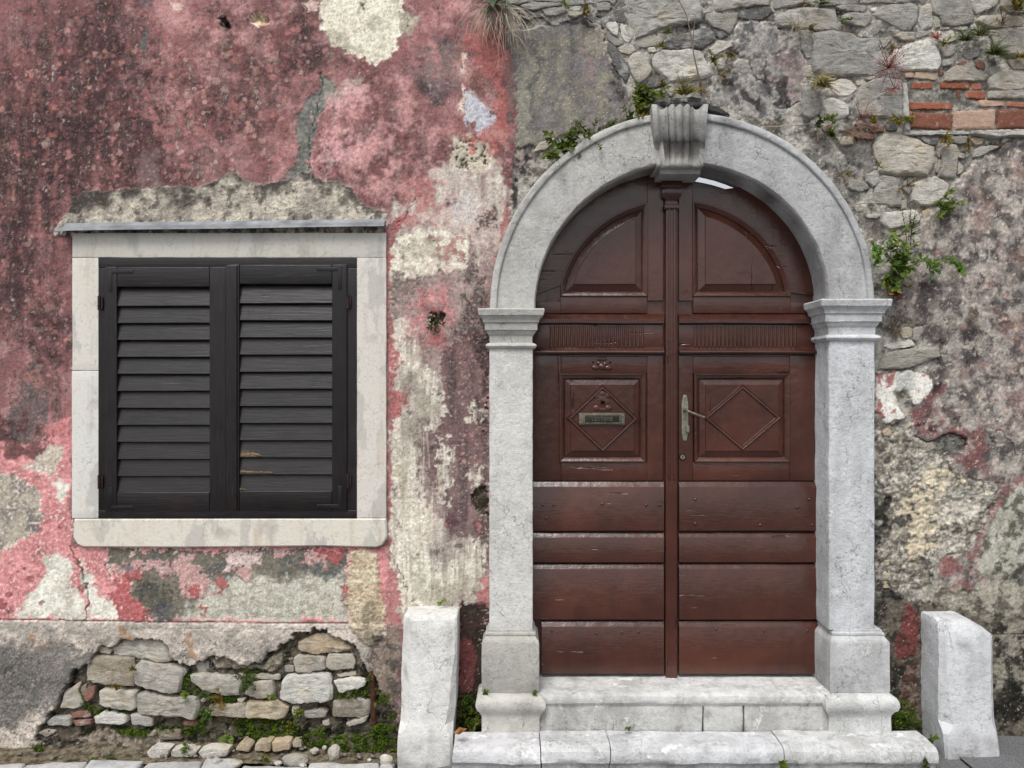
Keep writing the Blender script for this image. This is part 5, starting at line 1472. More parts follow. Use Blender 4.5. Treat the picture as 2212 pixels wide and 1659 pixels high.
# ================================================================= the double door
def lx(u): return PX(u, YD)
def lz(v): return PZ(v, YD)
dcx, dcz = lx(1456.5), lz(664)
kd = S * (D + YD) / D
DRX, DRZ = 308 * kd, 296 * kd          # the leaf tops run a little behind the arch
def top_arc(u0, u1, n, drop=None):
    out = []
    for i in range(n + 1):
        u = u0 + (u1 - u0) * i / n
        x = lx(u)
        q = max(0.0, 1 - ((x - dcx) / DRX) ** 2)
        z = dcz + DRZ * math.sqrt(q)
        if drop: z -= drop(u)
        out.append((x, z))
    return out

def wood(name, vf, parent, grain='h', smooth=35):
    return mk(name, vf[0], vf[1], M['paint_' + grain], parent, smooth)

def board(name, u0, u1, v0, v1, y0, y1, parent, grain='h', b=.003, amp=.0008, seed=0.0):
    return wood(name, rbox(lx(u0), lx(u1), y0, y1, lz(v1), lz(v0), b, .05, amp, 18, seed), parent, grain)

def strip(name, pts, prof, parent, grain='h', closed=False):
    """sweep a small profile (offset to the left of travel, y) along x,z points"""
    V, F = [], []
    n = len(pts); m = len(prof)
    for i in range(n):
        p = Vector(pts[i])
        a = Vector(pts[i - 1] if (i > 0 or closed) else pts[i]); c = Vector(pts[(i + 1) % n] if (i < n - 1 or closed) else pts[i])
        d1 = (p - a).normalized() if (p - a).length > 1e-9 else None
        d2 = (c - p).normalized() if (c - p).length > 1e-9 else None
        d1 = d1 or d2; d2 = d2 or d1
        n1 = Vector((-d1.y, d1.x)); n2 = Vector((-d2.y, d2.x))
        w = n1 + n2
        w = w / max(.5, w.length_squared / 2)
        for o_, y in prof:
            q = p + w * o_
            V.append((q.x, y, q.y))
    for i in range(n if closed else n - 1):
        j = (i + 1) % n
        for k in range(m - 1):
            F.append((i * m + k, i * m + k + 1, j * m + k + 1, j * m + k))
    if not closed:
        F.append(tuple(range(m))); F.append(tuple((n - 1) * m + k for k in range(m))[::-1])
    bm = bmesh.new()
    vv = [bm.verts.new(v) for v in V]
    for q in F:
        try: bm.faces.new([vv[i] for i in q])
        except ValueError: pass
    bmesh.ops.recalc_face_normals(bm, faces=bm.faces)
    me = bpy.data.meshes.new(name); bm.to_mesh(me); bm.free()
    finish(me, M['paint_' + grain], 35)
    return link(name, me, parent)

def raised(name, poly, y_edge, y_field, bev, parent, grain='v'):
    """raised panel: field stands forward of its bevelled margin"""
    a = sum(poly[i][0] * poly[(i + 1) % len(poly)][1] - poly[(i + 1) % len(poly)][0] * poly[i][1] for i in range(len(poly)))
    if a < 0: poly = poly[::-1]
    ins = inset(poly, bev)
    ins2 = inset(poly, bev + .002)
    n = len(poly)
    V = [(x, .11, z) for x, z in poly] + [(x, y_edge, z) for x, z in poly] + [(x, y_field + .004, z) for x, z in ins] + [(x, y_field, z) for x, z in ins2]
    F = []
    for r in range(3):
        for i in range(n):
            j = (i + 1) % n
            F.append((r * n + j, r * n + i, (r + 1) * n + i, (r + 1) * n + j))
    F.append(tuple(3 * n + i for i in range(n)))
    return mk(name, V, F, M['paint_' + grain], parent, 25)

MP = [(-.003, .083), (-.003, YD - .006), (-.001, YD - .0095), (.003, YD - .0100), (.006, YD - .0085), (.021, YD + .0025), (.0225, YD + .006), (.0225, .09)]

def reed_mesh():
    h = (lz(704) - lz(750)) * .5
    w = .0068
    V, F = [], []
    n = 6
    for s in (-1, 1):
        for i in range(n + 1):
            t = math.pi * i / n
            V.append((-w * math.cos(t), -.0062 * math.sin(t), s * h))
    for i in range(n):
        F.append((i, i + 1, n + 2 + i, n + 1 + i))
    F.append(tuple(range(n + 1))[::-1]); F.append(tuple(n + 1 + i for i in range(n + 1)))
    me = bpy.data.meshes.new('reed'); me.from_pydata(V, [], F); finish(me, M['paint_v'], 60)
    return me
REED = reed_mesh()
def dome_mesh(name, r, h, mat, n=10):
    V, F = [], []
    for k in range(4):
        t = k / 4 * math.pi / 2
        for i in range(n):
            a = 2 * math.pi * i / n
            V.append((r * math.cos(t) * math.cos(a), -h * math.sin(t), r * math.cos(t) * math.sin(a)))
    V.append((0, -h, 0))
    for k in range(3):
        for i in range(n):
            j = (i + 1) % n
            F.append((k * n + i, k * n + j, (k + 1) * n + j, (k + 1) * n + i))
    for i in range(n): F.append((3 * n + i, 3 * n + (i + 1) % n, 4 * n))
    me = bpy.data.meshes.new(name); me.from_pydata(V, [], F); finish(me, M[mat], 60)
    return me
NAIL = dome_mesh('nail', .0075, .005, 'paint_h')

def leaf(u0, u1, mirror):
    """one door leaf between sheet columns u0 (left) and u1 (right)"""
    d = thing('door_leaf', Vector((lx((u0 + u1) / 2), YD, lz(1455))))
    attach_to(d, DW)
    gap = lambda u: max(0.0, min(1.0, (u - 1420) / 10)) * 18 * kd
    if mirror:
        gap = lambda u: max(0.0, min(1.0, (1606 - u) / 40)) * 21 * kd if u < 1606 else 0.0
    # ground boards of the leaf with an arched head
    bu0, bu1 = (1456, u1) if mirror else (u0, 1450)
    arc = top_arc(bu0, bu1, 40, gap)
    out = [(lx(bu0) + .0, lz(1458)), (lx(bu1), lz(1458))] + arc[::-1]
    wood('backing', prism(out, YD + .013, YD + .045), d, 'v')
    s0, s1 = (1497, 1706) if mirror else (1212, 1398)        # panel columns
    # stiles and the arched rail, proud of the backing
    mid0, mid1 = (1466, s0) if mirror else (s1, 1433)
    out0, out1 = (s1, u1) if mirror else (u0, s0)
    # inner stile runs the full height beside the meeting edge
    za = [z for x, z in top_arc(mid0, mid1, 6, gap)]
    wood('stile', prism([(lx(mid0), lz(650)), (lx(mid1), lz(650))] + top_arc(mid0, mid1, 6, gap)[::-1], YD, YD + .02, .002), d, 'v')
    board('stile', mid0, mid1, 768, 1038, YD, YD + .02, d, 'v', seed=1)
    board('stile', out0 + (0 if mirror else 0), out1, 768, 1038, YD, YD + .02, d, 'v', seed=2)
    # curved outer rail around the half-round panel
    pin, pout = [], []
    prx, prz = (250 * kd, 231 * kd) if not mirror else (252 * kd, 231 * kd)
    pcx = lx(1456.5)
    ua, ub = (s0, s1)
    N = 30
    for i in range(N + 1):
        u = ua + (ub - ua) * i / N
        x = lx(u)
        q = max(0.0, 1 - ((x - pcx) / prx) ** 2)
        pin.append((x, lz(664) + prz * math.sqrt(q)))
    zbot = lz(640)
    pin = [(x, max(z, zbot)) for x, z in pin]
    # ring of quads between the panel edge and the leaf's curved top
    V, F = [], []
    NR = 36
    for i in range(NR + 1):
        if mirror:
            uo = ua + (u1 - ua) * (1 - (1 - i / NR) ** 1.6)
            ui = ua + (ub - ua) * (1 - (1 - i / NR) ** 1.6)
        else:
            uo = u0 + (ub - u0) * (i / NR) ** 1.6
            ui = ua + (ub - ua) * (i / NR) ** 1.6
        xo = lx(uo); zo = dcz + DRZ * math.sqrt(max(0, 1 - ((xo - dcx) / DRX) ** 2)) - (gap(uo) if gap else 0)
        xi = lx(ui); zi = lz(664) + prz * math.sqrt(max(0, 1 - ((xi - pcx) / prx) ** 2))
        zo = max(zo, zbot + .0005); zi = max(zi, zbot)
        V += [(xi, YD + .02, zi), (xi, YD, zi), (xo, YD, zo), (xo, YD + .02, zo)]
    for i in range(NR):
        for k in range(4):
            k2 = (k + 1) % 4
            F.append((i * 4 + k, i * 4 + k2, (i + 1) * 4 + k2, (i + 1) * 4 + k))
    F.append((0, 1, 2, 3)); F.append(tuple(NR * 4 + k for k in (3, 2, 1, 0)))
    wood('arched_rail', (V, F), d, 'h', 30)
    # half-round panel with moulding, each ring drawn at its own offset
    xa_, xb_ = lx(ua), lx(ub)
    def dring(off):
        x0, x1, zb_ = xa_ + off, xb_ - off, zbot + off
        rx_, rz_ = prx - off, prz - off
        zc_ = lz(664)
        # clip the arc where it meets the bottom edge
        lim = rx_ * math.sqrt(max(0, 1 - ((zb_ - zc_) / rz_) ** 2)) if zb_ > zc_ else rx_
        if mirror: x1 = min(x1, pcx + lim)
        else: x0 = max(x0, pcx - lim)
        pts = [(x0, zb_), (x1, zb_)]
        for i in range(N + 1):
            t = i / N
            t = 1 - (1 - t) ** 1.6 if mirror else t ** 1.6
            x = x1 + (x0 - x1) * (1 - t if mirror else t) if not mirror else x1 + (x0 - x1) * t
            if mirror:
                x = x1 + (x0 - x1) * (1 - (1 - i / N) ** 1.0)
                x = x1 - (x1 - x0) * (i / N) ** 1.5
            else:
                x = x1 - (x1 - x0) * (1 - (1 - i / N) ** 1.5)
            q = max(0.0, 1 - ((x - pcx) / rx_) ** 2)
            pts.append((x, max(zb_ + .0002, zc_ + rz_ * math.sqrt(q))))
        return pts
    def loft(name, specs, cap, grain):
        V, F = [], []
        m_ = None
        for off, y in specs:
            r_ = dring(off); m_ = len(r_)
            V += [(x, y, z) for x, z in r_]
        for k in range(len(specs) - 1):
            for i in range(m_):
                j = (i + 1) % m_
                F.append((k * m_ + i, k * m_ + j, (k + 1) * m_ + j, (k + 1) * m_ + i)[::-1])
        if cap:
            F.append(tuple((len(specs) - 1) * m_ + i for i in range(m_)))
        return wood(name, (V, F), d, grain, 28)
    loft('panel_moulding', [(o_, y_) for o_, y_ in MP], False, 'h')
    loft('panel', [(.019, .11), (.019, YD + .010), (.054, YD - .004), (.056, YD - .008)], True, 'v')
    # rails below it: plain rail, ledge, reeded band, roll
    r0, r1 = (1466, u1) if mirror else (u0, 1433)
    board('rail', s0 - (0 if mirror else 2), s1 + (2 if mirror else 0), 641, 677, YD - .003, YD + .02, d, 'h', seed=3)
    board('rail', out0, out1, 652, 677, YD - .001, YD + .02, d, 'h', seed=3.5)
    strip('ledge', [(lx(r0), lz(690)), (lx((r0 * 2 + r1) / 3), lz(689)), (lx((r0 + 2 * r1) / 3), lz(690.5)), (lx(r1), lz(690))], [(.026, .085), (.026, YD + .004), (.024, YD + .001), (.003, YD - .013), (.000, YD - .016), (-.018, YD - .016), (-.021, YD - .012), (-.021, .085)], d, 'h')
    board('reed_backing', r0, r1, 701, 752, YD - .001, YD + .02, d, 'h', seed=5)
    q0, q1 = (1497, 1722) if mirror else (1186, 1392)
    nre = int((q1 - q0) / 8.6)
    for i in range(nre):
        u = q0 + (q1 - q0) * (i + .5) / nre
        o = link('reed', REED, d, None, Vector((lx(u), YD - .0005, (lz(704) + lz(750)) / 2)))
    # roll moulding
    zr_ = lz(760)
    rp = [(.022, .09), (.021, YD - .001), (.010, YD - .010), (.008, YD - .012), (.0065, YD - .018), (.003, YD - .024), (-.003, YD - .026), (-.009, YD - .023), (-.012, YD - .015), (-.013, .09)]
    strip('roll_moulding', [(lx(r0), zr_), (lx((r0 + r1) / 2), zr_ + .001), (lx(r1), zr_)], rp, d, 'h')
    # square panel
    t0, t1 = (s0 + 3, s1 - 1) if mirror else (1209, 1393)
    v0, v1 = 808, 998
    board('rail', s0, s1, 770, v0 - 1, YD, YD + .02, d, 'h', seed=6)
    board('rail', s0, s1, v1 + 1, 1038, YD, YD + .02, d, 'h', seed=7)
    sq = [(lx(t0), lz(v1)), (lx(t1), lz(v1)), (lx(t1), lz(v0)), (lx(t0), lz(v0))]
    strip('panel_moulding', sq, MP, d, 'h', True)
    raised('panel', inset(sq, .018), YD + .012, YD - .004, .032, d, 'v')
    cu, cv = ((1603, 901) if mirror else (1301, 903))
    w, h = (78, 66) if mirror else (71, 67)
    dia = [(lx(cu), lz(cv + h)), (lx(cu + w), lz(cv)), (lx(cu), lz(cv - h)), (lx(cu - w), lz(cv))]
    strip('lozenge_bead', dia, [(-.010, YD + .001), (-.010, YD - .005), (-.0055, YD - .0115), (-.002, YD - .0095), (.0005, YD - .0095), (.0045, YD - .0115), (.009, YD - .005), (.009, YD + .001)], d, 'h', True)
    # broad boards at the foot, each with a sloping upper edge
    for k, (va, vb) in enumerate(((1040, 1146), (1149, 1214), (1217, 1337), (1341, 1454))):
        a_, b_ = r0, r1
        if not mirror and k == 3: a_ = 1170
        z_t, z_b = lz(va), lz(vb)
        pr = [(z_b, .11), (z_b, YD - .010), (z_b + .003, YD - .014), (z_t - .026, YD - .0145), (z_t - .022, YD - .0125), (z_t - .002, YD + .0005), (z_t, YD + .011), (z_t, .108)]
        n = 22
        V, F = [], []
        for i in range(n + 1):
            x = lx(a_) + (lx(b_) - lx(a_)) * i / n
            for z, y in pr: V.append((x, y, z))
        m = len(pr)
        for i in range(n):
            for q in range(m):
                q2 = (q + 1) % m
                F.append((i * m + q, (i + 1) * m + q, (i + 1) * m + q2, i * m + q2))
        F.append(tuple(range(m))); F.append(tuple(n * m + q for q in range(m))[::-1])
        wood('plank', (jitter(V, .0014, 9, k + (5 if mirror else 0)), F), d, 'h', 30)
    nails = [(1180, 1118), (1300, 1088), (1395, 1090), (1424, 1090), (1172, 1090), (1196, 1090), (1192, 1361), (1288, 1366), (1343, 1364), (1378, 1363)] if not mirror else \
            [(1545, 1357), (1648, 1361), (1742, 1361), (1500, 1130), (1640, 1133), (1752, 1133), (1500, 1078), (1745, 1078), (1720, 1095)]
    for (u, v) in nails:
        link('nail', NAIL, d, None, Vector((lx(u), YD - .0145, lz(v))))
    return d

def attach_to(o, parent):
    o.parent = parent
    o.location = Vector(o.location) - Vector(parent.location)

leafL = leaf(1148, 1434, False)
leafR = leaf(1463, 1772, True)
leafL['label'] = 'left door leaf with brass letter plate'
leafR['label'] = 'right door leaf with lever handle'

# meeting strip with its little carved head, on the left leaf
wood('meeting_strip', rbox(lx(1436), lx(1461), YD - .022, YD + .03, lz(1462), lz(452), .006, .05, .0012, 10, 3), leafL, 'v')
wood('strip_bead', rbox(lx(1441), lx(1446), YD - .028, YD - .018, lz(1035), lz(452), .003, .05, .0006, 10, 4), leafL, 'v')
wood('strip_bead', rbox(lx(1452), lx(1457), YD - .028, YD - .018, lz(1035), lz(452), .003, .05, .0006, 10, 4), leafL, 'v')
hp = [(392, .0), (393, .022), (404, .024), (408, .018), (420, .022), (428, .016), (434, .008), (440, .012), (444, .012), (446, .020), (452, .021), (456, .014), (456, .0)]
V_, F_ = [], []
for v, e in hp:
    half = 14 + e * 330 if v < 430 else 10 + e * 260
    for (a, b) in ((-1, 0), (-1, 1), (1, 1), (1, 0)):
        V_.append((lx(1448.5 + a * half), YD + .02 - b * (.032 + e), lz(v)))
for k in range(len(hp) - 1):
    for i in range(4):
        j = (i + 1) % 4
        F_.append((k * 4 + i, k * 4 + j, (k + 1) * 4 + j, (k + 1) * 4 + i)[::-1])
F_.append((0, 1, 2, 3)); F_.append(tuple(len(hp) * 4 - 4 + i for i in range(4))[::-1])
wood('strip_head', (V_, F_), leafL, 'v', 30)

# remains of a carved escutcheon and of an ornament above
def lump(name, cu, cv, spec, parent, yb, mat='paint_h'):
    parts = []
    for (du, dv, ru, rv, h) in spec:
        V, F = [], []
        n, r = 12, 4
        for k in range(r):
            t = k / r * math.pi / 2
            for i in range(n):
                a = 2 * math.pi * i / n
                V.append((lx(cu + du + ru * math.cos(t) * math.cos(a)), yb - h * math.sin(t), lz(cv + dv + rv * math.cos(t) * math.sin(a))))
        V.append((lx(cu + du), yb - h, lz(cv + dv)))
        for k in range(r - 1):
            for i in range(n):
                j = (i + 1) % n
                F.append((k * n + i, (k + 1) * n + i, (k + 1) * n + j, k * n + j))
        for i in range(n): F.append(((r - 1) * n + i, r * n, (r - 1) * n + (i + 1) % n))
        parts.append((V, F))
    V, F = join(*parts)
    return mk(name, jitter(V, .001, 90, 2), F, M[mat], parent, 60)
lump('ornament', 1300, 790, [(0, 2, 9, 7, .008), (-14, 4, 9, 5, .006), (14, 5, 9, 6, .007), (-6, -5, 6, 4, .005), (8, -4, 6, 4, .006), (0, -14, 12, 5, .003)], leafL, YD - .0005)
lump('escutcheon', 1301, 869, [(0, 0, 17, 17, .0035), (-12, -12, 7, 7, .0035), (12, -13, 7, 7, .0035), (-13, 13, 8, 7, .0045), (13, 13, 8, 7, .0045), (0, -18, 10, 6, .003), (0, 15, 9, 6, .003)], leafL, YD - .004)
mk('keyhole', *rbox(lx(1297), lx(1306), YD - .0085, YD - .006, lz(873.5), lz(865.5), .001), M['black_void'], leafL)
for uu in (1281, 1318):
    mk('screw_hole', *rbox(lx(uu - 2), lx(uu + 2), YD - .0015, YD + .002, lz(785), lz(781), .0008), M['black_void'], leafL)

# letter plate
yl = YD - .009
lp = mk('letter_plate', *rbox(lx(1250), lx(1349), yl - .006, yl + .006, lz(917), lz(892), .002, .05), M['old_brass'], leafL)
strip_m = [(lx(1262), lz(914)), (lx(1338), lz(914)), (lx(1338), lz(896)), (lx(1262), lz(896))]
fr = strip('letter_frame', strip_m, [(-.003, yl - .005), (-.002, yl - .010), (.002, yl - .011), (.0045, yl - .006)], leafL, 'h', True)
fr.data.materials[0] = M['old_brass']
fl_ = mk('letter_flap', *rbox(lx(1264), lx(1336), yl - .0085, yl - .004, lz(912), lz(899), .0012, .05), M['dark_brass'], leafL)
SCREW = dome_mesh('screw', .0038, .002, 'dull_plate')
for (u, v) in ((1254.5, 897), (1344.5, 897), (1254.5, 912.5), (1344.5, 912.5)):
    link('screw', SCREW, leafL, None, Vector((lx(u), yl - .0058, lz(v))))
cu = bpy.data.curves.new('lettering', 'FONT')
cu.body = 'LETTERE'
cu.size = .0235
cu.align_x = 'CENTER'; cu.align_y = 'CENTER'
cu.extrude = .0008
cu.space_character = 1.12
to = bpy.data.objects.new('lettering_tmp', cu)
C.objects.link(to)
bpy.context.view_layer.update()
dg = bpy.context.evaluated_depsgraph_get()
tm = bpy.data.meshes.new_from_object(to.evaluated_get(dg))
bpy.data.objects.remove(to)
R90 = Matrix.Rotation(math.radians(90), 4, 'X')
tm.transform(Matrix.Translation((lx(1300), yl - .0088, lz(905.5))) @ R90)
tm.name = 'lettering'
tm.materials.clear(); tm.materials.append(M['old_brass'])
link('lettering', tm, leafL)

# lever handle set
yh = YD
hv, hf = rbox(lx(1472.0), lx(1486.5), yh - .005, yh + .004, lz(952), lz(853), .0024, .03)
# round the two ends
ctop, cbot, hw = lz(853), lz(952), (lx(1486.5) - lx(1472)) / 2
cxh = (lx(1472) + lx(1486.5)) / 2
hv2 = []
for v in hv:
    v = Vector(v)
    for zc_, s in ((ctop, 1), (cbot, -1)):
        d_ = (v.z - (zc_ - s * hw)) * s
        if d_ > 0:
            k = math.sqrt(max(0, 1 - min(1, d_ / hw) ** 2))
            v.x = cxh + (v.x - cxh) * max(.35, k)
    hv2.append(v)
mk('handle_plate', hv2, hf, M['dull_plate'], leafR)
p0 = Vector((lx(1477), yh - .004, lz(886)))
mk('lever', *tube([p0, p0 + Vector((.001, -.02, 0)), p0 + Vector((.003, -.045, -.001)), p0 + Vector((.014, -.052, -.006)), p0 + Vector((.05, -.054, -.020)), p0 + Vector((.083, -.054, -.032))], .0062, 10), M['old_brass'], leafR, 60)
mk('thumb_turn', *rbox(lx(1481), lx(1488), yh - .016, yh - .004, lz(934), lz(918), .003, .02), M['dull_plate'], leafR)
mk('lock_ring', *tube([(lx(1474), yh - .004, lz(987)), (lx(1474), yh + .004, lz(987))], .0155, 16), M['black_void'], leafR, 40)
mk('lock_cylinder', *tube([(lx(1474), yh - .007, lz(987)), (lx(1474), yh + .002, lz(987))], .011, 16), M['dull_plate'], leafR, 40)
mk('lock_slot', *rbox(lx(1473.3), lx(1475), yh - .0078, yh - .006, lz(990), lz(985), .0003), M['black_void'], leafR)
for v in (859, 946):
    link('screw', SCREW, leafR, None, Vector((lx(1479.5), yh - .005, lz(v))))

# ================================================================= window
LWASH = rgb(214, 211, 203)
sur = thing('window_surround', P(495, 1182, 0)); attach_to(sur, house)
def lw(name, u0, u1, v0, v1, yf=-.016, b=.002, amp=.0018, seed=0.0, col=LWASH, parent=sur):
    return mk(name, *rbox(PX(u0, yf), PX(u1, yf), yf, .06, PZ(v1, yf), PZ(v0, yf), b, .04, amp, 16, seed), M['limewash'], parent, 40, col)
lw('lintel', 156, 834, 503, 556, seed=1, col=rgb(204, 201, 193))
lw('jamb_stone', 156, 213.5, 556.6, 800, -.0155, seed=2)
lw('jamb_stone', 155, 213.5, 801, 1119, -.0165, seed=3, col=rgb(214, 213, 208))
lw('jamb_stone', 769, 834, 556.6, 1119, -.0158, seed=4, col=rgb(212, 207, 200))
sill = [(160, 1121), (834, 1120), (836, 1160), (826, 1178), (812, 1183), (700, 1180), (400, 1183), (180, 1182), (166, 1176), (157, 1160)]
sillp = [(PX(u, -.02), PZ(v, -.02)) for u, v in sill]
mk('sill', *prism(sillp, -.021, .05, .006), M['limewash'], sur, 35, rgb(216, 211, 199))

# shutters: frame, two leaves, slats
SF = -.018
def sx(u, y=SF): return PX(u, y)
def szz(v, y=SF): return PZ(v, y)
def sb(name, u0, u1, v0, v1, y0, y1, parent, grain, b=.002, amp=.0004, seed=0.0):
    return mk(name, *rbox(sx(u0), sx(u1), y0, y1, szz(v1), szz(v0), b, .08, amp, 12, seed), M['stain_' + grain], parent, 35)
wf = thing('window_frame', P(490, 1120, 0)); attach_to(wf, house)
sb('frame_bar', 212, 771, 556, 579, -.018, .05, wf, 'h')
sb('frame_bar', 212, 771, 1102, 1120, -.018, .05, wf, 'h')
sb('frame_bar', 212, 228, 579.4, 1101.6, -.0175, .05, wf, 'v')
sb('frame_bar', 748, 771, 579.4, 1101.6, -.0175, .05, wf, 'v')
mk('dark_interior', *rbox(sx(226), sx(750), .022, .03, szz(1104), szz(576), .001), M['black_void'], wf)

def slat_mesh(w, pitch):
    # board tilted outwards at its lower edge
    hw = w / 2
    th = .0065
    dz = pitch * .60; dy = .012
    V = []
    nseg = 8
    F = []
    prof = [(dy * -1.0, -dz), (dy * -1.0 - .002, -dz + .003), (-dy * -1.0 - .004, dz), (-dy * -1.0 + th - .004, dz), (dy * -1.0 + th, -dz)]
    m = len(prof)
    for i in range(nseg + 1):
        x = -hw + w * i / nseg
        for y, z in prof:
            V.append((x, y, z))
    for i in range(nseg):
        for k in range(m):
            k2 = (k + 1) % m
            F.append((i * m + k, (i + 1) * m + k, (i + 1) * m + k2, i * m + k2)[::-1])
    F.append(tuple(range(m))[::-1]); F.append(tuple(nseg * m + k for k in range(m)))
    bm = bmesh.new(); vv = [bm.verts.new(v) for v in V]
    for q in F: bm.faces.new([vv[i] for i in q])
    bmesh.ops.recalc_face_normals(bm, faces=bm.faces)
    me = bpy.data.meshes.new('slat'); bm.to_mesh(me); bm.free()
    finish(me, M['stain_h'], 30)
    return me

def shutter(parts, s0, s1, v0, v1, lab):
    t = thing('shutter', P((s0 + s1) / 2, 1100, 0)); attach_to(t, house); t['label'] = lab
    yb0, yb1 = -.026, .006
    for nm, a, b, c, d, g in parts:
        sb(nm, a, b, c, d, yb0 if nm != 'cover_strip' else -.034, yb1, t, g, .003)
    n = 12
    pitch = (szz(v0) - szz(v1)) / n
    me = slat_mesh(sx(s1) - sx(s0) + .004, pitch)
    for i in range(n):
        o = link('slat', me, t, None, Vector(((sx(s0) + sx(s1)) / 2, -.006, szz(v0) - pitch * (i + .5))))
        o.rotation_euler = (random.uniform(-.02, .02), random.uniform(-.004, .004), 0)
    return t, pitch
shL, pitch = shutter([('stile', 228, 254, 577, 1104, 'v'), ('stile', 454, 489, 577, 1104, 'v'), ('rail', 254.4, 453.6, 577.5, 620, 'h'), ('rail', 254.4, 453.6, 1063, 1103.5, 'h')], 254, 454, 621, 1062, 'left louvred shutter leaf, intact')
shR, _ = shutter([('stile', 494, 518, 572, 1104, 'v'), ('stile', 718, 750, 572, 1104, 'v'), ('rail', 518.4, 717.6, 572.5, 614, 'h'), ('rail', 518.4, 717.6, 1060, 1103.5, 'h'), ('cover_strip', 489.5, 514, 574, 1103, 'v')], 518, 718, 615, 1059, 'right louvred shutter leaf with rotten lower slats')
def hinge(u, v, parent):
    a = mk('hinge', *join(tube([(sx(u), -.032, szz(v + 15)), (sx(u), -.032, szz(v - 15))], .0062, 10), rbox(sx(u) - .004, sx(u) + .014, -.0285, -.024, szz(v + 13), szz(v - 13), .001)), M['black_iron'], parent, 40)
hinge(217.5, 655, shL); hinge(217.5, 1040, shL); hinge(752.5, 652, shR); hinge(752.5, 1038, shR)
for u, v, pr_ in ((240, 605, shL), (240, 1078, shL), (735, 600, shR), (735, 1075, shR)):
    s = 1 if u < 500 else -1
    mk('corner_iron', *join(rbox(sx(u - 4), sx(u + 4), -.0285, -.024, szz(v + 26), szz(v - 26), .001), rbox(sx(min(u, u + s * 50)), sx(max(u, u + s * 50)), -.0284, -.024, szz(v + (22 if v > 800 else -14)), szz(v + (14 if v > 800 else -22)), .001)), M['stain_v'], pr_, 35)
# rotten, broken edges of three slats
def rot(name, u0, u1, v, h, parent, yv, seed):
    rr = random.Random(seed)
    V, F = [], []
    n = 16
    for i in range(n + 1):
        f = i / n
        u = u0 + (u1 - u0) * f
        hh = h * (1 - f) ** .6 * rr.uniform(.5, 1.0) + .6
        y = yv - rr.uniform(.002, .006)
        V += [(sx(u), yv + .008, szz(v - hh)), (sx(u), y, szz(v - hh * .9)), (sx(u), y - rr.uniform(0, .004), szz(v - hh * .4)), (sx(u), y + .001, szz(v + rr.uniform(0, 1.5))), (sx(u), yv + .008, szz(v))]
    for i in range(n):
        for k in range(4):
            F.append((i * 5 + k, i * 5 + k + 1, (i + 1) * 5 + k + 1, (i + 1) * 5 + k)[::-1])
    return mk(name, V, F, M['rotten_wood'], parent, 25)
rot('rotten_edge', 521, 565, 985, 15, shR, -.018, 3)
rot('rotten_edge', 520, 590, 1021, 5, shR, -.018, 5)
rot('rotten_edge', 519, 530, 1058, 5, shR, -.018, 6)

# zinc drip strip over the window
zf = thing('drip_strip', P(480, 492, 0)); attach_to(zf, house)
y2 = -.060
A = [P(138, 482, -.004), P(834, 480, -.004)]
V_ = []
nn = 30
F_ = []
for i in range(nn + 1):
    f = i / nn
    back = Vector((PX(142 + 690 * f), .0, PZ(488 - 9 * f)))
    back0 = Vector((back.x, .0, back.z + .010))
    wob = .002 * math.sin(f * 9) - (.0 if f > .05 else (.05 - f) * .12)
    fx = PX(118 + 712 * f, y2)
    fz = PZ(495 - 10 * f, y2) + wob * .4
    V_ += [back0 + Vector((0, -.012, 0)), back + Vector((0, -.013, 0)), Vector((fx, y2, fz)), Vector((fx, y2 - .0005, fz - .007)), Vector((fx, y2 + .003, fz - .0075)), Vector((fx, y2 + .004, fz - .002)), back + Vector((0, -.010, -.004)), back0 + Vector((0, .0, 0))]
m = 8
for i in range(nn):
    for k in range(m):
        k2 = (k + 1) % m
        F_.append((i * m + k, i * m + k2, (i + 1) * m + k2, (i + 1) * m + k)[::-1])
F_.append(tuple(range(m))); F_.append(tuple(nn * m + k for k in range(m))[::-1])
mk('zinc_sheet', V_, [q[::-1] for q in F_], M['zinc'], zf, 25)
# iron peg in the broken hole, rusty pipe at the wall's foot
mk('iron_peg', *tube([P(481, 35, -.03), P(486, 45, -.012), P(490, 52, .02)], .011, 6), M['black_iron'], house, 40)
mk('iron_peg', *tube([P(492, 44, -.012), P(491, 55, .015)], .006, 6), M['black_iron'], house, 40)
pipe = mk('iron_pipe', *tube([P(803, 1448, .01), P(805, 1480, .0), P(806, 1520, -.004), P(808, 1560, -.01), P(810, 1592, -.012)], .013, 8, .012), M['rusty_iron'], None, 50)
props(pipe, 'rusty iron pipe standing upright in the mossy hole of the pink wall', 'pipe')

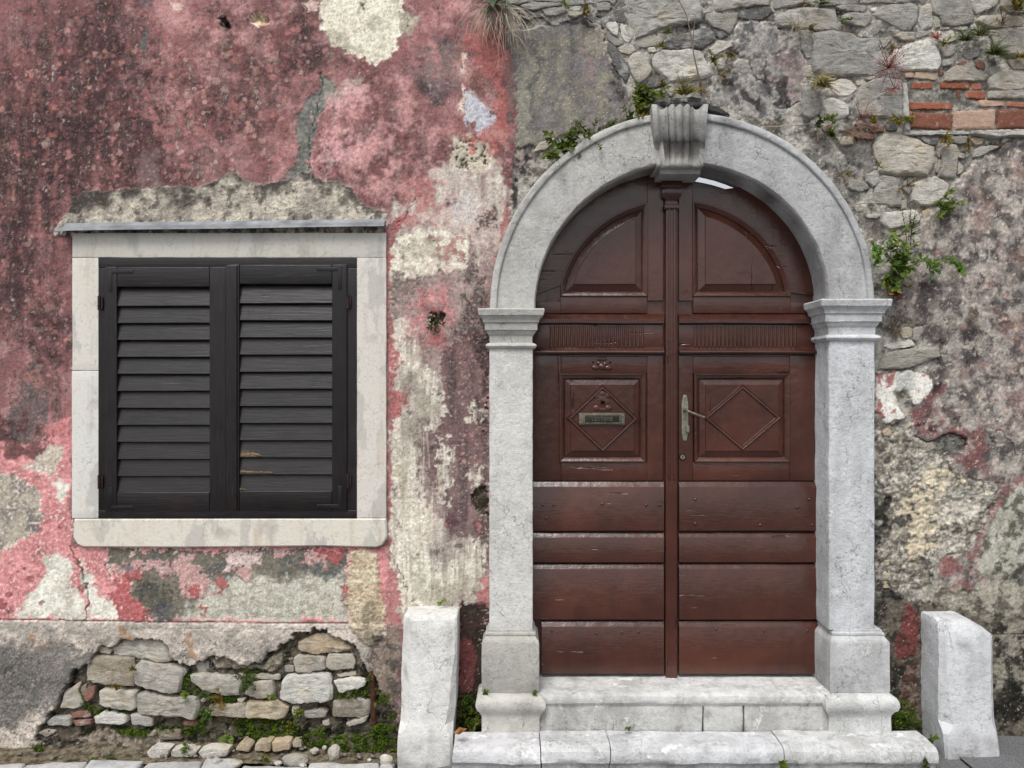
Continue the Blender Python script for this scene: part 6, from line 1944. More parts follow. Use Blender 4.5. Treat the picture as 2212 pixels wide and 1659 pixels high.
# ================================================================= guard stones
def guard(name, lev, yb, label, col, seed):
    """lev: rows top to bottom of (z, x left, x right, front y, chamfer left, chamfer right)"""
    V, F = [], []
    def sect(x0, x1, yf, cl, cr):
        q = [(x0, yb), (x0, yf + cl * 1.2), (x0 + cl, yf), (x1 - cr, yf), (x1, yf + cr * 1.2), (x1, yb)]
        out = []
        for (a, b), k in zip(zip(q, q[1:]), (5, 4, 9, 4, 5)):
            for i in range(k):
                out.append((a[0] + (b[0] - a[0]) * i / k, a[1] + (b[1] - a[1]) * i / k))
        out.append(q[-1])
        # soften corners
        for _ in range(0):
            out = [out[0]] + [(.25 * out[i - 1][0] + .5 * out[i][0] + .25 * out[i + 1][0], .25 * out[i - 1][1] + .5 * out[i][1] + .25 * out[i + 1][1]) for i in range(1, len(out) - 1)] + [out[-1]]
        return out
    # densify levels
    L = []
    for a, b in zip(lev, lev[1:]):
        k = max(1, int((a[0] - b[0]) / .02))
        for i in range(k):
            L.append([a[j] + (b[j] - a[j]) * i / k for j in range(6)])
    L.append(list(lev[-1]))
    m = None
    for z, x0, x1, yf, cl, cr in L:
        s = sect(x0, x1, yf, cl, cr)
        m = len(s)
        V += [(x, y, z) for x, y in s]
    for k in range(len(L) - 1):
        for i in range(m - 1):
            F.append((k * m + i, (k + 1) * m + i, (k + 1) * m + i + 1, k * m + i + 1))
        F.append((k * m + m - 1, (k + 1) * m + m - 1, (k + 1) * m, k * m))
    F.append(tuple(range(m))); F.append(tuple((len(L) - 1) * m + i for i in range(m))[::-1])
    V = jitter(jitter(V, .003, 8, seed), .0028, 30, seed)
    o = mk(name, V, F, M['dressed'], None, 28, col)
    sa_ = o.data.attributes.new('Stain', 'FLOAT', 'POINT')
    sa_.data.foreach_set('value', [max(0.0, min(.5, (.13 - q.co.z) * 3.0 * (.6 + 1.6 * nz(q.co, 16, seed)))) for q in o.data.vertices])
    return props(o, label, 'guard stone', 'guard stones flanking the doorway')
yt = -.15
X = lambda u, y: PX(u, y)
ztop = PZ(1310, .0)
def lev(z, u0, u1, yf, cl, cr): return (z, X(u0, yt), X(u1, yt), yf, cl, cr)
guard('guard_stone', [lev(ztop, 880, 983, -.120, .012, .004), lev(ztop - .0015, 876, 985.5, -.138, .022, .005), lev(ztop - .006, 872, 987.5, -.149, .030, .006), lev(ztop - .016, 870, 988, -.157, .036, .007), lev(ztop - .05, 869, 988, -.163, .040, .008),
                      lev(.42, 867, 987, -.172, .042, .012), lev(.20, 865, 984, -.182, .042, .028), lev(.135, 864, 981, -.188, .038, .036), lev(.10, 863, 980, -.198, .014, .014), lev(.02, 862, 979, -.204, .010, .010), lev(-.12, 862, 979, -.206, .010, .010)],
      .03, 'white limestone guard post left of the door, between the shuttered window and the doorway', rgb(222, 222, 219), 1)
ztop = PZ(1320, .0)
guard('guard_stone', [lev(ztop, 2036, 2098, -.095, .006, .008), lev(ztop - .003, 2033, 2104, -.118, .010, .012), lev(ztop - .012, 2031, 2112, -.138, .013, .016), lev(ztop - .030, 2030, 2126, -.149, .015, .020), lev(ztop - .062, 2030, 2145, -.157, .016, .022), lev(ztop - .075, 2030, 2148, -.159, .016, .022),
                      lev(.42, 2031, 2148, -.165, .018, .024), lev(.20, 2031, 2148, -.172, .034, .026), lev(.13, 2032, 2148, -.176, .040, .024), lev(.09, 2033, 2149, -.184, .014, .014), lev(.02, 2033, 2150, -.190, .010, .010), lev(-.05, 2033, 2151, -.192, .010, .010)],
      .03, 'blue-white limestone guard post at the far right, right of the doorway', rgb(212, 214, 217), 2)

# ================================================================= ground
def sheet(name, x0, x1, y0, y1, z, nx, ny, mat, amp=0.0, scale=6, kind='structure', edge=None):
    V, F = [], []
    for j in range(ny + 1):
        for i in range(nx + 1):
            x = x0 + (x1 - x0) * i / nx; y = y0 + (y1 - y0) * j / ny
            q = Vector((x, y, 0))
            V.append((x, y, z + amp * (nz(q, scale) + .5 * nz(q, scale * 3.1) + .3 * nz(q, scale * 9))))
    for j in range(ny):
        for i in range(nx):
            a = j * (nx + 1) + i
            F.append((a, a + 1, a + nx + 2, a + nx + 1))
    o = mk(name, V, F, M[mat], None, 180)
    o['kind'] = kind
    return o
g = sheet('ground', -600, 600, -600, 600, -.012, 2, 2, 'asphalt')
g.data.clear_geometry()
gx = [(-600, -.10), (-3.0, -.10), (PX(840), -.095), (PX(980), -.03), (PX(2010), -.012), (600, -.012)]
g.data.from_pydata([(x, y, z) for y in (-600, -6, 600) for x, z in gx], [], [(j * 6 + i, j * 6 + i + 1, (j + 1) * 6 + i + 1, (j + 1) * 6 + i) for j in range(2) for i in range(5)])
props(g, 'grey asphalt street in front of the wall', 'ground')
g = sheet('asphalt_verge', PX(2020), 4.2, -.6, .06, .0, 120, 34, 'asphalt', .006, 9)
props(g, 'grey gravelly asphalt at the foot of the right wall', 'ground')
g = sheet('dirt_strip', -4.0, PX(866), -.135, .10, -.058, 320, 30, 'soil', .009, 10)
for q in g.data.vertices:
    f_ = max(0, min(1, (q.co.y + .10) / .15)); q.co.z += .030 * f_ * f_ * (1.0 + .8 * nz(Vector((q.co.x, 0, 0)), 3.1, 2))
props(g, 'strip of damp soil along the foot of the pink wall', 'soil')
pav = thing('pavement', (0, -.3, 0), kind='structure', label='row of pale worn paving stones along the bottom edge', cat='pavement')
prs = random.Random(4)
def paver(u0, u1, yb, yf, z, seed, col):
    x0, x1 = PX(u0, yb), PX(u1, yb)
    V, F = rbox(x0, x1, yf, yb, z - .09, z, .016, .025, .012, 9, seed)
    V = jitter(V, .004, 30, seed)
    mk('paving_stone', V, F, M['dressed'], pav, 60, col)
for k, (a, b, yb) in enumerate(((-420, -210, -.11), (-205, -10, -.11), (-6, 60, -.13), (64, 196, -.105), (200, 316, -.10), (320, 440, -.115), (446, 520, -.10), (525, 668, -.15), (672, 820, -.135), (824, 858, -.09))):
    paver(a, b, yb, -.44, -.050 + prs.uniform(-.006, .004), 40 + k, rgb(*vary((188, 188, 188), .06)))
for k, (a, b) in enumerate(((985, 1140), (1144, 1330), (1334, 1520), (1524, 1690), (1694, 1860), (1864, 2030))):
    paver(a, b, -.315, -.52, .002 + prs.uniform(-.004, .004), 60 + k, rgb(*vary((190, 190, 189), .05)))
# ================================================================= plants, moss, loose stones
prn = random.Random(21)
def rdir(r, up=0.0, out=.6):
    """a direction away from the wall"""
    v = Vector((r.uniform(-1, 1), -abs(r.gauss(0, out)) - .05, r.uniform(-1, 1) + up))
    return v.normalized()

def leaf_geo(b, d, n, L, W, droop=.15):
    s = d.cross(n)
    s = s.normalized() if s.length > 1e-5 else Vector((1, 0, 0))
    n = s.cross(d).normalized()
    m = b + d * L * .45
    t = b + d * L - n * L * droop
    c = m - n * W * .12
    V = [b, m - s * W * .5 + n * W * .08, m + s * W * .5 + n * W * .08, t, c]
    return V, [(0, 2, 4), (0, 4, 1), (1, 4, 3), (4, 2, 3)]

def curve_pts(p0, d0, L, n, r, bend=Vector((0, 0, -.5)), wig=.25):
    pts = [Vector(p0)]
    d = Vector(d0)
    for i in range(n):
        d = (d + bend * (1.0 / n) + Vector((r.uniform(-wig, wig), r.uniform(-wig, wig) * .5, r.uniform(-wig, wig))) * (2.0 / n)).normalized()
        pts.append(pts[-1] + d * (L / n))
        if pts[-1].y > -.012:
            pts[-1].y = -.012 - r.uniform(0, .006)
    return pts

GREEN = {'g': (84, 104, 44), 'y': (122, 128, 52), 'l': (104, 134, 62), 'd': (64, 86, 44), 'o': (112, 100, 44), 'r': (150, 62, 52), 'b': (132, 108, 62), 's': (92, 116, 92), 'n': (104, 84, 60)}

def plant(name, label, u, v, y=-.02, kind='bush', R=30, n=60, L=9, col='g', group=None, seed=None, up=.3, cat='plant', stemc=(96, 84, 56), gravity=-.5):
    """R spread, L leaf length, both in sheet units"""
    r = random.Random(seed if seed is not None else prn.randint(0, 99999))
    base = P(u, v, y)
    t = thing(name, base, label, cat, group)
    k = S
    stems, lv = [], []
    if kind == 'bush':
        ns = max(3, n // 11)
        for i in range(ns):
            d = rdir(r, up, .55)
            pts = curve_pts(base + Vector((r.uniform(-.2, .2), 0, r.uniform(-.15, .15))) * R * k, d, R * k * (.4 + 1.2 * r.random() ** 1.6), 6, r, Vector((0, 0, gravity)))
            stems.append(tube(pts, .0014, 4, .0008))
            for q in range(max(1, int(1.9 * n / ns))):
                f = r.uniform(.15, 1.0) * (len(pts) - 1)
                a = min(len(pts) - 2, int(f))
                p = pts[a].lerp(pts[a + 1], f - a)
                ld = Vector((r.uniform(-1, 1), -r.uniform(.1, 1), r.uniform(-.7, .9))).normalized()
                nn_ = Vector((r.uniform(-.5, .5), -.8, r.uniform(.1, 1))).normalized()
                ll = L * k * (.45 + 1.3 * r.random() ** 1.4)
                lv.append(leaf_geo(p, ld, nn_, ll, ll * r.uniform(.42, .65)))
    elif kind == 'fern':
        nf = max(5, n // 9)
        for i in range(nf):
            a = math.pi * (i + .5 + r.uniform(-.3, .3)) / nf
            d = Vector((math.cos(a) * 1.0, -r.uniform(.25, .8), math.sin(a) * .8 + up * .4)).normalized()
            Lf = 1.25 * R * k * r.uniform(.6, 1.1)
            pts = curve_pts(base, d, Lf, 7, r, Vector((0, 0, -.9)), .1)
            stems.append(tube(pts, .0009, 4, .0004))
            for q in range(1, 15):
                f = q / 15 * (len(pts) - 1)
                a2 = min(len(pts) - 2, int(f))
                p = pts[a2].lerp(pts[a2 + 1], f - a2)
                ax = (pts[a2 + 1] - pts[a2]).normalized()
                sd_ = ax.cross(Vector((0, -.8, .6)))
                sd_ = sd_.normalized() if sd_.length > 1e-5 else Vector((1, 0, 0))
                ll = 1.35 * L * k * (1 - (q / 15) ** 2 * .8) * r.uniform(.8, 1.1)
                for s in (-1, 1):
                    lv.append(leaf_geo(p, (sd_ * s + ax * .45).normalized(), Vector((0, -.7, .7)), ll, ll * .42, .1))
    elif kind == 'grass':
        for i in range(n):
            d = Vector((r.uniform(-1, 1), -r.uniform(.2, .8), r.uniform(-.2, 1))).normalized()
            pts = curve_pts(base + Vector((r.uniform(-.12, .12), 0, r.uniform(-.1, .1))) * R * k, d, R * k * r.uniform(.4, 1.3), 7, r, Vector((0, 0, -1.5)), .22)
            stems.append(tube(pts, .0009, 3, .0004))
    elif kind == 'roots':
        for i in range(n):
            d = Vector((r.uniform(-.8, .8), -r.uniform(.15, .6), r.uniform(-.5, .35))).normalized()
            pts = curve_pts(base + Vector((r.uniform(-.3, .3), 0, r.uniform(-.15, .15))) * R * k, d, R * k * r.uniform(.3, 1.2), 8, r, Vector((0, .1, -1.6)), .35)
            stems.append(tube(pts, .0013, 3, .0005))
    elif kind == 'herb':
        for i in range(max(1, n // 26)):
            d = Vector((r.uniform(-.35, .35), -.35, 1)).normalized()
            pts = curve_pts(base + Vector((r.uniform(-.15, .15), 0, 0)) * R * k, d, R * k * r.uniform(.7, 1.05), 8, r, Vector((0, 0, .3)), .12)
            stems.append(tube(pts, .0014, 4, .0007))
            for q in range(26):
                f = r.uniform(.1, 1) * (len(pts) - 1)
                a = min(len(pts) - 2, int(f)); p = pts[a].lerp(pts[a + 1], f - a)
                ld = Vector((r.uniform(-1, 1), -r.uniform(.2, .8), r.uniform(-.1, .7))).normalized()
                ll = 1.5 * L * k * r.uniform(.6, 1.2) * (1.2 - .6 * f / (len(pts) - 1))
                lv.append(leaf_geo(p, ld, Vector((0, -.6, .8)), ll, ll * .36))
    elif kind == 'spread':      # thin branching red stems with few leaves
        for i in range(n):
            d = Vector((r.uniform(-1, 1), -r.uniform(.05, .4), r.uniform(-.7, 1))).normalized()
            pts = curve_pts(base, d, R * k * r.uniform(.35, 1.15), 7, r, Vector((0, 0, .2)), .3)
            stems.append(tube(pts, .0011, 3, .0005))
            for q in range(7):
                p = pts[r.randint(2, 7)]
                ld = rdir(r, .2)
                lv.append(leaf_geo(p, ld, Vector((0, -.8, .5)), L * k * r.uniform(.5, 1.1), L * k * .4))
    if stems:
        V, F = join(*stems)
        mk('stems', V, F, M['stem'], t, 60, rgb(*stemc))
    if lv:
        V, F = join(*lv)
        c = GREEN[col]
        mk('leaves', V, F, M['leaf'], t, 0, rgb(*[x * r.uniform(.92, 1.08) for x in c]))
    return t

GW = 'weeds growing out of the wall'
pl = plant
# along the arch, left
pl('plant', 'bushy green weed on the left haunch of the arch', 1222, 322, -.05, 'bush', 42, 170, 12, 'g', GW)
pl('plant', 'lower trailing end of weeds on the arch, by its grey render', 1192, 338, -.045, 'bush', 30, 60, 8, 'l', GW)
pl('plant', 'upright sprig with large leaves standing on the left of the arch', 1250, 296, -.05, 'herb', 36, 26, 14, 'd', GW)
pl('ivy', 'small-leaved ivy running along the arch edge halfway to the keystone', 1278, 296, -.06, 'bush', 34, 120, 7, 'g', GW, up=.25, cat='ivy')
pl('ivy', 'thin ivy along the arch edge, next below the keystone bush', 1325, 274, -.06, 'bush', 32, 100, 6.5, 'g', GW, up=.2, cat='ivy')
pl('ivy', 'dark ivy tuft touching the bush left of the keystone', 1360, 258, -.06, 'bush', 24, 70, 6.5, 'd', GW, up=.2, cat='ivy')
pl('plant', 'tall leafy bush immediately left of the keystone', 1382, 218, -.05, 'bush', 40, 190, 11, 'g', GW, up=.1)
pl('plant', 'lower leaves of the bush left of the keystone, hanging', 1388, 246, -.05, 'bush', 24, 70, 10, 'y', GW, up=-.3)
pl('plant', 'reddish small-leaved sprig above the left corner of the keystone', 1424, 198, -.03, 'herb', 30, 40, 11, 'o', GW)
pl('fern', 'green fern growing on top of the keystone slab', 1477, 204, -.06, 'fern', 40, 110, 7, 'y', GW, cat='fern', up=.8)
pl('plant', 'withered yellow sprig right of the keystone fern', 1517, 206, -.05, 'herb', 30, 40, 8, 'b', GW)
def long_stem(label, pts, r0=.004, col=(128, 112, 98)):
    t = thing('dry_stem', P(*pts[0]), label, 'dry stem', 'dry stems on the wall')
    mk('stems', *tube([P(*p) for p in pts], r0, 6, r0 * .45), M['stem'], t, 60, rgb(*col))
long_stem('tall bare dry stem rising from the keystone top to the upper edge', [(1516, 208, -.05), (1512, 180, -.07), (1506, 150, -.085), (1499, 120, -.09), (1495, 90, -.09), (1489, 60, -.09), (1482, 30, -.085), (1466, 0, -.08), (1455, -25, -.08)])
long_stem('thin straight dry stem beside the tall one above the keystone', [(1497, 95, -.085), (1499, 60, -.08), (1502, 32, -.08), (1496, 30, -.075)], .0025)
long_stem('pale dry stalk lying level along the right shoulder of the arch', [(1652, 274, -.06), (1680, 273, -.065), (1710, 271, -.06), (1745, 268, -.05), (1770, 262, -.04)], .0025, (172, 160, 140))
long_stem('short pale stalk above the right arch, under the rubble', [(1848, 441, -.03), (1880, 438, -.05), (1915, 437, -.05), (1922, 441, -.045), (1928, 448, -.035)], .0022, (182, 170, 140))
# in the rubble
pl('fern', 'small yellow-green fern in the joint above the big white stone', 1440, 72, -.02, 'fern', 20, 70, 4, 'y', GW, cat='fern')
pl('fern', 'tiny fern left of the dark lichened ledge', 1427, 101, -.02, 'fern', 15, 60, 3.5, 'y', GW, cat='fern')
pl('moss_plant', 'mossy weed right of the white wedge stone', 1577, 118, -.01, 'bush', 18, 70, 5, 'o', GW, cat='weed')
pl('moss_plant', 'yellow-green weed below the white wedge stone', 1539, 134, -.01, 'bush', 17, 60, 6, 'y', GW, cat='weed')
pl('moss_plant', 'dry brown weeds right of the big white stone', 1560, 165, -.01, 'bush', 20, 60, 4, 'o', GW, cat='weed', up=-.4)
pl('fern', 'fern at the upper edge above the long grey slab', 1774, 10, -.02, 'fern', 28, 80, 5, 'g', GW, cat='fern', up=.6)
pl('moss_plant', 'tuft at the upper edge left of the fern', 1735, 6, -.02, 'bush', 18, 50, 5, 'o', GW, cat='weed')
pl('grass_tuft', 'dry pale grass with long blades in the joint of the grey slab', 1718, 62, -.02, 'grass', 80, 34, 5, 'b', GW, cat='grass', stemc=(186, 174, 148))
pl('moss_plant', 'green tuft beside the dry pale grass', 1752, 58, -.015, 'bush', 16, 50, 5, 'o', GW, cat='weed')
pl('moss_plant', 'small green weed between two grey blocks, top right of the grass', 1816, 46, -.012, 'bush', 14, 40, 5, 'g', GW, cat='weed')
pl('fern', 'bushy fern hanging left of the small white stones', 1774, 186, -.03, 'fern', 34, 110, 6, 'y', GW, cat='fern', up=-.2)
pl('grass_tuft', 'dry grass around the hanging fern', 1766, 172, -.03, 'grass', 56, 40, 5, 'b', GW, cat='grass', stemc=(184, 170, 128))
pl('plant', 'leafy weed in the ledge right of the arch crown', 1790, 258, -.03, 'bush', 18, 60, 7, 'l', GW, cat='weed')
pl('plant', 'dark weed left of the leafy weed by the arch crown', 1768, 268, -.03, 'bush', 18, 60, 6, 'd', GW, cat='weed')
pl('plant', 'green weed below the brick fragments by the arch', 1794, 294, -.03, 'bush', 22, 80, 6, 'g', GW, cat='weed')
pl('roots', 'tangle of dry roots over the brick fragments above the arch', 1840, 282, -.03, 'roots', 55, 34, 5, 'b', GW, cat='roots', stemc=(126, 100, 78))
pl('plant', 'yellowish weed left of the mortar edge of the bricks', 1943, 266, -.02, 'bush', 20, 60, 7, 'y', GW, cat='weed')
pl('plant', 'small weed on the brown brick rubble', 1888, 264, -.02, 'bush', 14, 40, 6, 'y', GW, cat='weed')
pl('plant', 'fine yellow weed in front of the large brown brick', 1972, 264, -.02, 'bush', 14, 40, 5, 'y', GW, cat='weed')
pl('red_plant', 'red-stemmed plant spreading between the two large pale stones', 1920, 146, -.02, 'spread', 62, 34, 5, 'r', GW, cat='weed', stemc=(120, 36, 44))
pl('red_plant', 'red-stemmed plant hanging over the grey stone left of the bricks', 1932, 190, -.03, 'spread', 40, 16, 4.5, 'r', GW, cat='weed', stemc=(128, 40, 46))
pl('red_plant', 'thin reddish weed along the foot of the stone left of the bricks', 1862, 256, -.02, 'spread', 44, 16, 4, 'r', GW, cat='weed', stemc=(120, 44, 44))
pl('red_plant', 'reddish weed in the joint left of the upper ferns', 2021, 82, -.015, 'spread', 18, 14, 5, 'r', GW, cat='weed', stemc=(122, 50, 44))
pl('moss_plant', 'brown-green tuft above the red-stemmed plant', 1928, 106, -.015, 'bush', 16, 46, 5, 'o', GW, cat='weed')
pl('fern', 'left one of the pair of upper ferns above the bricks', 2082, 88, -.02, 'fern', 34, 100, 6, 'g', GW, cat='fern', up=.5)
pl('fern', 'right one of the pair of upper ferns above the bricks', 2114, 78, -.02, 'fern', 36, 110, 6, 'g', GW, cat='fern', up=.5)
pl('fern', 'large fern above the far right bricks, under the fern pair', 2146, 118, -.025, 'fern', 40, 120, 7, 'g', GW, cat='fern', up=.2)
pl('moss_plant', 'low moss plant left of the fern pair', 2037, 94, -.015, 'bush', 20, 50, 5, 'y', GW, cat='weed')
pl('fern', 'small fern at the right edge beside the grey plaster stone', 2202, 124, -.02, 'fern', 20, 60, 5, 'y', GW, cat='fern')
pl('plant', 'brownish weed in the upper right corner', 2190, 14, -.02, 'bush', 34, 110, 8, 'o', GW, cat='weed')
pl('plant', 'thin russet weed over the pale stone in the upper right', 2168, 52, -.02, 'spread', 34, 14, 6, 'n', GW, cat='weed', stemc=(118, 80, 62))
pl('plant', 'yellow-green weed hanging under the brick ledge', 2040, 300, -.02, 'bush', 20, 60, 6, 'y', GW, cat='weed', up=-.3)
pl('plant', 'small weed right of the upright grey stone under the bricks', 2094, 312, -.02, 'bush', 18, 60, 5, 'o', GW, cat='weed', up=-.3)
pl('moss_plant', 'tiny yellow weed above the right arch edge', 1828, 375, -.02, 'bush', 9, 26, 4, 'y', GW, cat='weed')
pl('moss_plant', 'tiny weed left of the large warm grey stone', 1897, 358, -.015, 'bush', 8, 22, 4, 'y', GW, cat='weed')
pl('moss_plant', 'brown mossy weed between two white stones beside the arch', 1960, 402, -.015, 'bush', 18, 60, 4, 'o', GW, cat='weed')
pl('plant', 'bright leafy weed at the corner of the mottled plaster', 2036, 448, -.02, 'bush', 30, 80, 11, 'l', GW, cat='weed')
pl('plant', 'upright herb on the small white stone beside the arch', 1966, 520, -.03, 'herb', 74, 104, 8, 'g', GW, cat='weed', up=.8)
pl('plant', 'large leafy bush right of the arch above the right capital', 1938, 570, -.04, 'bush', 60, 280, 12, 'l', GW)
pl('plant', 'lower part of leaves resting on the right capital', 1915, 612, -.05, 'bush', 30, 90, 9, 'g', GW)
pl('plant', 'leafy shoots left in the bush, reaching over the arch edge', 1892, 560, -.08, 'bush', 24, 50, 10, 'l', GW)
pl('plant', 'long leafy branch trailing right from the bush by the arch', 2010, 572, -.03, 'bush', 36, 80, 8, 'l', GW, up=.0)
pl('plant', 'end of the trailing branch on the mottled plaster', 2062, 576, -.03, 'bush', 30, 50, 8, 'l', GW, up=.0)
pl('plant', 'reddish leaves under the bush, beside the right capital', 1925, 632, -.04, 'bush', 20, 36, 9, 'r', GW, cat='weed')
pl('roots', 'nest of dry roots in the hole right of the right capital', 1932, 716, .0, 'roots', 26, 26, 4, 'b', GW, cat='roots', stemc=(112, 96, 74))
pl('roots', 'spidery dry twig clinging to the mottled plaster', 2096, 680, -.015, 'roots', 40, 18, 4, 'b', GW, cat='roots', stemc=(134, 120, 106))
long_stem('long thin tendril below the spidery twig', [(2100, 690, -.012), (2112, 712, -.014), (2124, 745, -.014), (2140, 775, -.013), (2160, 795, -.013), (2200, 815, -.013)], .0016, (150, 134, 120))
# root tangle with blue-green leaves at the top
pl('plant', 'blue-green large-leaved plant at the upper edge above the root tangle', 1066, 2, -.05, 'bush', 34, 16, 30, 's', GW)
pl('roots', 'hanging tangle of pale roots between pink plaster and grey render', 1078, 22, -.03, 'roots', 92, 170, 4, 'b', GW, cat='roots', stemc=(186, 174, 158))
pl('roots', 'thin root strands hanging down the red plaster', 1058, 50, -.02, 'roots', 130, 18, 4, 'b', GW, cat='roots', stemc=(170, 150, 132))
pl('moss_plant', 'small weed in the rocky edge right of the root tangle', 1122, 44, -.02, 'bush', 14, 36, 5, 'd', GW, cat='weed')
pl('moss_plant', 'small yellow weed by the little white stone at the top', 1218, 8, -.02, 'bush', 16, 40, 5, 'y', GW, cat='weed')
pl('moss_plant', 'brownish weed left of the cracked boulders at the top', 1262, 26, -.02, 'bush', 22, 60, 6, 'o', GW, cat='weed')
pl('plant', 'scrubby weed growing in the hole between the pink swellings', 938, 690, -.01, 'bush', 20, 80, 6, 'd', GW, cat='weed', up=-.4)
# lower left
GL = 'weeds in the rubble at the foot of the pink wall'
pl('fern', 'fern frond beside the long grey block in the broken-out rubble', 442, 1503, -.01, 'fern', 22, 50, 5, 'd', GL, cat='fern')
pl('weed', 'small green weed between the two upper grey blocks', 400, 1500, .01, 'bush', 14, 36, 6, 'l', GL, cat='weed')
pl('weed', 'mossy weed hanging between the pale blocks in mid rubble', 538, 1462, .0, 'bush', 22, 150, 5, 'd', GL, cat='weed', up=-.3)
pl('weed', 'mossy cushion on the long cream block', 478, 1508, .0, 'bush', 30, 160, 4, 'o', GL, cat='weed')
pl('fern', 'pair of small fern fronds in the soil under the cream blocks', 494, 1596, -.02, 'fern', 22, 40, 5, 'l', GL, cat='fern')
pl('weed', 'tall sprout in front of the low white stones', 402, 1632, -.07, 'herb', 52, 26, 9, 'g', GL, cat='weed')
pl('weed', 'clover-like sprout near the paving', 576, 1640, -.1, 'bush', 18, 40, 6, 'l', GL, cat='weed')
pl('weed', 'creeper on the upper end of the rusty pipe', 800, 1462, .0, 'bush', 12, 30, 6, 'g', GL, cat='weed')
pl('weed', 'leafy weed right of the rusty pipe', 824, 1512, -.01, 'bush', 22, 60, 7, 'g', GL, cat='weed')
pl('weed', 'weed in the joint right of the white corner block', 596, 1500, .0, 'bush', 12, 30, 6, 'l', GL, cat='weed')
pl('weed', 'weed under the small upright stone', 650, 1530, .0, 'bush', 18, 50, 6, 'g', GL, cat='weed')
pl('weed', 'weed left of the first grey block', 260, 1480, .0, 'bush', 16, 40, 5, 'o', GL, cat='weed')
pl('weed', 'weed in the joint at the top of the rubble', 290, 1440, .0, 'bush', 10, 24, 5, 'o', GL, cat='weed')
pl('weed', 'weed cluster right of the long grey block', 452, 1540, -.01, 'bush', 18, 50, 7, 'g', GL, cat='weed')
GS = 'weeds in the joints of the doorway stones'
pl('weed', 'small weed on the left plinth block, outer end', 1052, 1495, -.125, 'bush', 9, 22, 6, 'g', GS, cat='weed')
pl('weed', 'small weed on the left plinth block, inner end', 1153, 1496, -.13, 'bush', 9, 26, 5, 'g', GS, cat='weed')
pl('weed', 'round-leaved weed beside the foot of the left guard post', 1024, 1564, -.03, 'bush', 14, 30, 8, 'g', GS, cat='weed')
pl('weed', 'bright weed between the step and the right guard post', 2005, 1600, -.2, 'bush', 15, 26, 11, 'l', GS, cat='weed')
pl('weed', 'weed at the bottom edge against the step', 1693, 1650, -.33, 'bush', 12, 30, 8, 'g', GS, cat='weed')
pl('weed', 'weed at the bottom right corner of the step', 1995, 1650, -.3, 'bush', 12, 30, 6, 'd', GS, cat='weed')
pl('weed', 'tiny weed under the threshold', 1360, 1574, -.15, 'bush', 8, 14, 6, 'g', GS, cat='weed')
pl('weed', 'tiny weed on top of the left guard post', 954, 1301, -.03, 'bush', 7, 14, 5, 'l', GS, cat='weed')

# moss: nobody could count it
def moss_patch(polys, n, label, seed):
    r = random.Random(seed)
    parts = []
    for crop, pts, yo, cnt in polys:
        poly = tr(crop, pts)
        xs = [p[0] for p in poly]; ys = [p[1] for p in poly]
        got = 0; tries = 0
        while got < cnt and tries < cnt * 6:
            tries += 1
            u, v = r.uniform(min(xs), max(xs)), r.uniform(min(ys), max(ys))
            ins = False
            for i in range(len(poly)):
                (ax, ay), (bx, by) = poly[i], poly[(i + 1) % len(poly)]
                if (ay > v) != (by > v) and u < (bx - ax) * (v - ay) / (by - ay) + ax: ins = not ins
            if not ins: continue
            if mnoise.noise(Vector((u / 13, v / 13, seed))) + .35 * mnoise.noise(Vector((u / 4, v / 4, 2))) < -.05: continue
            got += 1
            y = (hole_depth(u, v) if yo is None else yo) - r.uniform(.0, .014)
            b = P(u, v, 0); b.y = y
            d = Vector((r.uniform(-1, 1), -r.uniform(.3, 1), r.uniform(-.3, 1))).normalized()
            ll = r.uniform(.005, .013)
            parts.append(leaf_geo(b, d, Vector((r.uniform(-.4, .4), -.5, .8)), ll, ll * .7))
    V, F = join(*parts)
    o = mk('moss', V, F, M['moss'], None, 0)
    return props(o, label, 'moss', None, 'stuff')
moss_patch([('L', [(1160,655),(1450,670),(1560,700),(1560,790),(1400,790),(1250,800),(1180,740)], None, 2400), ('L', [(1000,520),(1190,530),(1180,575),(1040,570)], None, 500), ('L', [(1240,360),(1320,370),(1290,440),(1230,500),(1200,470)], None, 500),
            ('L', [(420,725),(660,735),(640,770),(520,765)], None, 500), ('L', [(960,640),(1010,680),(990,780),(700,760),(700,720),(930,700)], None, 900), ('L', [(840,390),(900,380),(920,460),(960,520),(840,515)], None, 300),
            ('L', [(1750,500),(1990,470),(1990,550),(1900,540),(1780,550)], None, 500), ('L', [(230,480),(270,560),(350,600),(330,640),(240,600)], None, 260), ('L', [(320,600),(600,610),(560,640),(340,640)], None, 300)], 0,
           'green moss in the joints of the bared rubble', 3)
moss_patch([('L', [(1720,800),(1800,740),(1960,730),(2010,700),(2150,600),(2165,930),(1800,930),(1820,860),(1740,840)], -.02, 4200), ('L', [(1580,760),(1720,690),(1740,790),(1640,850),(1590,830)], -.01, 800)], 0, 'cushion of moss in the corner beside the left guard post', 5)
moss_patch([('L', [(60,870),(160,835),(300,850),(520,835),(570,860),(540,900),(330,890),(200,920),(80,910)], -.075, 3600), ('L', [(690,905),(770,895),(760,920),(690,925)], -.14, 300), ('L', [(0,800),(40,790),(60,850),(0,870)], -.02, 300)], 0, 'low moss on the soil along the paving at lower left', 7)
moss_patch([('C2', [(755,1180),(900,1170),(905,1390),(755,1395)], -.012, 700), ('C3', [(1355,1200),(1440,1220),(1530,1310),(1530,1400),(1350,1390)], -.012, 900)], 0, 'dark moss in the corners beside the plinth blocks', 9)

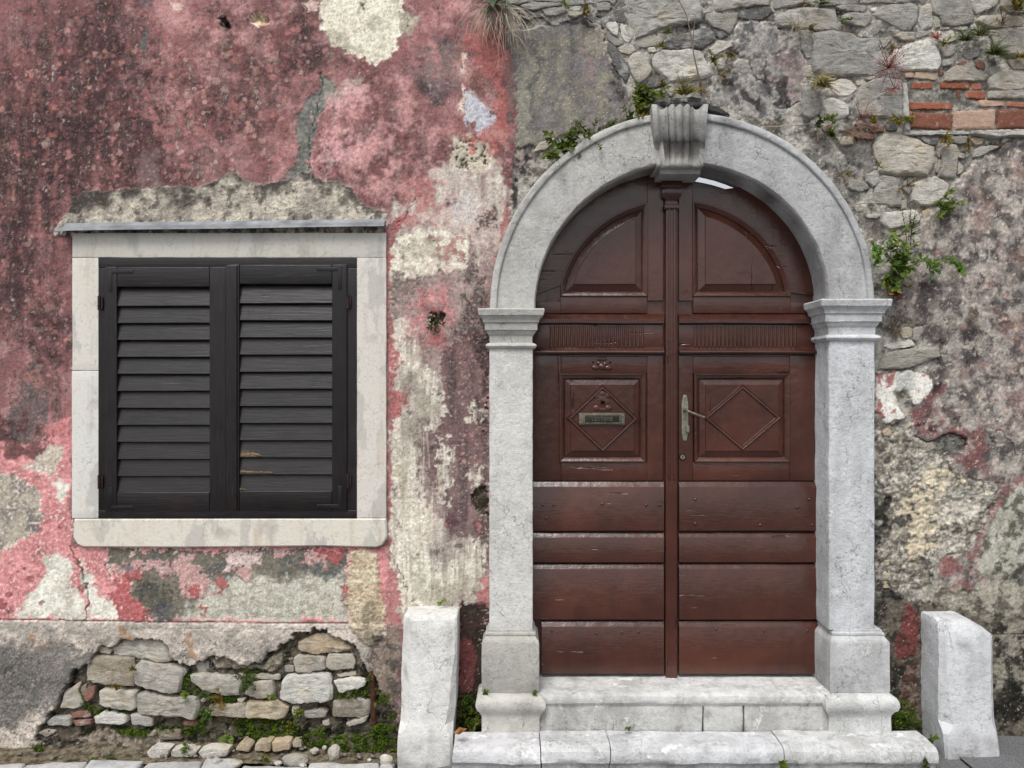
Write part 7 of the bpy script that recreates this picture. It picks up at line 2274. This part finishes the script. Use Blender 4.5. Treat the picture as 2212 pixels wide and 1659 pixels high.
# loose stones on the soil
def rock(u, v, y, w, h, seed, label, tone='g'):
    r = random.Random(seed)
    bm = bmesh.new()
    bmesh.ops.create_icosphere(bm, subdivisions=3, radius=1)
    c = P(u, v, y)
    for q in bm.verts:
        n_ = 1 + .28 * nz(q.co, 1.3, seed) + .14 * nz(q.co, 3.1, seed)
        q.co = Vector((q.co.x * w * S * .5 * n_, q.co.y * w * S * .42 * n_, q.co.z * h * S * .5 * n_))
        q.co += c
    me = bpy.data.meshes.new('rock'); bm.to_mesh(me); bm.free()
    finish(me, M['rubble'], 45)
    o = link('rock', me, None, rgb(*TONE[tone]))
    props(o, label, 'rock', 'loose stones on the soil at lower left')
def rl(x, y): return tr('L', [(x, y)])[0]
for (x, y, yy, w, h, tn, lab) in ((1778, 862, -.10, 26, 38, 'k', 'upright rough stone standing in the moss near the left guard post'), (1545, 905, -.12, 52, 24, 'g', 'flat mottled stone lying on the soil, largest of the loose stones'),
        (1440, 922, -.15, 16, 10, 'w', 'little white stone left of the flat mottled stone'), (1660, 850, -.06, 18, 14, 'k', 'pale lump of stone left of the upright one'), (1720, 830, -.06, 10, 9, 'k', 'small pale stone touching the upright stone'),
        (1070, 910, -.13, 24, 14, 'g', 'rounded grey stone in front of the low white stones'), (1180, 925, -.14, 34, 14, 'k', 'grey stone on the paving edge, right of the rounded one'), (1590, 935, -.17, 14, 8, 'w', 'small stone at the bottom edge below the flat one'),
        (2090, 905, -.14, 26, 26, 'w', 'white stone in the corner between paving and left guard post'), (1990, 905, -.12, 9, 7, 'w', 'pebble in the moss below the pipe')):
    u, v = rl(x, y)
    rock(u, v, yy, w, h, int(x), lab, tn)
# pebbles in the soil
rp_ = random.Random(31)
parts = []
for _ in range(170):
    u = rp_.uniform(30, 850); yy = -rp_.uniform(.0, .13)
    f_ = max(0, min(1, (yy + .17) / .17))
    x, z = PX(u, yy), -.054 + .03 * f_ * f_
    w = .0015 + .010 * rp_.random() ** 3
    V, F = rbox(x - w, x + w, yy - w * .7, yy + w * .7, z - w * .5, z + w * .8, w * .5, 1)
    parts.append((jitter(V, w * .5, 120, u), F))
V, F = join(*parts)
props(mk('pebbles', V, F, M['grit'], None, 50), 'fine grit and pebbles scattered on the soil strip', 'gravel', None, 'stuff')
# fallen leaf on the step
b = P(994, 1585, -.24)
V, F = leaf_geo(b + Vector((-.03, 0, .004)), Vector((1, -.1, .25)).normalized(), Vector((0, -.5, 1)), .065, .038, -.1)
V2, F2 = leaf_geo(b + Vector((-.012, -.005, .008)), Vector((.6, -.3, .5)).normalized(), Vector((0, -.5, 1)), .035, .02, -.1)
V, F = join((V, F), (V2, F2))
fo = mk('fallen_leaf', V, F, M['leaf'], None, 0, rgb(150, 108, 62))
props(fo, 'dry brown fallen leaf on the step beside the left guard post', 'leaf')
